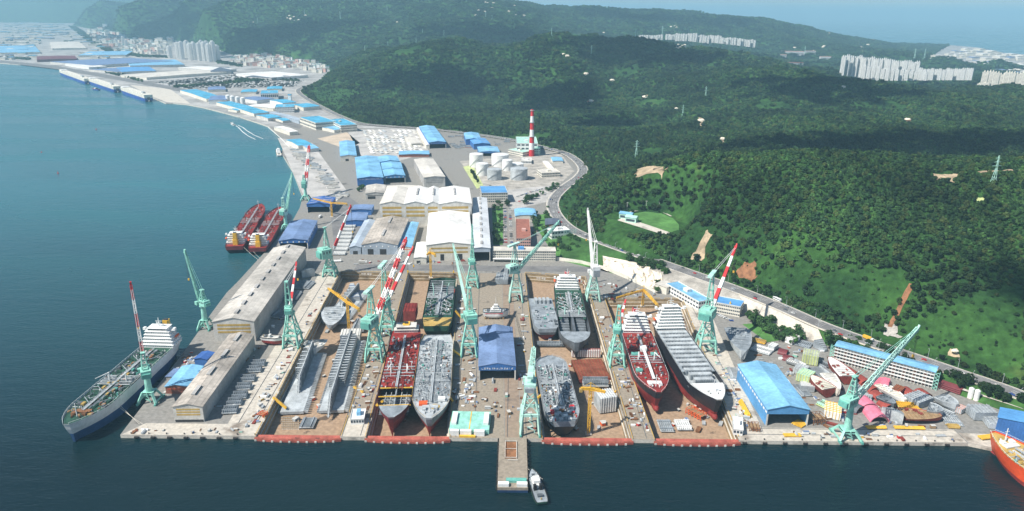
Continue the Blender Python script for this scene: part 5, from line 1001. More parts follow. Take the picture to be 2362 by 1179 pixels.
g = G(); g.box(-w_/2, w_/2, 2.2, dep, 0, 17, 'dirty_white'); g.build('wall', r); g = G(); g.ext([(-w_/2-.8, 17), (w_/2+.8, 17), (w_/2+.8, 17.5), (-w_/2-.8, 17.5)], -.6, dep+.6, 'sky_roof'); g.add([(-w_/2-.8, -.6, 17.52), (w_/2+.8, -.6, 17.52), (w_/2+.8, dep*.5, 19), (-w_/2-.8, dep*.5, 19), (-w_/2-.8, dep+.6, 17.52), (w_/2+.8, dep+.6, 17.52)], [(0, 1, 2, 3), (3, 2, 5, 4)], 'sky_roof'); g.build('roof', r)
for k in range(5):
    z = k*3.4+.0; g = G()
    if k: g.box(-w_/2, w_/2, 0, 2.2, z, z+.35, 'white'); g.box(-w_/2, w_/2, -.08, .04, z+.1, z+1.15, 'white'); g.build('gallery', r)
    if k < 4:
        g = G(); n_ = 40
        for i in range(n_):
            x = -w_/2+w_*(i+.5)/n_; g.box(x-1.2, x+1.2, 2.08, 2.19, z+.9, z+2.6, 'glass' if i % 4 else 'brick')
        g.build('window', r)
g = G()
for i in range(31): x = -w_/2+w_*i/30; g.box(x-.2, x+.2, -.02, .3, 0, 17, 'dirty_white')
g.build('column', r)
for e in (-1, 1):
    g = G(); x = e*(w_/2+2)
    for k in range(10): g.bar((x-1.5*(1 if k % 2 else -1), .5, k*1.7), (x+1.5*(1 if k % 2 else -1), .5, (k+1)*1.7), .5, 'mint'); 
    for q in (-1.8, 1.8):
        for y in (0, 3): g.bar((x+q, y, 0), (x+q, y, 17), .3, 'mint')
    g.build('stair_tower', r)
office('white site office with blue roof patch between first and second dock gates', (808,968), (839,969), (813,946), 5, 1, 'white', 'white', 'site_office', cols=5, roofbox='sky_roof')
office('long white store on the pier right of the fourth dock', (1692,990), (1714,992), (1690,962), 5, 1, 'white', 'white', 'site_office', cols=3)
# mint working platform by the second dock
loc, rz, w_, dep = footing((1036,990), (1128,992), (1040,948), 4); r = thing('work_platform', 'mint topped working platform edged with white lockers beside the second dock gate', 'platform', loc, rz); g = G(); g.box(-w_/2, w_/2, 0, dep, 0, 4, 'mint'); g.box(-.4, .4, 0, dep, 4.01, 4.1, 'yellow'); g.build('deck', r)
for x, y, a, c in ((-w_/2+3, dep*.55, 4, dep*.6), (w_/2-3, dep*.55, 4, dep*.6), (-w_*.36, -1.6, w_*.22, 3), (-w_*.08, -1.6, w_*.28, 3), (w_*.26, -1.6, w_*.26, 3)): g = G(); g.cb((x, y, 4.01 if y > 0 else 0), (a, c, 2 if y > 0 else 4.5), 'white'); g.build('locker', r)
g = G(); g.cb((-1, -4.5, 0), (w_*.4, 2, 1.5), 'yellow'); g.build('fender_beam', r)
# dock gates
for i, k in enumerate((D1, D2, D3, D4)):
    w_ = k[1].x-k[0].x; r = thing('dock_gate', ['red caisson gate closing the leftmost dock', 'red caisson gate of the dock with two finished tankers', 'red caisson gate closing the third dock, right of the jetty', 'red caisson gate of the dock with black hulled ships'][i], 'dock gate', ((k[0].x+k[1].x)/2, QY+1.2, FL), 0, 'red dock gates')
    g = G(); n_ = 20; pts = [(-w_/2-1+(w_+2)*j/n_, -5.2+2.0*abs(2*j/n_-1)**3) for j in range(n_+1)]+[(w_/2+1, 2.4), (-w_/2-1, 2.4)]; g.prism(pts, .1, 9.4, 'gate_red'); g.build('caisson', r)
    g = G(); g.prism([(p[0]*.995, p[1]+.5 if j <= n_ else p[1]-.5) for j, p in enumerate(pts)], 9.41, 9.6, 'gate_red'); g.build('walkway', r); g = G()
    for j in range(n_): a, b = pts[j], pts[j+1]; g.bar((a[0], a[1]+.3, 10.6), (b[0], b[1]+.3, 10.6), .14, 'rust'); g.bar((a[0], a[1]+.3, 9.5), (a[0], a[1]+.3, 10.6), .14, 'rust')
    g.build('railing', r)
    g = G()
    for j in range(0, n_, 2): a = pts[j]; g.cb((a[0]+1, a[1]-.2, 7.4), (1.6, .8, 1.5), 'dirty_white')
    g.build('rubbing_block', r)
# slogans painted on the end walls of two docks
def wall_text(s, px, py, size, lab):
    b = P(px, 630); me = text_geo(s, size); me.materials.append(MATS['white']); o = bpy.data.objects.new('wall_lettering', me); COL.objects.link(o); b = Vector((b.x, 0, 0)); 
    return o
dl = thing('wall_slogan', 'white painted slogan on the end wall of the first dock', 'lettering', (0, 0, 0))
y_ = min(D1[2].y, D1[3].y); a = Q(845, 643, y_-2.6); dl.location = (a.x, y_-.35, -1.9); lettering('안전 제일', 3.4, dl, (0, 0, 0), (math.pi/2, 0, 0), 'white')
dl = thing('wall_slogan', 'white painted slogan on the end wall of the third dock', 'lettering', (0, 0, 0)); y_ = min(D3[2].y, D3[3].y); a = Q(1248, 640, y_-2.6); dl.location = (a.x, y_-.6, -1.9); lettering('안전 제일', 3.0, dl, (0, 0, 0), (math.pi/2, 0, math.atan2((D3[2]-D3[3]).y, (D3[2]-D3[3]).x)), 'white')
# works along the middle shore
CY = [((415,208),(476,228),(455,207),11,'cyan_roof','cream','long cyan roofed shore hall nearest the car carriers'), ((499,236),(586,262),(522,231),10,'cyan_roof','cream','very long narrow cyan roofed hall along the shore'), ((526,252),(546,255),(535,247),7,'cyan_roof','cream','small cyan canopy in front of the long shore hall'), ((591,266),(618,273),(612,261),9,'cyan_roof','dirty_white','broad cyan roofed shed at the end of the long shore hall'), ((632,273),(652,279),(641,269),6,'cyan_roof','cream','little cyan shed behind the shore road'), ((617,259),(690,279),(622,255),9,'blue_grey','blue_grey','long thin blue grey covered gallery'), ((622,231),(652,238),(640,226),12,'cyan_roof','white','cyan roofed hall left of the slim white tower'), ((670,241),(700,248),(680,232),11,'cyan_roof','cream','cyan roofed hall under the hill road bend'), ((743,294),(771,300),(757,285),8,'sky_roof','cream','low pale blue hall in front of the white tower block'), ((660,323),(688,336),(684,317),10,'cyan_roof','cream','cyan roofed warehouse at the top of the outfitting quay'), ((545,227),(592,232),(552,219),11,'slate_blue','white','slate roofed white hall amid the shore works'), ((481,232),(522,230),(486,222),13,'slate_blue','white','white walled hall with slate roof by the silos'), ((560,246),(630,250),(566,239),9,'white_roof','cream','long white roofed hall amid the shore works'), ((632,293),(668,305),(641,288),9,'white_roof','cream','white roofed boat shed beside the sea wall'), ((555,213),(590,213),(560,207),9,'cyan_roof','cream','cyan roofed hall behind the white silos'), ((615,206),(650,205),(618,200),9,'cyan_roof','cream','cyan roofed hall behind the white office cube'), ((480,208),(520,205),(480,201),9,'slate_blue','cream','slate roofed depot by the vehicle park'), ((690,333),(712,344),(705,327),8,'sky_roof','dirty_white','small pale blue shed near the far quay crane')]
for A, B, C, h, rf, wl, lab in CY: shed(lab, A, B, C, h, 2, rf, wl, 'shore_hall', bands=0, vents=0, group='halls of the shore works', side_win=5)
office('white office cube with plain sides amid the shore works', (601,216), (641,215), (603,209), 22, 1, 'white', 'cyan_roof', cols=9); office('white office with cyan roof and three window rows amid the shore works', (634,248), (677,249), (638,241), 18, 3, 'white', 'cyan_roof', cols=12); office('cream works block with striped cyan roof, left of the tower block', (691,271), (728,284), (728,265), 20, 2, 'cream', 'cyan_roof', cols=12, penthouse=False); office('cream works block with roof tower beside the hill road', (757,276), (786,290), (780,268), 19, 3, 'cream', 'cyan_roof', cols=9)
for i, (x, y) in enumerate(((527,236), (537,238), (549,240), (561,242))):
    b = P(x, y); r = thing('silo', 'white cylindrical silo standing in a row amid the shore works', 'silo', b, 0, 'white silos amid the shore works'); g = G(); g.cyl(0, 0, 0, 24, 8, 'white', None, 18); g.build('shell', r); g = G(); g.cyl(0, 0, 24, 27, 8.2, 'white', 2, 18); g.build('roof', r)
b = P(670,240); r = thing('water_tower', 'slim white tower with cyan cap amid the shore works', 'tower', b); g = G(); g.box(-5, 5, -5, 5, 0, 32, 'white'); g.build('shaft', r); g = G(); g.box(-6, 6, -6, 6, 32, 34, 'cyan_roof'); g.build('roof', r)
FAR = [((338,179),(525,166),(322,170),11,'pale_roof','cream','long pinkish white hall beyond the vehicle park'), ((280,166),(356,161),(268,156),11,'blue_roof','dirty_white','blue striped hall left of the long pinkish hall'), ((213,151),(400,141),(165,140),14,'slate_blue','dirty_white','very long slate roofed factory behind the car carriers'), ((150,147),(205,155),(158,141),12,'white_roof','white','white hall directly above the farthest car carrier'), ((410,156),(490,163),(408,148),13,'white_roof','dirty_white','pale hall in front of the apartment towers'), ((486,166),(530,158),(484,156),13,'dark_roof','grey_wall','dark roofed hall in front of the apartment towers'), ((545,170),(626,179),(620,164),13,'white_roof','white','big white and pale blue hall before the hillside town'), ((626,180),(698,172),(630,170),12,'dark_roof','grey_wall','dark roofed shed attached to the big white hall'), ((85,138),(176,133),(85,130),14,'maroon','maroon','long dark red hall on the far plain'), ((205,160),(270,166),(208,152),10,'slate_blue','dirty_white','low slate hall above the middle car carrier'), ((300,152),(420,146),(290,140),12,'sky_roof','dirty_white','sky blue roofed factory before the small apartments'), ((120,112),(195,107),(115,97),12,'pale_roof','cream','pale sawtooth hall on the far plain'), ((0,122),(90,117),(0,106),12,'sky_roof','cream','broad pale blue hall at the left edge of the far plain'), ((180,128),(290,127),(205,119),12,'sky_roof','cream','pale blue hall beside the avenue of the far plain')]
for A, B, C, h, rf, wl, lab in FAR: shed(lab, A, B, C, h, 1.5, rf, wl, 'factory_hall', side_win=6, group='factory halls on the far plain')
# instanced far works, town houses and towers
def proto(name, label, cat, group, parts):
    r = thing(name, label, cat, (0, 0, 0), 0, group)
    for nm, g in parts: g.build(nm, r)
    return r
rd = random.Random(12)
first = {}
def place(key, make, loc, rz, sc):
    if key not in first: r = make(); first[key] = r; r.location = loc; r.rotation_euler = (0, 0, rz); r.scale = sc
    else: copy_of(first[key], loc, rz, None, None, sc)
def mk_hall(rf, wl, lab): 
    def f():
        a = G().box(-.5, .5, -.5, .5, 0, 1, wl); b = G().ext([(.52, 1), (0, 1.2), (-.52, 1), (-.52, .97), (.52, .97)], -.52, .52, rf); return proto('far_hall', lab, 'building', 'low halls of the distant industrial plain', [('wall', a), ('roof', b)])
    return f
HK = [('white_roof', 'cream', 'small distant hall with white roof on the far industrial plain'), ('sky_roof', 'cream', 'small distant hall with pale blue roof on the far industrial plain'), ('pale_roof', 'cream', 'small distant hall with cream roof on the far industrial plain'), ('slate_blue', 'dirty_white', 'small distant hall with slate roof on the far industrial plain'), ('cyan_roof', 'cream', 'small distant hall with cyan roof on the far industrial plain')]
def in_px(px, py, poly): return bool(inside(np.array([px*1.]), np.array([py*1.]), poly)[0])
PLAIN = [(0,35),(130,42),(165,66),(210,92),(255,116),(300,134),(240,146),(120,142),(0,138)]
for row in range(17):
    y = 40+row*6.0; step = 11+row*1.0
    for c in range(int(330/step)):
        px, py = c*step+rd.uniform(-6, 6), y+rd.uniform(-2, 2)
        if not in_px(px, py, PLAIN) or rd.random() < .06 or (88 < px < 190 and 95 < py < 140): continue
        k = rd.choice([0, 0, 1, 1, 1, 2, 2, 3, 4]); p = P(px, py); s = (p.y/1650.)
        place(('hall', k), mk_hall(*HK[k]), (p.x, p.y, 0), rd.choice([.15, .2, -1.35, .18]), (s*rd.uniform(8, 19), s*rd.uniform(9, 26), rd.uniform(9, 16)))
def mk_house(rf, wl, lab, nm='town_house'):
    def f():
        a = G().box(-5, 5, -4, 4, 0, 7, wl); b = G().box(-5.3, 5.3, -4.3, 4.3, 7, 7.6, rf); w_ = G()
        for z in (1.2, 4.4):
            for x in (-3.4, 0, 3.4): w_.box(x-.8, x+.8, -4.08, -4.0, z, z+1.6, 'glass')
        return proto(nm, lab, 'house', 'houses of the town below the mountain', [('wall', a), ('roof', b)])
    return f
HS = [('white', 'cream', 'small white flat roofed house in the town below the mountain'), ('brick', 'dirty_white', 'small house with brick red roof in the town below the mountain'), ('mint_dark', 'white', 'small house with dark green roof in the town below the mountain'), ('pale_roof', 'pinkish', 'small pink walled house in the town below the mountain')]
TOWN = [[(198,72),(240,68),(290,88),(330,98),(400,96),(392,128),(330,126),(270,122),(225,104)], [(530,146),(545,132),(600,130),(690,140),(735,146),(758,160),(740,172),(690,160),(640,158),(560,152)]]
for poly in TOWN:
    y = min(p[1] for p in poly)+2
    while y < max(p[1] for p in poly):
        x = min(p[0] for p in poly)
        while x < max(p[0] for p in poly):
            if in_px(x, y, poly) and rd.random() < .86:
                px, py = x+rd.uniform(-2, 2), y+rd.uniform(-1, 1); p = P(px, py); k = rd.choice([0, 0, 0, 1, 2, 3]); s = rd.uniform(1.2, 2.1)*(p.y/4200); hz_ = float(height(np.array([p.x]), np.array([p.y]))[0][0]); place(('house', k), mk_house(*HS[k]), (p.x, p.y, max(0, hz_)), rd.uniform(-.5, .5), (s*1.3, s, s*rd.uniform(.9, 1.8)))
            x += 7.5
        y += 3.4
def mk_tower(lab, grp, wl='white', fl=20):
    def f():
        a = G().box(-15, 15, -6, 6, 0, 60, wl); a.box(-9, -5, -3, 3, 60, 64, wl); a.box(5, 9, -3, 3, 60, 64, wl); w_ = G()
        for x in (-11, -5.5, 0, 5.5, 11):
            for k in range(fl): w_.box(x-1.3, x+1.3, -6.12, -6.0, 1.2+k*60/fl, 1.2+k*60/fl+1.5, 'glass')
        c = G()
        for x in (-15, -8.2, -2.7, 2.7, 8.2, 15): c.box(x-.35, x+.35, -7.2, -6.01, 0, 60, 'white')
        return proto('apartment_tower', lab, 'apartment tower', grp, [('wall', a), ('window', w_), ('balcony_wall', c)])
    return f
def towers(key, lab, grp, lst, wpx, wl='white', Y=None, rz=-.85):
    for i, (px, top, base) in enumerate(lst):
        if Y: y_ = Y+rd.uniform(-60, 60); a = Q(px, base, y_)
        else: a = P(px, base)
        zt = Q(px, top, a.y).z; s = wpx*a.y/1650./CT/30*.86; z0 = a.z; place(key, mk_tower(lab, grp, wl), (a.x, a.y, z0), rz+rd.uniform(-.06, .06), (s, s*1.2, (zt-z0)/62.))
towers('t1', 'tall slab apartment tower in the cluster below the left mountain', 'apartment towers below the left mountain', [(393,106,134),(414,98,136),(421,96,137),(441,100,139),(450,97,139),(462,99,140),(474,97,141),(484,101,142),(494,95,142),(503,104,141),(434,94,134),(468,93,133),(479,95,134)], 15, 'white')
towers('t2', 'small pale apartment block before the wooded left mountain', 'small apartment blocks before the left mountain', [(270,88,106),(286,84,108),(293,92,112),(389,85,95),(398,85,96),(413,83,90),(420,82,88),(275,98,114),(350,92,102),(365,93,102),(310,105,114),(335,104,114),(372,103,112)], 9, 'white')
lst = [(1476+i*5.6, 81+(0 if i < 10 else (-1 if i < 15 else (-3 if i < 24 else (1 if i < 34 else 6)))) + max(0, i-36)*.5+rd.uniform(-1.5, 1), 92+max(0, i-20)*.65 + (3 if 14 < i < 30 else 0)) for i in range(48) if i != 10]
towers('t3', 'white apartment tower in the long pale row beyond the middle ridge', 'apartment row beyond the middle ridge', lst, 5.8, 'white', 4700)
lst = [(1941+i*9.4, 127+i*.9+rd.uniform(-2, 2), 176+i*.6) for i in range(19)]
towers('t4', 'tall white apartment tower in the row standing behind the right hand hill', 'apartment row behind the right hand hill', lst, 10, 'white', 3500)
lst = [(1990+i*11, 152+i*1.2+rd.uniform(-2, 2), 186) for i in range(14)]+[(2120+i*9, 158+rd.uniform(-2, 3), 185) for i in range(14)]
towers('t5', 'low white apartment block in front of the tall row on the right', 'lower blocks by the tall apartment row', lst, 8, 'white', 3250)
lst = [(2262,164,226),(2275,163,226),(2288,166,226),(2300,170,228),(2312,165,228),(2324,166,228),(2337,168,228),(2350,166,228),(2361,169,228),(2268,190,230),(2255,192,228)]
towers('t6', 'tall white apartment tower in the cluster at the right edge beyond the hill', 'apartment cluster at the right edge', lst, 13, 'cream', 2750)
for i, (a, b, c, h, lab) in enumerate((((1808,124),(1852,124),(1806,119),22,'long white school building on the wooded slope beyond the ridge'), ((1786,128),(1812,126),(1786,124),14,'low white building left of the long school'), ((1893,136),(1915,136),(1893,131),22,'pale building with red roof right of the long school'), ((1818,150),(1850,151),(1818,146),16,'white hall with striped gable below the long school'), ((1858,122),(1880,121),(1858,118),18,'white school annex at the right end of the long school'))):
    p = on_hill((a[0]+b[0])/2, a[1]+3) or P(a[0], a[1]); bz = p.z-6; s_ = p.y/1650/CT; w_ = (b[0]-a[0])*s_; r = thing('school_building' if i != 3 else 'village_hall', lab, 'building', (p.x, p.y, bz), -.1); g = G().box(-w_/2, w_/2, 0, w_*.3, 0, h+6, 'white'); g.build('wall', r); g = G().box(-w_/2-1, w_/2+1, -1, w_*.3+1, h+6, h+8, 'pinkish' if i != 3 else 'brick'); g.build('roof', r)
    for k in range(3): g = G().box(-w_*.47, w_*.47, -.2, -.01, 8+k*5, 10.5+k*5, 'glass'); g.build('window', r)
rd = random.Random(4); EP = [(2195,122),(2225,114),(2270,114),(2310,124),(2362,132),(2362,178),(2290,165),(2200,140),(2130,150),(2150,135)]
y = 112
while y < 180:
    x = 2130+rd.uniform(0, 8)
    while x < 2400:
        if in_px(min(x, 2360), y, EP) and rd.random() < .7:
            p = P(x, y); s = p.y/1650; k = rd.choice([0, 0, 2, 2, 3]); place(('east', k), mk_hall(HK[k][0], HK[k][1], 'distant shipyard hall by the open sea, ' + ['white', '', 'cream', 'slate'][k] + ' roofed'), (p.x, p.y, 1), .1, (s*rd.uniform(8, 18), s*rd.uniform(10, 24), rd.uniform(10, 22)))
        x += rd.uniform(10, 18)
    y += 5.5
# ---------------------------------------------------------------- hull blocks, plates and gear about the yard
def frame_of(a, b, z=0.):
    A_, B_ = P(*a, z), P(*b, z); return (A_+B_)/2, math.atan2((B_-A_).y, (B_-A_).x), (B_-A_).length
def block(kind, label, a, b, w_, h, m, m2=None, z=0., name=None, group=None):
    c, rz, L = frame_of(a, b, z); m2 = m2 or m; nm = name or {'shell': 'shell_plate', 'panel': 'deck_panel', 'box': 'hull_block', 'bow': 'bow_block', 'wedge': 'wedge_block'}[kind]
    r = thing(nm, label, 'ship block' if kind != 'panel' else 'steel panel', c, rz, group); x0, x1 = -L/2, L/2; g = G(); k_ = G()
    if kind == 'shell':
        n_ = 9; ring = [(w_/2*math.cos(t), h*math.sin(t)) for t in [math.pi*i/n_ for i in range(n_+1)]]; inn = [(p[0]*.93, p[1]-.45) for p in ring]
        g.loft([[(x, p[0], max(.05, p[1])) for p in ring]+[(x, p[0], max(.02, p[1])) for p in inn[::-1]] for x in (x0, x1)], m); g.build('plate', r)
        for i in range(max(3, int(L/2.6))): x = x0+L*(i+.5)/max(3, int(L/2.6)); k_.loft([[(x-.12, p[0]*.92, max(.03, p[1]-.5)) for p in ring]+[(x-.12, p[0]*.80, max(.01, p[1]*.85-.9)) for p in ring[::-1]], [(x+.12, p[0]*.92, max(.03, p[1]-.5)) for p in ring]+[(x+.12, p[0]*.80, max(.01, p[1]*.85-.9)) for p in ring[::-1]]], m2)
        k_.build('rib', r)
    elif kind == 'panel':
        g.box(x0, x1, -w_/2, w_/2, h*.35, h*.6, m); g.build('plate', r)
        for i in range(max(3, int(L/1.6))): x = x0+L*(i+.5)/max(3, int(L/1.6)); k_.box(x-.22, x+.22, -w_*.48, w_*.48, h*.6, h, m2)
        for y in (-.3, .3): k_.box(x0, x1, w_*y-.35, w_*y+.35, h*.6+.01, h*1.25, m2)
        k_.build('stiffener', r); s_ = G()
        for x in (x0*.8, 0, x1*.8):
            for y in (-w_*.4, w_*.4): s_.cb((x, y, 0), (1, 1, h*.35), 'wood')
        s_.build('support_block', r)
    elif kind == 'box':
        g.box(x0, x1, -w_/2, w_/2, .6, h, m); g.build('plating', r)
        for i in range(max(3, int(L/2.2))): x = x0+L*(i+.5)/max(3, int(L/2.2)); k_.box(x-.18, x+.18, -w_/2-.35, w_/2+.35, .8, h+.4, m2)
        for i in range(max(2, int(w_/3))): y = -w_/2+w_*(i+.5)/max(2, int(w_/3)); k_.box(x0-.3, x1+.3, y-.15, y+.15, h+.02, h+.6, m2)
        k_.build('stiffener', r); s_ = G()
        for x in (x0*.8, x1*.8):
            for y in (-w_*.4, w_*.4): s_.cb((x, y, 0), (1.2, 1.2, .6), 'wood')
        s_.build('support_block', r)
    elif kind == 'bow':
        rings = []
        for i in range(11):
            t = i/10; q = max(.06, (1-t**2.2))**.6; rings.append([(x0+L*t, -w_/2*q, h*(.92+.12*t)), (x0+L*t, -w_/2*q*.75, h*.45), (x0+L*t*.94, -w_/2*q*.3, .5), (x0+L*t*.94, w_/2*q*.3, .5), (x0+L*t, w_/2*q*.75, h*.45), (x0+L*t, w_/2*q, h*(.92+.12*t))])
        g.loft(rings, m, closed=False); g.build('plating', r); vs = []
        for q in rings: vs += [(q[0][0], q[0][1]*.97, q[0][2]-.5), (q[5][0], q[5][1]*.97, q[5][2]-.5)]
        k_.add(vs, [(2*i, 2*i+2, 2*i+3, 2*i+1) for i in range(10)], m2); k_.build('deck', r); s_ = G(); rd = random.Random(len(label))
        for i in range(9): s_.box(x0+L*i/10, x0+L*i/10+.3, -w_*.38*(1-(i/10)**2.5), w_*.38*(1-(i/10)**2.5), h*.86, h*1.0, m2 if m2 != 'white' else 'dirty_white')
        for i in range(6): s_.cb((x0+L*rd.uniform(.05, .6), rd.uniform(-.3, .3)*w_, h*.88), (rd.uniform(1, 3), rd.uniform(1, 3), rd.uniform(.8, 2)), m)
        s_.build('deck_frame', r)
    elif kind == 'wedge':
        g.add([(x0, -w_/2, .4), (x1, -w_*.2, .4), (x1, w_*.2, .4), (x0, w_/2, .4), (x0, -w_/2, h), (x1, -w_*.12, h*.35), (x1, w_*.12, h*.35), (x0, w_/2, h)], [(0,3,2,1),(4,5,6,7),(0,1,5,4),(1,2,6,5),(2,3,7,6),(3,0,4,7)], m); g.build('plating', r)
        for i in range(5): t = i/5; k_.box(x0+L*t, x0+L*t+.35, -w_/2*(1-.7*t), w_/2*(1-.7*t), h*(1-.62*t)-.1, h*(1-.6*t)+.5, m2)
        k_.build('stiffener', r)
    return r
for k_, (kd, a_, b_, w_, h_, m_, m2_, lab) in enumerate((('panel', (1690,852), (1700,876), 12, 2.5, 'steel', 'steel_light', 'narrow grey panel on the pier beside the blue hall wall'), ('box', (1775,803), (1790,808), 10, 5, 'steel_light', 'white', 'small pale block above the upper maroon shell plate'), ('wedge', (1862,905), (1850,884), 12, 6, 'steel_light', 'white', 'pale wedge leaning against the blue hall side'), ('panel', (1838,890), (1862,916), 10, 2, 'steel_light', 'steel', 'long pale plate against the right wall of the blue hall'), ('box', (1932,872), (1944,880), 12, 6, 'steel', 'steel_dark', 'dark grey block between ribbed panel and maroon bow piece'), ('wedge', (1966,898), (1985,904), 13, 7, 'steel', 'steel_light', 'grey wedge behind the upper pink shell'), ('panel', (2000,880), (2030,890), 12, 2, 'steel', 'steel_light', 'grey plate lying in front of the gallery building'), ('box', (2060,905), (2080,912), 12, 6, 'primer_red', 'rust', 'red block between gallery building and white ribbed half hull'), ('shell', (2110,955), (2130,962), 12, 5, 'steel_light', 'steel', 'grey curved shell behind the olive decked hull piece'), ('bow', (2030,925), (2062,945), 13, 6, 'steel_dark', 'steel', 'dark half hull piece left of the grey pyramid'), ('box', (2208,948), (2222,954), 9, 5, 'steel_light', 'pinkish', 'pale block with pink ribs at the yard road'), ('panel', (1890,930), (1915,942), 12, 2.4, 'lime', 'pale_mint', 'pale green plate below the cream half hull'), ('wedge', (1752,850), (1738,838), 11, 7, 'steel', 'steel_light', 'grey wedge in front of the pale square deck plate'), ('panel', (1888,838), (1912,850), 13, 2, 'steel_dark', 'steel', 'dark plate beside the gallery building stair'))): block(kd, lab, a_, b_, w_, h_, m_, m2_)
BL = [('bow', 'big grey bow section behind the light blue hall', (1697,782), (1712,838), 26, 13, 'steel_light', 'steel'), ('panel', 'pale square deck plate right of the big grey bow section', (1736,803), (1780,816), 15, 2.4, 'steel_light', 'white'), ('shell', 'maroon curved shell plate, upper of two by the blue hall back', (1796,812), (1816,817), 11, 4, 'maroon', 'rust'), ('shell', 'maroon curved shell plate, lower of two by the blue hall back', (1806,826), (1828,832), 11, 4, 'maroon', 'rust'), ('box', 'lime sided block with grey gridded top near the gallery building', (1850,831), (1886,838), 16, 10, 'lime', 'steel_light'), ('bow', 'small pale boat shaped block beside the maroon shell plates', (1815,838), (1858,852), 9, 5, 'steel_light', 'white'), ('wedge', 'grey wedge block standing by the road bend near the gallery building', (1885,800), (1905,812), 11, 8, 'steel', 'steel_light'), ('panel', 'wide grey plate lying below the trees near the gallery building', (1832,789), (1872,800), 16, 1.8, 'steel', 'steel'),
 ('panel', 'large grey ribbed panel in the middle of the block yard', (1872,855), (1906,882), 26, 4, 'steel', 'steel_light'), ('box', 'pale green block with white pipes beside the large ribbed panel', (1842,872), (1872,882), 15, 8, 'lime', 'pale_mint'), ('box', 'pale grey block above the pale green one', (1834,856), (1860,864), 13, 6, 'steel_light', 'steel_light'), ('bow', 'maroon bow piece with white inside, upper middle of the block yard', (1954,888), (1910,845), 17, 10, 'primer_red', 'white'), ('bow', 'maroon bow piece with cream inside near the blue hall front', (1910,918), (1868,888), 16, 10, 'primer_red', 'cream'), ('bow', 'cream half hull with dark curved edge left of the lettered crane', (1905,880), (1932,918), 14, 9, 'cream', 'white'), ('box', 'white block with yellow corner on the quay left of the lettered crane', (1900,952), (1938,960), 18, 7, 'white', 'yellow'), ('panel', 'dark grey panel behind the pink shells', (1970,918), (2010,928), 14, 4, 'steel', 'steel_light'), ('shell', 'black curved shell at the foot of the lettered crane', (1962,940), (1985,952), 13, 6, 'steel_dark', 'steel'),
 ('shell', 'pink curved shell, upper of two in a line', (1985,925), (2006,945), 16, 6, 'pink', 'pinkish'), ('shell', 'pink curved shell with open end, lower of two in a line', (2008,948), (2030,975), 16, 6, 'pink', 'pinkish'), ('wedge', 'pink pointed block beside the white ribbed frame', (2030,898), (2048,880), 12, 9, 'pink', 'pink'), ('bow', 'white ribbed half hull, right of the pink pointed block', (2028,898), (2086,936), 14, 6, 'white', 'cream'), ('wedge', 'grey pyramid shaped block right of the lower pink shell', (2055,972), (2068,955), 17, 10, 'steel_light', 'steel'), ('panel', 'yellow topped flat block in front of the white ribbed half hull', (2072,945), (2118,948), 17, 4, 'lime', 'yellow'), ('bow', 'olive decked hull piece with maroon edge near the quay road', (2078,966), (2168,972), 19, 6, 'primer_red', 'wood'), ('box', 'grey block between yellow topped block and maroon shells', (2098,922), (2134,940), 20, 7, 'steel', 'steel_light'), ('bow', 'grey hull piece with red lower edge near the right end', (2138,955), (2172,965), 18, 8, 'steel_light', 'steel'), ('bow', 'pale hull piece with pink end, upper right of the block yard', (2166,930), (2204,952), 17, 8, 'steel_light', 'steel_light'), ('panel', 'flat grey plate at the right end of the block yard', (2172,968), (2214,972), 18, 1.5, 'steel_light', 'steel'), ('panel', 'second flat grey plate, behind the other right end plate', (2166,948), (2196,960), 14, 1.5, 'steel', 'steel_light'),
 ('box', 'stack of grey blocks near the dark blue shed', (2250,952), (2272,972), 18, 8, 'steel', 'steel_light'), ('box', 'lower grey block beside the dark blue shed', (2282,970), (2300,992), 13, 5, 'steel_light', 'steel'),
 ('box', 'grey block sheltered under the movable blue shelter', (1146,858), (1150,836), 27, 9, 'steel', 'steel_light'), ('box', 'grey block alone at the head of the slipway', (1157,657), (1160,640), 15, 7, 'steel', 'steel_light'), ('box', 'red block at the head of the first finished tanker in the second dock', (945,742), (950,722), 13, 12, 'primer_red', 'deck_red'),
 ('wedge', 'grey wedge block at the far corner of the long shed', (712,640), (705,626), 16, 10, 'steel_light', 'steel'), ('panel', 'grey deck panel below the grey wedge by the long shed', (690,668), (706,652), 24, 3, 'steel_light', 'steel'), ('panel', 'dark grey deck panel beside the long shed wall', (662,695), (676,676), 22, 3, 'steel', 'steel'), ('panel', 'wide bluish panel beside the steep jib crane', (640,736), (660,722), 20, 3, 'steel_light', 'steel'),
 ('box', 'white gable block standing near the block yard road', (1818,794), (1836,786), 8, 7, 'white', 'dirty_white'), ('panel', 'long orange slab beside the yard road', (1732,785), (1766,793), 7, 2.4, 'yellow', 'ochre')]
for a in BL: block(*a)
for i, (x, y) in enumerate(((1963,863),(1988,880),(2008,898),(2025,916),(2044,937),(2094,908),(2128,912))): block('shell', 'brownish red curved shell plate lying in the diagonal row of the block yard', (x-10,y-7), (x+10,y+7), 12, 4.5, 'primer_red', 'rust', group='red shell plates of the block yard')
for i, (x, y) in enumerate(((594,842),(586,856),(571,877),(562,896),(553,916),(541,931),(531,950))): block('panel', 'grey ribbed steel panel in the row between long shed and first dock', (x-16,y+1), (x+18,y-1), 10, 3.6, 'steel_light', 'steel', group='ribbed panels beside the long grey shed')
for x, y in ((804,523),(800,532),(797,541),(795,550),(792,559),(789,568),(786,577),(781,587)): block('panel', 'pale deck panel in the straight row beside the weathered grey hall', (x-16,y), (x+17,y), 10, 3, 'steel_light', 'white', group='pale deck panels in a straight row')
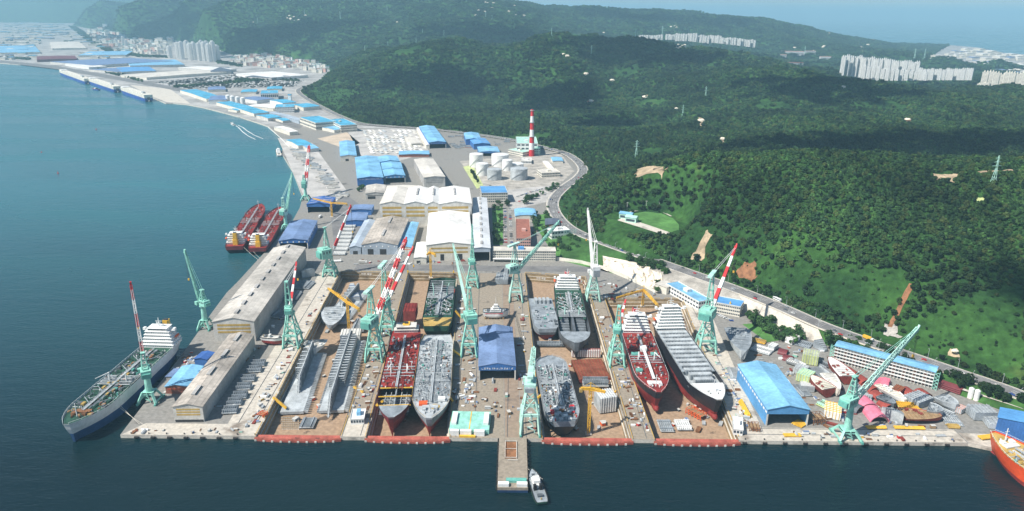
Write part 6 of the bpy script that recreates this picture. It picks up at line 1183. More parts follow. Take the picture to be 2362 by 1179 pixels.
# contents of the first dock
Zd = FL+1.2
def tank_top(label, fl, fr, bl, h, fin0, fin1, fh, ribs, m='steel_light', x_off=0., both=False):
    loc, rz, w_, dep = footing(fl, fr, bl, Zd+h); r = thing('hull_section', label, 'ship block', (loc[0], loc[1], Zd-.8), rz, 'half built hulls in the first dock')
    g = G(); g.box(-w_/2, w_/2, 0, dep, .9, h+.8, m); g.build('double_bottom', r);
    for i in range(int(dep/3)):
        y = dep*(i+.5)/int(dep/3)
        s_ = G(); s_.add([(w_/2+.02, y-.45, .9), (w_/2+3.6, y-.45, .9), (w_/2+3.6, y+.45, .9), (w_/2+.02, y+.45, .9), (w_/2+.02, y-.45, h+1.6), (w_/2+3.6, y-.45, h+.4), (w_/2+3.6, y+.45, h+.4), (w_/2+.02, y+.45, h+1.6)], [(0,3,2,1),(4,5,6,7),(0,1,5,4),(1,2,6,5),(2,3,7,6),(3,0,4,7)], 'steel_light'); s_.build('floor_frame', r)
        s_ = G(); s_.box(-w_/2-2.2, -w_/2-.02, y-.4, y+.4, .9, h+.4, 'steel'); s_.build('floor_frame', r)
    g = G(); y0, y1 = dep*fin0, dep*fin1; z0 = h+.8; g.add([(x_off-.4, y0, z0), (x_off+.4, y0, z0), (x_off+.4, y1, z0), (x_off-.4, y1, z0), (x_off-.4, y0+.12*(y1-y0), z0+fh), (x_off+.4, y0+.12*(y1-y0), z0+fh), (x_off+.4, y1, z0+fh*1.05), (x_off-.4, y1, z0+fh*1.05)], [(0,3,2,1),(4,5,6,7),(0,1,5,4),(1,2,6,5),(2,3,7,6),(3,0,4,7)], m)
    n_ = int((y1-y0)/2.6)
    for i in range(n_): y = y0+(y1-y0)*(i+.6)/n_; t = min(1, (y-y0)/(.12*(y1-y0))); g.box(x_off+.4, x_off+1.5, y-.25, y+.25, z0, z0+fh*t*.97, 'steel'); g.box(x_off-1.5, x_off-.4, y-.25, y+.25, z0, z0+fh*t*.97, m)
    g.build('longitudinal_bulkhead', r)
    for i in range(ribs):
        s_ = G(); y = y0+(y1-y0)*(.35+.62*i/ribs)
        for k in range(5):
            z = z0+fh*(.14+.18*k); s_.box(x_off-w_*.34, x_off-.5, y-.7, y+.7, z, z+.6, m)
            if both: s_.box(x_off+1.6, x_off+w_*.32, y-.7, y+.7, z, z+.6, m)
        s_.box(x_off-w_*.36, x_off-w_*.34, y-.7, y+.7, z0, z0+fh*.9, 'steel')
        if both: s_.box(x_off+w_*.32, x_off+w_*.34, y-.7, y+.7, z0, z0+fh*.9, 'steel')
        s_.build('web_frame', r)
    return r
tank_top('half built hull with flat grey floor at the front left of the first dock', (646,951), (698,954), (700,815), 2.5, .28, 1., 12.5, 6)
tank_top('half built hull with ribbed frames along a tall bulkhead, front right of the first dock', (736,948), (792,950), (790,786), 2.5, -.08, 1., 12, 17, 'steel_light', -1., True)
tank_top('half built hull with low frames at the back of the first dock', (745,742), (795,742), (806,668), 2.5, .25, 1., 9, 5)
block('bow', 'rounded grey blue bow block with pale deck, middle of the first dock', (772,722), (764,766), 28, 8, 'steel', 'steel_light', FL+2); block('bow', 'cluttered white stern block crossing the front left hull in the first dock', (728,800), (726,820), 25, 8, 'white', 'dirty_white', FL+4); block('wedge', 'pale triangular block with blue cover at the head of the first dock', (814,700), (812,658), 17, 8, 'steel_light', 'slate_blue', FL+1); block('panel', 'grey panel by the right wall at the back of the first dock', (824,768), (836,742), 14, 4, 'steel', 'steel_light', FL+1); block('panel', 'grey ribbed grid in front of the flat floored hull in the first dock', (706,990), (716,968), 12, 2.5, 'steel_light', 'steel', FL+.5); block('box', 'white cluttered deckhouse block behind the ribbed hull in the first dock', (808,790), (812,774), 20, 8, 'white', 'dirty_white', FL+3)
kb = thing('keel_block', 'squat pale keel block in the grid on the floor of the first dock', 'keel block', (0, 0, 0), 0, 'keel blocks on the dock floor'); g = G(); g.cb((0, 0, 0), (1.7, 1.2, 1.1), 'concrete'); g.build('base', kb); g = G(); g.cb((0, 0, 1.1), (1.5, 1.0, .35), 'wood'); g.build('cap', kb); f_ = True
for i in range(8):
    for j in range(7):
        p = P(652+i*5.2-j*.2, 990-j*4.3, FL+.1); p.z = FL+.02
        if f_: kb.location = p; f_ = False
        else: copy_of(kb, p, random.uniform(-.1, .1))
# third and fourth dock, loose blocks
block('box', 'flat rust red floor block in the front right of the third dock', (1372,884), (1352,838), 30, 4.5, 'primer_red', 'rust', FL+.5); block('panel', 'grey ribbed grid standing on end by the rust red floor block', (1344,892), (1402,892), 10, 7, 'steel_light', 'steel', FL+1); block('box', 'long white and red strip block across the third dock', (1318,822), (1384,823), 5, 8, 'white', 'primer_red', FL+.5); block('box', 'pale cluttered deckhouse block near the gate of the third dock', (1376,945), (1414,940), 15, 15, 'steel_light', 'white', FL+.5); block('panel', 'pair of dark plates lying across the middle of the third dock', (1238,797), (1300,797), 9, 3, 'steel_dark', 'steel', FL+.5); block('panel', 'grey ribbed panel on the floor near the gate of the fourth dock, left', (1519,985), (1550,985), 18, 2.4, 'steel_light', 'steel', FL+.3); block('panel', 'pale plate stack on the floor near the gate of the fourth dock, right', (1558,984), (1592,984), 15, 3, 'steel_light', 'white', FL+.3)
def scaffold(label, a, b, w_, h, m, z=0.):
    c, rz, L = frame_of(a, b, z); r = thing('scaffold_frame', label, 'scaffold', c, rz); g = G(); n_ = max(3, int(L/3))
    for i in range(n_+1):
        x = -L/2+L*i/n_
        for y in (-w_/2, w_/2): g.bar((x, y, 0), (x, y, h), .35, m)
        if i < n_:
            for k in (0.35, .7, 1): 
                for y in (-w_/2, w_/2): g.bar((x, y, h*k), (x+L/n_, y, h*k), .28, m)
            g.bar((x, -w_/2, 0), (x+L/n_, -w_/2, h), .25, m)
        g.bar((x, -w_/2, h), (x, w_/2, h), .28, m)
    g.build('frame', r); g = G(); g.box(-L/2, L/2, -w_*.4, w_*.4, h*.68, h*.70, 'wood'); g.build('deck', r)
scaffold('rust red scaffold right of the light blue hall mouth', (1868,975), (1896,972), 9, 7, 'rust'); scaffold('red scaffold under the bulk carrier bow in the fourth dock', (1588,950), (1622,968), 8, 5, 'orange', FL); scaffold('rusty frame on the quay left of the light blue hall', (1726,988), (1750,990), 9, 4, 'rust'); scaffold('rusty frame on the left pier of the first dock', (600,962), (612,954), 6, 2.4, 'orange')
def pipes(label, a, b, w_, m, r_=.6, rows=3, z=0., name='pipe_stack', group=None):
    c, rz, L = frame_of(a, b, z); r = thing(name, label, 'pipes', c, rz, group); n_ = max(3, int(w_/(2*r_))); s_ = G()
    for x in (-L*.35, L*.35): s_.cb((x, 0, 0), (.5, w_, .4), 'wood')
    s_.build('bearer', r)
    for k in range(rows):
        g = G()
        for i in range(n_-k): y = (i-(n_-k-1)/2)*2*r_; g.rod((-L/2+random.uniform(0, 1), y, .4+r_+k*1.75*r_), (L/2-random.uniform(0, 1), y, .4+r_+k*1.75*r_), r_, m, 7)
        o = g.build('pipe_layer', r); o['kind'] = 'stuff'
    return r
for a in (('yellow pipe stack inside the mouth of the light blue hall', (1836,984), (1852,974), 9, 'yellow', .5, 1), ('yellow pipe stack on the apron left of the light blue hall', (1708,928), (1728,965), 5, 'yellow'), ('long yellow beams along the quay edge before the light blue hall', (1806,1006), (1848,1006), 4, 'yellow', .7, 1), ('yellow beams lying right of the lettered crane', (1998,988), (2044,988), 4, 'yellow', .7, 1), ('yellow beams in front of the olive decked hull piece', (2060,988), (2132,990), 4, 'yellow', .7, 1), ('ochre pipes at the right end of the block yard', (2184,985), (2212,986), 6, 'ochre', .5, 2), ('dark red pipe stack on the raised yard beside the gallery building', (2165,882), (2225,902), 26, 'maroon', .8, 3)): pipes(*a)
for i, (x, y) in enumerate(((2237,918), (2251,923))): b = P(x, y); r = thing('gas_tank', 'white upright tank behind the railing right of the gallery building', 'tank', b, 0, 'pair of white upright tanks'); g = G(); g.cyl(0, 0, 0, 9.5, 2.2, 'white', None, 16); g.cyl(0, 0, 9.5, 10.6, 2.2, 'white', .6, 16); g.build('shell', r); g = G(); g.cyl(0, 0, -.01, .5, 2.6, 'concrete', None, 12); g.build('plinth', r)
k = 0
for row in range(11):
    for c in range(11):
        if random.random() < .2: continue
        x, y = 838+c*11.5+row*1.6+random.uniform(-2, 2), 301+row*5; 
        if x > 962+row*2: continue
        pipes('white pipe bundle among the rows of the pipe yard', (x, y), (x+7, y+4.2), random.uniform(5, 9), random.choice(['white', 'dirty_white', 'dirty_white', 'steel_light']), .9, 1, 0, 'pipe_bundle', 'pipe bundles in the pipe yard')
for i in range(62):
    t = random.random(); s_ = random.random(); x = 672+t*105+s_*22; y = 345+t*112-s_*6
    if in_px(x, y, [(665,345),(712,336),(735,372),(800,455),(772,470),(715,450)]): block('panel', 'pale flat ship panel set down on the far storage yard', (x-9,y), (x+9,y+random.uniform(-2, 2)), random.uniform(9, 15), 2., random.choice(['steel_light', 'dirty_white', 'dirty_white', 'white', 'steel_light']), random.choice(['dirty_white', 'steel_light']), 0, 'deck_panel', 'ship panels on the far storage yard')
for i in range(40):
    x, y = random.uniform(1035, 1180), random.uniform(308, 345)
    if not in_px(x, y, [(1030,312),(1068,306),(1090,352),(1050,350)]) and not in_px(x, y, [(1130,318),(1185,322),(1172,338),(1140,338)]): continue
    block('panel', 'pale flat ship panel stored among the blue halls', (x-7,y), (x+7,y), random.uniform(9, 14), 2.4, random.choice(['steel_light', 'dirty_white', 'pinkish']), 'steel', 0, 'deck_panel', 'ship panels stored among the blue halls')
# gear strewn along piers and quays
def gear(nm, lab, cat, grp, parts): return proto(nm, lab, cat, grp, parts)
GP = []
for m, cn in (('orange', 'orange'), ('white', 'white'), ('mint', 'mint'), ('slate_blue', 'blue'), ('red', 'red'), ('rust', 'rusty'), ('yellow', 'yellow'), ('steel_light', 'grey'), ('wood', 'brown'), ('steel_dark', 'dark')):
    a = G(); a.box(-1.6, 1.6, -1.1, 1.1, .2, 1.9, m); b = G(); b.box(-1.7, 1.7, -1.2, 1.2, 1.9, 2.05, 'dirty_white' if m != 'white' else 'slate_blue'); c = G(); c.box(-1.6, -1.1, -1, 1, 0, .2, 'dark'); c.box(1.1, 1.6, -1, 1, 0, .2, 'dark'); GP.append(('equipment_box', cn+' equipment box standing among the gear along the docks', 'box', 'equipment boxes along the docks', [('body', a), ('lid', b), ('skid', c)]))
for m, cn in (('steel_light', 'grey'), ('rust', 'rusty'), ('primer_red', 'red')):
    a = G(); rd = random.Random(len(cn))
    for k in range(5): q = rd.uniform(-.3, .3); a.box(-2.6+q, 2.6+q, -1.2, 1.2, .3+k*.22, .3+k*.22+.16, m)
    b = G(); b.box(-1.9, -1.5, -1.1, 1.1, 0, .3, 'wood'); b.box(1.5, 1.9, -1.1, 1.1, 0, .3, 'wood'); GP.append(('plate_stack', cn+' stack of steel plates lying along the docks', 'steel plates', 'stacks of plates along the docks', [('plates', a), ('bearer', b)]))
a = G()
for k in range(6): a.cyl((k % 3)*.7-.7, (k//3)*.7-.35, .15, 1.7, .3, 'slate_blue', None, 8)
b = G(); b.box(-1.2, 1.2, -.8, .8, 0, .15, 'dark'); b.bar((-1.2, -.8, .1), (-1.2, -.8, 2), .12, 'yellow'); b.bar((1.2, -.8, .1), (1.2, -.8, 2), .12, 'yellow'); b.bar((-1.2, .8, .1), (-1.2, .8, 2), .12, 'yellow'); b.bar((1.2, .8, .1), (1.2, .8, 2), .12, 'yellow'); GP.append(('gas_rack', 'rack of blue gas bottles along the docks', 'gas rack', 'gas racks along the docks', [('bottle_set', a), ('rack', b)]))
for m, cn in (('steel_light', 'grey'), ('white', 'white')):
    a = G(); a.box(-2, 2, -1.3, 1.3, .1, 1.7, m); a.ext([(1.35, 1.7), (0, 2.5), (-1.35, 1.7)], -2.1, 2.1, m); a.v[8:] = [(v[1], v[0], v[2]) for v in a.v[8:]]; b = G(); b.box(2.0, 2.06, -.6, .6, .1, 1.6, 'dark'); GP.append(('welding_hut', cn+' peaked welding hut standing along the docks', 'hut', 'welding huts along the docks', [('shell', a), ('door', b)]))
a = G(); rr_ = random.Random(2)
for k in range(9): y = -1+k*.25; a.rod((-3+rr_.uniform(-.4, .4), y, .4+.25*(k % 2)), (3+rr_.uniform(-.4, .4), y, .4+.25*(k % 2)), .12, 'rust', 5)
b = G(); b.box(-2, -1.7, -1.2, 1.2, 0, .3, 'wood'); b.box(1.7, 2, -1.2, 1.2, 0, .3, 'wood'); GP.append(('bar_bundle', 'bundle of rusty bars and tubes lying along the docks', 'steel bars', 'bar bundles along the docks', [('bars', a), ('bearer', b)]))
PIERS = [([(560,985),(590,985),(775,640),(762,640)], 60), ([(800,985),(838,985),(930,640),(918,640)], 64), ([(1045,940),(1100,940),(1098,640),(1062,640)], 95), ([(1192,985),(1245,1000),(1208,650),(1196,650)], 64), ([(1462,995),(1500,995),(1395,710),(1372,710)], 84), ([(1702,985),(1740,985),(1660,800),(1620,740)], 50), ([(300,1000),(560,1000),(560,990),(320,990)], 16), ([(1740,1012),(2200,1016),(2200,1002),(1750,1000)], 24), ([(400,980),(560,940),(640,760),(560,800)], 24), ([(340,940),(395,900),(480,790),(440,800)], 26), ([(1275,640),(1460,660),(1540,690),(1400,690)], 55), ([(1720,800),(1900,800),(2120,900),(2200,990),(1890,990),(1790,860)], 150), ([(1100,940),(1185,985),(1185,880),(1108,880)], 18), ([(800,610),(1120,612),(1120,600),(800,596)], 26), ([(600,790),(660,720),(700,660),(680,700)], 14)]
gf = {}; rd = random.Random(21); GW = [3, 6, 2, 2, 2, 4, 3, 6, 4, 4, 15, 11, 6, 10, 14, 12, 10]
for poly, n_ in PIERS:
    c = 0; xs_ = [p[0] for p in poly]; ys_ = [p[1] for p in poly]; t = 0
    while c < n_ and t < 4000:
        t += 1; x, y = rd.uniform(min(xs_), max(xs_)), rd.uniform(min(ys_), max(ys_))
        if not in_px(x, y, poly): continue
        p = P(x, y); i = rd.choices(range(len(GP)), GW)[0]; s = rd.uniform(.45, .95); c += 1
        if i not in gf: r = gear(*GP[i]); r.location = p; r.scale = (s, s, s); r.rotation_euler = (0, 0, rd.uniform(0, 3)); gf[i] = r
        else: copy_of(gf[i], p, rd.choice([0, 1.57, .1, 1.5, rd.uniform(0, 3)]), None, None, (s*rd.uniform(.8, 1.8), s*rd.uniform(.8, 1.3), s*rd.uniform(.7, 1.5)))
# gear on the dock floors
gf2 = {}
for (poly, n_) in (([(620,985),(780,985),(900,700),(800,680)], 40), ([(862,990),(1035,990),(1050,700),(950,650)], 16), ([(1262,995),(1450,995),(1390,800),(1225,720)], 50), ([(1515,995),(1690,995),(1640,900),(1530,960)], 26)):
    for q in range(n_):
        x, y = rd.uniform(min(p[0] for p in poly), max(p[0] for p in poly)), rd.uniform(min(p[1] for p in poly), max(p[1] for p in poly))
        if not in_px(x, y, poly): continue
        i = rd.choice([0, 1, 5, 7, 8, 9, 10, 11]); p = P(x, y, FL+.02)
        copy_of(gf[i], p, rd.uniform(0, 3), GP[i][1].replace('along the docks', 'on a dry dock floor').replace('among the gear ', ''), 'gear on the dry dock floors', rd.uniform(.7, 1.6))
# yellow railings round the docks and yellow gangways
for i, k in enumerate((D1, D2, D3, D4)):
    r = thing('dock_railing', ['yellow railing round the leftmost dry dock', 'yellow railing round the dock of the two finished tankers', 'yellow railing round the dock right of the jetty', 'yellow railing round the dock of the black hulled ships'][i], 'railing', (0, 0, 0), 0, 'yellow dock railings')
    for (a, b) in ((k[0], k[3]), (k[3], k[2]), (k[2], k[1])):
        g = G(); L_ = (b-a).length; n_ = int(L_/5); d_ = (b-a)/n_; nr_ = Vector((-d_.y, d_.x, 0)).normalized()*(.7 if True else 0); cx_ = (k[0]+k[1]+k[2]+k[3])/4; nr_ = nr_ if nr_.dot(a-cx_) > 0 else -nr_
        for j in range(n_):
            p = a+d_*j+nr_
            if j % 9 == 4: continue
            g.bar(p, p+Vector((0, 0, 1.2)), .22, 'yellow'); g.bar(p+Vector((0, 0, 1.15)), p+d_+Vector((0, 0, 1.15)), .2, 'yellow'); g.bar(p+Vector((0, 0, .6)), p+d_+Vector((0, 0, .6)), .16, 'ochre')
        g.build('rail_run', r)
for (a, za, b, zb, lab) in (((630,917),1,(660,942),-5,'yellow gangway slanting down onto the flat floored hull in the first dock'), ((1062,820),1,(1044,808),7.5,'yellow gangway to the middle of the grey tanker'), ((1064,733),1,(1050,717),8,'yellow gangway to the stern of the green decked hull'), ((1044,925),1,(1034,912),8,'yellow gangway to the bow of the grey tanker'), ((1240,918),1,(1262,902),7,'yellow gangway to the grey tanker at the front of the third dock'), ((838,905),1,(816,893),-4,'yellow ramp from the pier to the ribbed hull in the first dock'), ((868,935),1,(884,925),7,'yellow gangway to the open holded red tanker'), ((1440,890),1,(1418,905),-3,'yellow gangway down to the cluttered deckhouse block')):
    A_, B_ = P(*a, za), P(*b, zb); r = thing('gangway', lab, 'gangway', A_); d_ = B_-A_; g = G(); g.bar((0, 0, 0), d_, 1.5, 'yellow'); g.build('walkway', r); g = G(); n_ = Vector((-d_.y, d_.x, 0)).normalized()*.7
    for e in (-1, 1): g.bar(n_*e+Vector((0, 0, 1.5)), d_+n_*e+Vector((0, 0, 1.5)), .16, 'ochre')
    g.build('handrail', r)
# fenders on the quay face
fe = None
for x in list(np.arange(-295, -205, 13))+[-168, -152]+list(np.arange(185, 360, 16)):
    if fe is None:
        fe = thing('quay_fender', 'black rubber fender hanging on the quay face', 'fender', (x, QY-.9, -1.6), 0, 'fenders along the quay face'); g = G(); g.rod((-1.6, 0, 0), (1.6, 0, 0), .85, 'rubber', 10); g.build('tyre', fe); g = G(); g.bar((-1.2, 0, .5), (-1.2, .6, 1.6), .16, 'rust'); g.bar((1.2, 0, .5), (1.2, .6, 1.6), .16, 'rust'); g.build('chain', fe)
    else: copy_of(fe, (float(x), QY-.9, -1.6))
bo = None
for x in list(np.arange(-300, -200, 14.))+list(np.arange(186, 358, 15.)):
    if bo is None:
        bo = thing('mooring_bollard', 'dark bollard standing on the pale quay edge', 'bollard', (x, QY+1.5, 0), 0, 'bollards along the quay edge'); g = G(); g.cyl(0, 0, 0, .9, .4, 'dark', .35, 10); g.build('post', bo); g = G(); g.cyl(0, 0, .9, 1.2, .6, 'dark', .5, 10); g.build('cap', bo)
    else: copy_of(bo, (float(x), QY+1.5, 0))
# ---------------------------------------------------------------- vehicles
CARC = [('white', 'white'), ('steel_light', 'silver'), ('steel_dark', 'dark grey'), ('red', 'red'), ('hull_blue', 'blue'), ('dirty_white', 'beige')]
def car_parts(m):
    a = G(); a.ext([(-.9, .35), (.9, .35), (.9, .95), (-.9, .95)], -2.2, 2.2, m); a.add([(-.82, -1.5, .95), (.82, -1.5, .95), (.82, 1.2, .95), (-.82, 1.2, .95), (-.68, -1.1, 1.5), (.68, -1.1, 1.5), (.68, .5, 1.5), (-.68, .5, 1.5)], [(4,5,6,7),(0,1,5,4),(1,2,6,5),(2,3,7,6),(3,0,4,7)], m)
    b = G(); b.add([(-.75, 1.16, 1.0), (.75, 1.16, 1.0), (.66, .56, 1.47), (-.66, .56, 1.47)], [(0, 1, 2, 3)], 'glass'); b.add([(-.75, -1.5, 1.0), (-.66, -1.14, 1.47), (.66, -1.14, 1.47), (.75, -1.5, 1.0)], [(0, 1, 2, 3)], 'glass')
    for e in (-1, 1): b.add([(e*.84, -1.3, 1.0), (e*.84, 1.0, 1.0), (e*.71, .5, 1.45), (e*.71, -1.0, 1.45)], [(0, 1, 2, 3)], 'glass')
    parts = [('body', a), ('window', b)]
    for x in (-.85, .85):
        for y in (-1.35, 1.4): c = G(); c.rod((x-.12, y, .33), (x+.12, y, .33), .33, 'rubber', 10); parts.append(('wheel', c))
    return parts
CARS = {}
def car(p, rz, where, grp):
    i = rd.choice([0, 0, 0, 1, 1, 2, 2, 3, 4, 5]); lab = CARC[i][1]+' car '+where
    if i not in CARS: CARS[i] = proto('parked_car', lab, 'car', grp, car_parts(CARC[i][0])); CARS[i].location = p; CARS[i].rotation_euler = (0, 0, rz)
    else: copy_of(CARS[i], p, rz, lab, grp)
i = 0
for k in range(3, len(RL)-60, 1):
    for lane in (-6, -2, 2.2, 6):
        if rd.random() > (.2 if 30 < k < 90 else .16): continue
        a, b = RL[k], RL[k+1]; d_ = (b-a); p = a.lerp(b, rd.random())+Vector((-d_.y, d_.x, 0)).normalized()*lane; p.z += .12; car(p, math.atan2(d_.y, d_.x)-math.pi/2+(math.pi if lane > 0 else 0), 'driving on the road along the hill', 'cars on the hill road'); i += 1
for x0_, y0_, x1_, y1_, n_, wh in ((1165,482,1167,560,24,'parked in the strip between the white hall and the lawns'), (1176,482,1180,560,24,'parked in the strip between the white hall and the lawns'), (1190,455,1262,432,26,'parked in the lot before the tank farm'), (1195,466,1258,446,24,'parked in the lot before the tank farm'), (1215,446,1275,430,22,'parked in the lot before the tank farm'), (1652,725,1690,742,14,'parked under the three storey office'), (1310,545,1345,565,10,'parked beside the frame wrapped building')):
    for q in range(n_):
        if rd.random() < .15: continue
        t = q/(n_-1); car(P(x0_+(x1_-x0_)*t, y0_+(y1_-y0_)*t)+Vector((0, 0, .1)), 1.4 if n_ > 12 else .6, wh, 'parked cars')
# a bus and lorries
def lorry(label, a, b, m, mc='white', z=0.1, name='lorry'):
    c, rz, L = frame_of(a, b, z); r = thing(name, label, 'lorry' if name == 'lorry' else 'bus', c, rz); L = 11; g = G(); g.box(-5.5, 3, -1.3, 1.3, .9, 3.6, m); g.build('body', r)
    if name == 'lorry': g = G(); g.box(3.3, 5.5, -1.2, 1.2, .6, 3, mc); o = g.build('cab', r); g = G(); g.box(5.5, 5.56, -1, 1, 1.7, 2.6, 'glass'); g.build('window', o)
    else: g = G(); g.box(3, 5.5, -1.3, 1.3, .9, 3.6, m); g.build('front', r); g = G(); g.box(-5.2, 5.2, -1.36, 1.36, 2, 3, 'glass'); g.build('window', r)
    for x in (-4, -2.6, 4.2):
        for y in (-1.1, 1.1): g = G(); g.rod((x, y-.2, .5), (x, y+.2, .5), .5, 'rubber', 10); g.build('wheel', r)
lorry('white bus heading down the hill road near the retaining wall', (1785,690), (1800,697), 'white', z=13.1, name='bus'); lorry('yellow lorry on the hill road behind the gallery building', (1996,781), (2008,786), 'yellow', z=10.2); lorry('white lorry with box body on the cross road behind the docks', (832,607), (842,607), 'dirty_white'); lorry('white lorry on the yard road by the deck panel row', (735,505), (742,498), 'white'); lorry('orange lorry at the foot of the white hall', (1180,590), (1190,590), 'orange')
for x, y, lab in ((2277,1011,'yellow transporter on the quay corner by the orange ship'), (775,604,'white transporter in front of the corner crane')):
    r = thing('transporter', lab, 'transporter', P(x, y), .2); m = lab.split()[0]; g = G(); g.box(-7, 7, -2.6, 2.6, 1, 1.9, m); g.build('bed', r); g = G(); g.box(5.4, 7, -1.2, 1.2, 1.9, 3.6, m); g.build('cab', r)
    for xx in (-5.5, -3, -.5, 2, 4.5): g = G(); g.rod((xx, -2.4, .5), (xx, 2.4, .5), .5, 'rubber', 9); g.build('wheel', r)
# export cars on the great lot: far too many and too small to tell apart
g = G(); LOT = [(360,190),(470,178),(540,172),(640,182),(700,186),(680,200),(560,202),(430,205)]
for q in range(5200):
    x, y = rd.uniform(360, 700), rd.uniform(172, 205)
    if not in_px(x, y, LOT): continue
    p = P(x, y); X_ = round(p.x/7)*7; Y_ = round(p.y/26)*26; g.box(X_-2.2, X_+2.2, Y_-5, Y_+5, 0, 1.7, rd.choice(['white', 'white', 'white', 'steel_light', 'dirty_white', 'white']))
struct(g, 'vehicle_lot_cars', 'stuff'); strip('vehicle_lot', [(p[0], p[1]) for p in LOT], 'lot', .05)
# ---------------------------------------------------------------- single trees, street lamps, pylons, the sports ground
TP = []
for k, (m, r_, h_) in enumerate((('leaf', 3.6, 7.5), ('leaf', 4.6, 8.5), ('leaf_light', 3.2, 6.2))):
    t_ = thing('broadleaf_tree', '', 'tree', (0, 0, 0), 0, 'trees among the yards and offices'); g = G(); g.cyl(0, 0, 0, h_*.5, .32, 'bark', .18, 7)
    for q in range(4): a = q*1.6+k; g.bar((0, 0, h_*.35), (math.cos(a)*r_*.5, math.sin(a)*r_*.5, h_*.65), .2, 'bark', .08)
    g.build('trunk', t_); crown_geo(G(), 260, r_, h_, .62, m, 70+k, h_*.08).build('crown', t_); TP.append(t_)
used_t = [False]*3
def tree(px, py, z, where):
    k = rd.choice([0, 0, 1, 1, 2]); p = P(px, py, z); p.z = z; lab = ['dark green tree ', 'broad dark green tree ', 'small light green tree '][k]+where; s = rd.uniform(.75, 1.3)
    if not used_t[k]: used_t[k] = True; TP[k].location = p; TP[k]['label'] = lab; TP[k].scale = (s, s, s)
    else: copy_of(TP[k], p, rd.uniform(0, 6), lab, None, (s, s, s*rd.uniform(.85, 1.2)))
for poly, n_, z, wh in (([(1138,478),(1160,476),(1158,568),(1140,568)], 22, 0, 'on the lawn beside the tall grey aisle'), ([(1222,500),(1262,480),(1275,500),(1256,560),(1232,545)], 26, 0, 'between the pink office and the hill road'), ([(1285,550),(1320,548),(1345,580),(1295,590),(1262,570)], 26, 0, 'around the frame wrapped building'), ([(1716,722),(1755,738),(1800,758),(1855,782),(1830,800),(1770,775),(1722,742)], 60, 0, 'in the dense belt under the retaining wall'), ([(1904,770),(2000,800),(2100,838),(2100,850),(1990,815),(1905,798)], 36, 4, 'on the bank behind the gallery building'), ([(2160,860),(2362,930),(2362,944),(2160,880)], 30, 4, 'on the roadside bank at the right edge'), ([(1440,600),(1520,610),(1545,640),(1500,625),(1450,612)], 34, 7, 'above the pale rock face'), ([(1130,430),(1180,470),(1185,480),(1130,472)], 12, 0, 'in front of the blue roofed office'), ([(1080,385),(1100,420),(1106,430),(1086,395)], 12, 0, 'in the hedge left of the tank farm'), ([(1200,465),(1290,425),(1300,430),(1210,475)], 24, 0, 'along the edge of the office car park'), ([(826,432),(842,436),(842,450),(826,445)], 6, 0, 'at the corner of the blue lettered hall'), ([(1520,660),(1545,655),(1560,670),(1500,680)], 6, 0, 'at the end of the rock face')):
    c = 0; t = 0
    while c < n_ and t < 3000:
        t += 1; x, y = rd.uniform(min(p[0] for p in poly), max(p[0] for p in poly)), rd.uniform(min(p[1] for p in poly), max(p[1] for p in poly))
        if in_px(x, y, poly): tree(x, y, z, wh); c += 1
lp = None
for k in range(2, len(RL)-30, 2):
    a, b = RL[k], RL[k+1]; d_ = b-a; n_ = Vector((-d_.y, d_.x, 0)).normalized(); p = a+n_*9.8*(1 if (k//2) % 2 else -1); rz = math.atan2(n_.y, n_.x)+(math.pi if (k//2) % 2 else 0)
    if lp is None:
        lp = thing('street_lamp', 'grey street lamp standing along the hill road', 'street lamp', p, rz, 'street lamps along the hill road'); g = G(); g.cyl(0, 0, 0, 10, .22, 'steel_light', .12, 8); g.build('pole', lp); g = G(); g.bar((0, 0, 9.9), (2.6, 0, 10.5), .16, 'steel_light'); o = g.build('arm', lp); g = G(); g.cb((2.8, 0, 10.4), (.9, .35, .2), 'dirty_white'); g.build('lamp_head', o)
    else: copy_of(lp, p, rz)
def mk_pylon():
    r = thing('power_pylon', '', 'pylon', (0, 0, 0), 0, 'power pylons on the wooded hills'); g = G(); q = [(9, 0), (5, 16), (2.6, 34), (1.4, 60)]
    for (w0, z0), (w1, z1) in zip(q[:-1], q[1:]):
        for a, b in ((-1, -1), (1, -1), (1, 1), (-1, 1)): g.bar((a*w0/2, b*w0/2, z0), (a*w1/2, b*w1/2, z1), .6, 'pale_mint')
        for a, b, c, d_ in ((-1, -1, 1, -1), (1, -1, 1, 1), (1, 1, -1, 1), (-1, 1, -1, -1)): g.bar((a*w0/2, b*w0/2, z0), (c*w1/2, d_*w1/2, z1), .4, 'pale_mint'); g.bar((c*w0/2, d_*w0/2, z0), (a*w1/2, b*w1/2, z1), .4, 'pale_mint')
    g.build('tower', r)
    for z, w_ in ((38, 11), (46, 9), (54, 7)): g = G(); g.bar((-w_, 0, z), (0, 0, z+1.6), .5, 'pale_mint'); g.bar((w_, 0, z), (0, 0, z+1.6), .5, 'pale_mint'); g.bar((-w_, 0, z), (w_, 0, z), .45, 'pale_mint'); g.build('cross_arm', r)
    return r
py0 = None
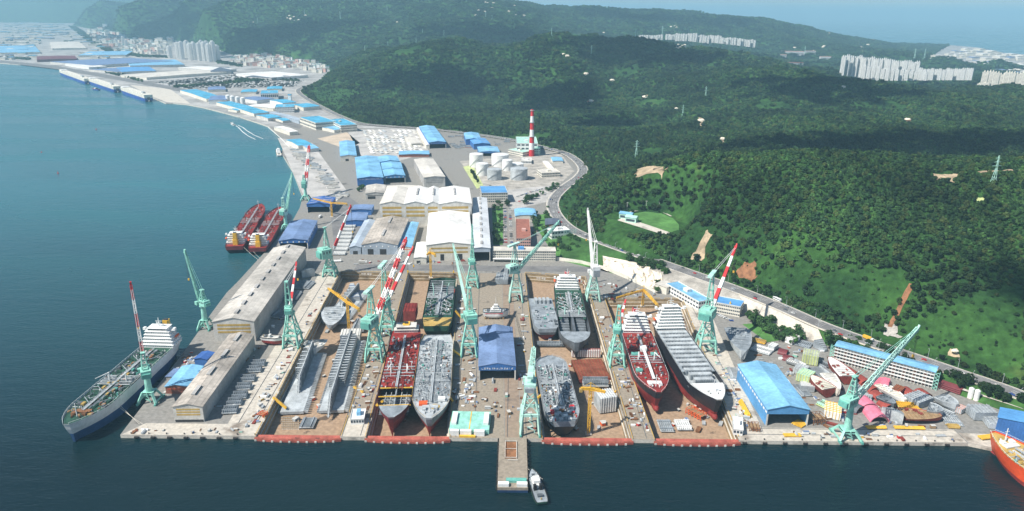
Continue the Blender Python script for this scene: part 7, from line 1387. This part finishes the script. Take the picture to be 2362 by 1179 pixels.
PYL = [(1467,363,327,'on the nearest ridge above the playing field'), (1574,272,243,'on the ridge left of the pale bare patch'), (1627,226,203,'high on the wooded hill, above the middle'), (1364,125,108,'just below the near skyline, left of the apartment row'), (1465,92,66,'beside the left end of the apartment row'), (1527,86,60,'behind the gap in the apartment row'), (1740,112,92,'at the right end of the apartment row'), (1272,84,66,'on the skyline of the near hill'), (703,38,22,'high on the big left mountain'), (595,56,40,'left of the bare patch on the big mountain'), (785,44,26,'right of the bare patch on the big mountain'), (893,25,12,'near the top of the middle mountain'), (842,122,110,'left of three on the lower spur'), (895,110,95,'middle of three on the lower spur'), (960,102,88,'right of three on the lower spur'), (1120,42,27,'on the upper slope right of centre'), (1135,48,36,'below another on the upper slope'), (1855,130,106,'behind the long school'), (1637,110,96,'below the middle of the apartment row'), (2290,425,408,'near the right edge above the dirt track'), (975,80,68,'in the hollow of the middle mountain'), (1024,84,70,'right of the hollow of the middle mountain'), (2108,140,112,'left of two tall ones before the open sea'), (2131,138,112,'right of two tall ones before the open sea')]
for x, y, top, wh in PYL:
    p = on_hill(x, y) or P(x, y); zt = Q(x, top, p.y).z; s = max(.6, (zt-p.z)/60); lab = 'lattice power pylon '+wh
    if py0 is None: py0 = mk_pylon(); py0.location = p; py0['label'] = lab; py0.scale = (s, s, s)
    else: copy_of(py0, p, rd.uniform(-.4, .4), lab, None, s)
def rock_geo(g, r_, seed, n_=9):
    q = random.Random(seed); rings = []
    for i in range(5): t = i/4; rr = r_*math.sin(.35+t*2.3)*q.uniform(.8, 1.1); rings.append([(math.cos(k*6.283/n_)*rr*q.uniform(.8, 1.2), math.sin(k*6.283/n_)*rr*q.uniform(.7, 1.1), t*r_*.9-r_*.2+q.uniform(-.1, .1)*r_) for k in range(n_)])
    g.loft(rings, 'rock'); return g
rk = {}
RK = [(1617,284,9,'tall pale rock on the slope above the plant road'), (1666,327,7,'pale rock above the nearest ridge'), (1488,228,7,'pale rock strip on the middle slope'), (1309,134,8,'white rock near the skyline left'), (1352,175,7,'white rock on the left slope below the skyline'), (1363,238,8,'pale rock beside a brown scar'), (1412,190,6,'brown rock on the left slope'), (1300,130,5,'small rock beside the white skyline rock'), (2092,282,8,'white rock in a brown scar on the right hill'), (2200,820,5,'pale boulder on the grass above the road'), (1945,205,6,'pale rock in the shadow on the right'), (1560,255,5,'rock among trees mid slope')]
for x, y, r_, lab in RK:
    p = on_hill(x, y)
    if p is None: continue
    s = p.y/1650; g = rock_geo(G(), r_*s*.75+2.2, x); o = tag(g.build('boulder', None, p+Vector((0, 0, 3.5))), lab, 'rock')
for k in range(46):
    x, y = rd.choice([(rd.uniform(1095, 1215), rd.uniform(6, 42)), (rd.uniform(1280, 1480), rd.uniform(55, 80)), (rd.uniform(1800, 2130), rd.uniform(78, 120)), (rd.uniform(500, 1000), rd.uniform(14, 60)), (rd.uniform(1540, 1565), rd.uniform(57, 68)), (rd.uniform(660, 700), rd.uniform(36, 52)), (rd.uniform(1555, 1580), rd.uniform(106, 118))]); p = on_hill(x, y)
    if p is None: continue
    s = p.y/1650*rd.uniform(1.5, 3.2)+3
    if k not in rk: o = tag(rock_geo(G(), s, 900+k).build('bare_rock', None, p+Vector((0, 0, 5))), 'bare pale rock showing through the woods of the distant mountains', 'rock', 'bare rocks on the distant mountains')
T0 = 26.
g = G(); g.poly([P(x, y, T0+.3) for x, y in ((1444,502),(1458,493),(1490,488),(1525,492),(1552,503),(1566,518),(1566,530),(1546,536))], 'lawn'); struct(g, 'playing_field')
wall_pts = smooth_line([P(1440,500,T0+.2), P(1452,491,T0+.2), P(1490,485,T0+.2), P(1525,490,T0+.2), P(1548,500,T0+.2)], 6); ribbon('field_terrace', wall_pts, -1.2, 1.6, .9, 'concrete')
g = G(); g.poly([P(1424,508,T0+.3), P(1440,500,T0+.3), P(1548,537,T0+.3), P(1536,543,T0+.3)], 'concrete'); struct(g, 'field_path')
for (x, y, w_, lab) in ((1445,503,13,'mint roofed club house, rear one beside the playing field'), (1457,511,11,'white club house with arched side beside the playing field')): r = thing('club_house', lab, 'building', P(x, y, T0), -.5); r.scale = (1.5, 1.5, 1.5); g = G(); g.box(-w_/2, w_/2, -4, 4, 0, 5, 'pale_mint'); g.build('wall', r); g = G(); g.ext([(4.5, 5), (0, 6.6), (-4.5, 5)], -w_/2-.5, w_/2+.5, 'pale_mint' if x > 1450 else 'sky_roof'); o = g.build('roof', r); o.rotation_euler = (0, 0, math.pi/2); g = G(); g.box(-w_*.4, w_*.4, -4.1, -4.01, 1, 3.4, 'glass'); g.build('window', r)
for x, y in ((1446,488),(1490,484),(1520,486)): b = P(x, y, T0); r = thing('flood_light', 'slim white floodlight mast beside the hillside playing field', 'floodlight', b, 0, 'floodlights of the playing field'); g = G(); g.cyl(0, 0, 0, 14, .3, 'white', .2, 8); g.build('pole', r); g = G(); g.cb((0, -.3, 13.4), (2.4, .5, 1.2), 'dirty_white'); g.build('lamp_panel', r)
for x, y in ((134,400),(222,299),(96,352)): b = P(x, y, SEA); r = thing('sea_buoy', 'small red buoy floating alone on the open water', 'buoy', b, 0, 'red buoys on the water'); g = G(); g.cyl(0, 0, -.6, .9, 1.8, 'red', 1.6, 12); g.build('float', r); g = G(); g.cyl(0, 0, .9, 4.6, .7, 'red', .25, 8); g.build('top_mark', r)
# sea wall of the outfitting quay, yard boundary wall
def wall_run(label, pts, h, th, m, name='boundary_wall', cat='wall'):
    g = G(); L_ = [Vector(p) for p in pts]; o0 = L_[0]
    for a, b in zip(L_[:-1], L_[1:]):
        d_ = (b-a).normalized(); n_ = Vector((-d_.y, d_.x, 0))*th/2; v = [a-n_, b-n_, b+n_, a+n_]; g.add([q-o0 for q in v]+[q-o0+Vector((0, 0, h)) for q in v], [(0,3,2,1),(4,5,6,7),(0,1,5,4),(1,2,6,5),(2,3,7,6),(3,0,4,7)], m)
    o = g.build(name, None, o0); return tag(o, label, cat)
wall_run('cream boundary wall at the foot of the grass bank behind the third dock', [P(1283,600), P(1340,608), P(1395,622), P(1450,645)], 4.5, .6, 'cream'); wall_run('pale boundary wall below the rock face', [P(1452,646), P(1490,664), P(1512,676)], 3, .6, 'cream')
wall_run('low white wall along the sea side of the outfitting quay', [P(618,294), P(646,318), P(668,340)], 1.5, .8, 'white'); wall_run('long low parapet on the seaward edge of the hill road', [near_road(x, y)+Vector((0, 0, .2)) for x, y in ((1722,680),(1800,708),(1900,752),(2000,788),(2100,822),(2200,857),(2362,915))], 1.1, .4, 'concrete', 'road_parapet', 'parapet')
# clouds, high above and outside the picture, that shade parts of the hills
def cloud(label, gx, gy, gz, rx, ry, seed, alt=1700.):
    c = Vector((gx, gy, gz))+SUN*((alt-gz)/SUN.z); g = G(); q = random.Random(seed)
    for k in range(210):
        x, y = q.gauss(0, .52)*rx, q.gauss(0, .52)*ry
        if (x/rx)**2+(y/ry)**2 > 1.6: continue
        r_ = q.uniform(.07, .2)*min(rx, ry); g.loft([[(x+math.cos(j*6.283/12)*r_*math.sin(t), y+math.sin(j*6.283/12)*r_*math.sin(t), r_*.5*math.cos(t)) for j in range(12)] for t in [.05+k2*3.04/7 for k2 in range(8)]], 'white')
    o = tag(g.build('cloud', None, c), label, 'cloud')
for lab, x, y, rx, ry, sd in (('cloud over the dark hollow behind the nearest ridge', 2200, 335, 420, 130, 3), ('cloud over the shaded slope left of that hollow', 1960, 338, 260, 90, 6), ('cloud over the upper slope below the right hand towers', 1900, 200, 260, 190, 4), ('cloud over the slope below the middle skyline', 1480, 122, 300, 260, 5), ('cloud over the folded slope above the power plant', 1280, 225, 150, 190, 7), ('cloud over the spur behind the long cyan hall', 1010, 190, 240, 170, 8), ('cloud over the slope at the right edge above the road', 2375, 680, 26, 50, 9), ('cloud over the lower flank of the big left mountain', 640, 85, 700, 420, 11), ('cloud over the shoulder of the big left mountain', 330, 62, 700, 600, 12), ('cloud over the middle mountain', 1120, 70, 420, 360, 13), ('cloud over the mountain beyond the apartment row', 1560, 45, 900, 380, 14), ('cloud over the left part of the nearest slope', 1400, 290, 90, 120, 15)):
    p = on_hill(x, y)
    if p: cloud(lab, p.x, p.y, p.z, rx, ry, sd)


# ---------------------------------------------------------------- tidy: every loose fitting of a deck becomes a part of its own
for o in [o for o in COL.objects if o.name.split('.')[0] in ('deck_fittings', 'deck_gear', 'deck_cargo', 'deck_store')]:
    me = o.data; bm = bmesh.new(); bm.from_mesh(me); bm.verts.ensure_lookup_table(); seen = set(); comps = []
    for v in bm.verts:
        if v.index in seen: continue
        st_ = [v]; seen.add(v.index); cc = []
        while st_:
            u = st_.pop(); cc.append(u)
            for e in u.link_edges:
                x = e.other_vert(u)
                if x.index not in seen: seen.add(x.index); st_.append(x)
        comps.append(cc)
    for cc in comps:
        ids = {v.index: i for i, v in enumerate(cc)}; fs = {f for v in cc for f in v.link_faces}; fs = list(fs); ctr = sum((v.co for v in cc), Vector())/len(cc)
        m2 = bpy.data.meshes.new('deck_fitting'); m2.from_pydata([v.co-ctr for v in cc], [], [[ids[v.index] for v in f.verts] for f in fs]); m2.materials.append(me.materials[fs[0].material_index]); m2.update()
        k = bpy.data.objects.new('deck_fitting' if len(cc) < 9 else 'deck_vent', m2); COL.objects.link(k); k.parent = o.parent; k.location = ctr
    bm.free(); bpy.data.objects.remove(o)

users = {}
for o in COL.objects:
    if o.type == 'MESH': users[o.data.name] = users.get(o.data.name, 0)+1
for o in [o for o in COL.objects if o.type == 'MESH' and o.name.split('.')[0] == 'window']:
    me = o.data; n_ = len(me.polygons)
    if n_ == 6 or n_ % 6 or len(me.vertices) != n_//6*8: continue
    if users[me.name] > 1 or n_//6 > 30: o['kind'] = 'stuff'; continue
    co_ = np.zeros(len(me.vertices)*3); me.vertices.foreach_get('co', co_); co_ = co_.reshape(-1, 8, 3)
    for q in co_:
        ctr = q.mean(0); m2 = bpy.data.meshes.new('window'); m2.from_pydata((q-ctr).tolist(), [], [tuple(p.vertices) for p in list(me.polygons)[:6]]); m2.materials.append(me.materials[0]); k = bpy.data.objects.new('window', m2); COL.objects.link(k); k.parent = o.parent; k.location = ctr.tolist()
    bpy.data.objects.remove(o)
for o in COL.objects:
    l_ = o.get('label')
    if l_ and not 4 <= len(l_.split()) <= 16: print('LABEL', len(l_.split()), l_)
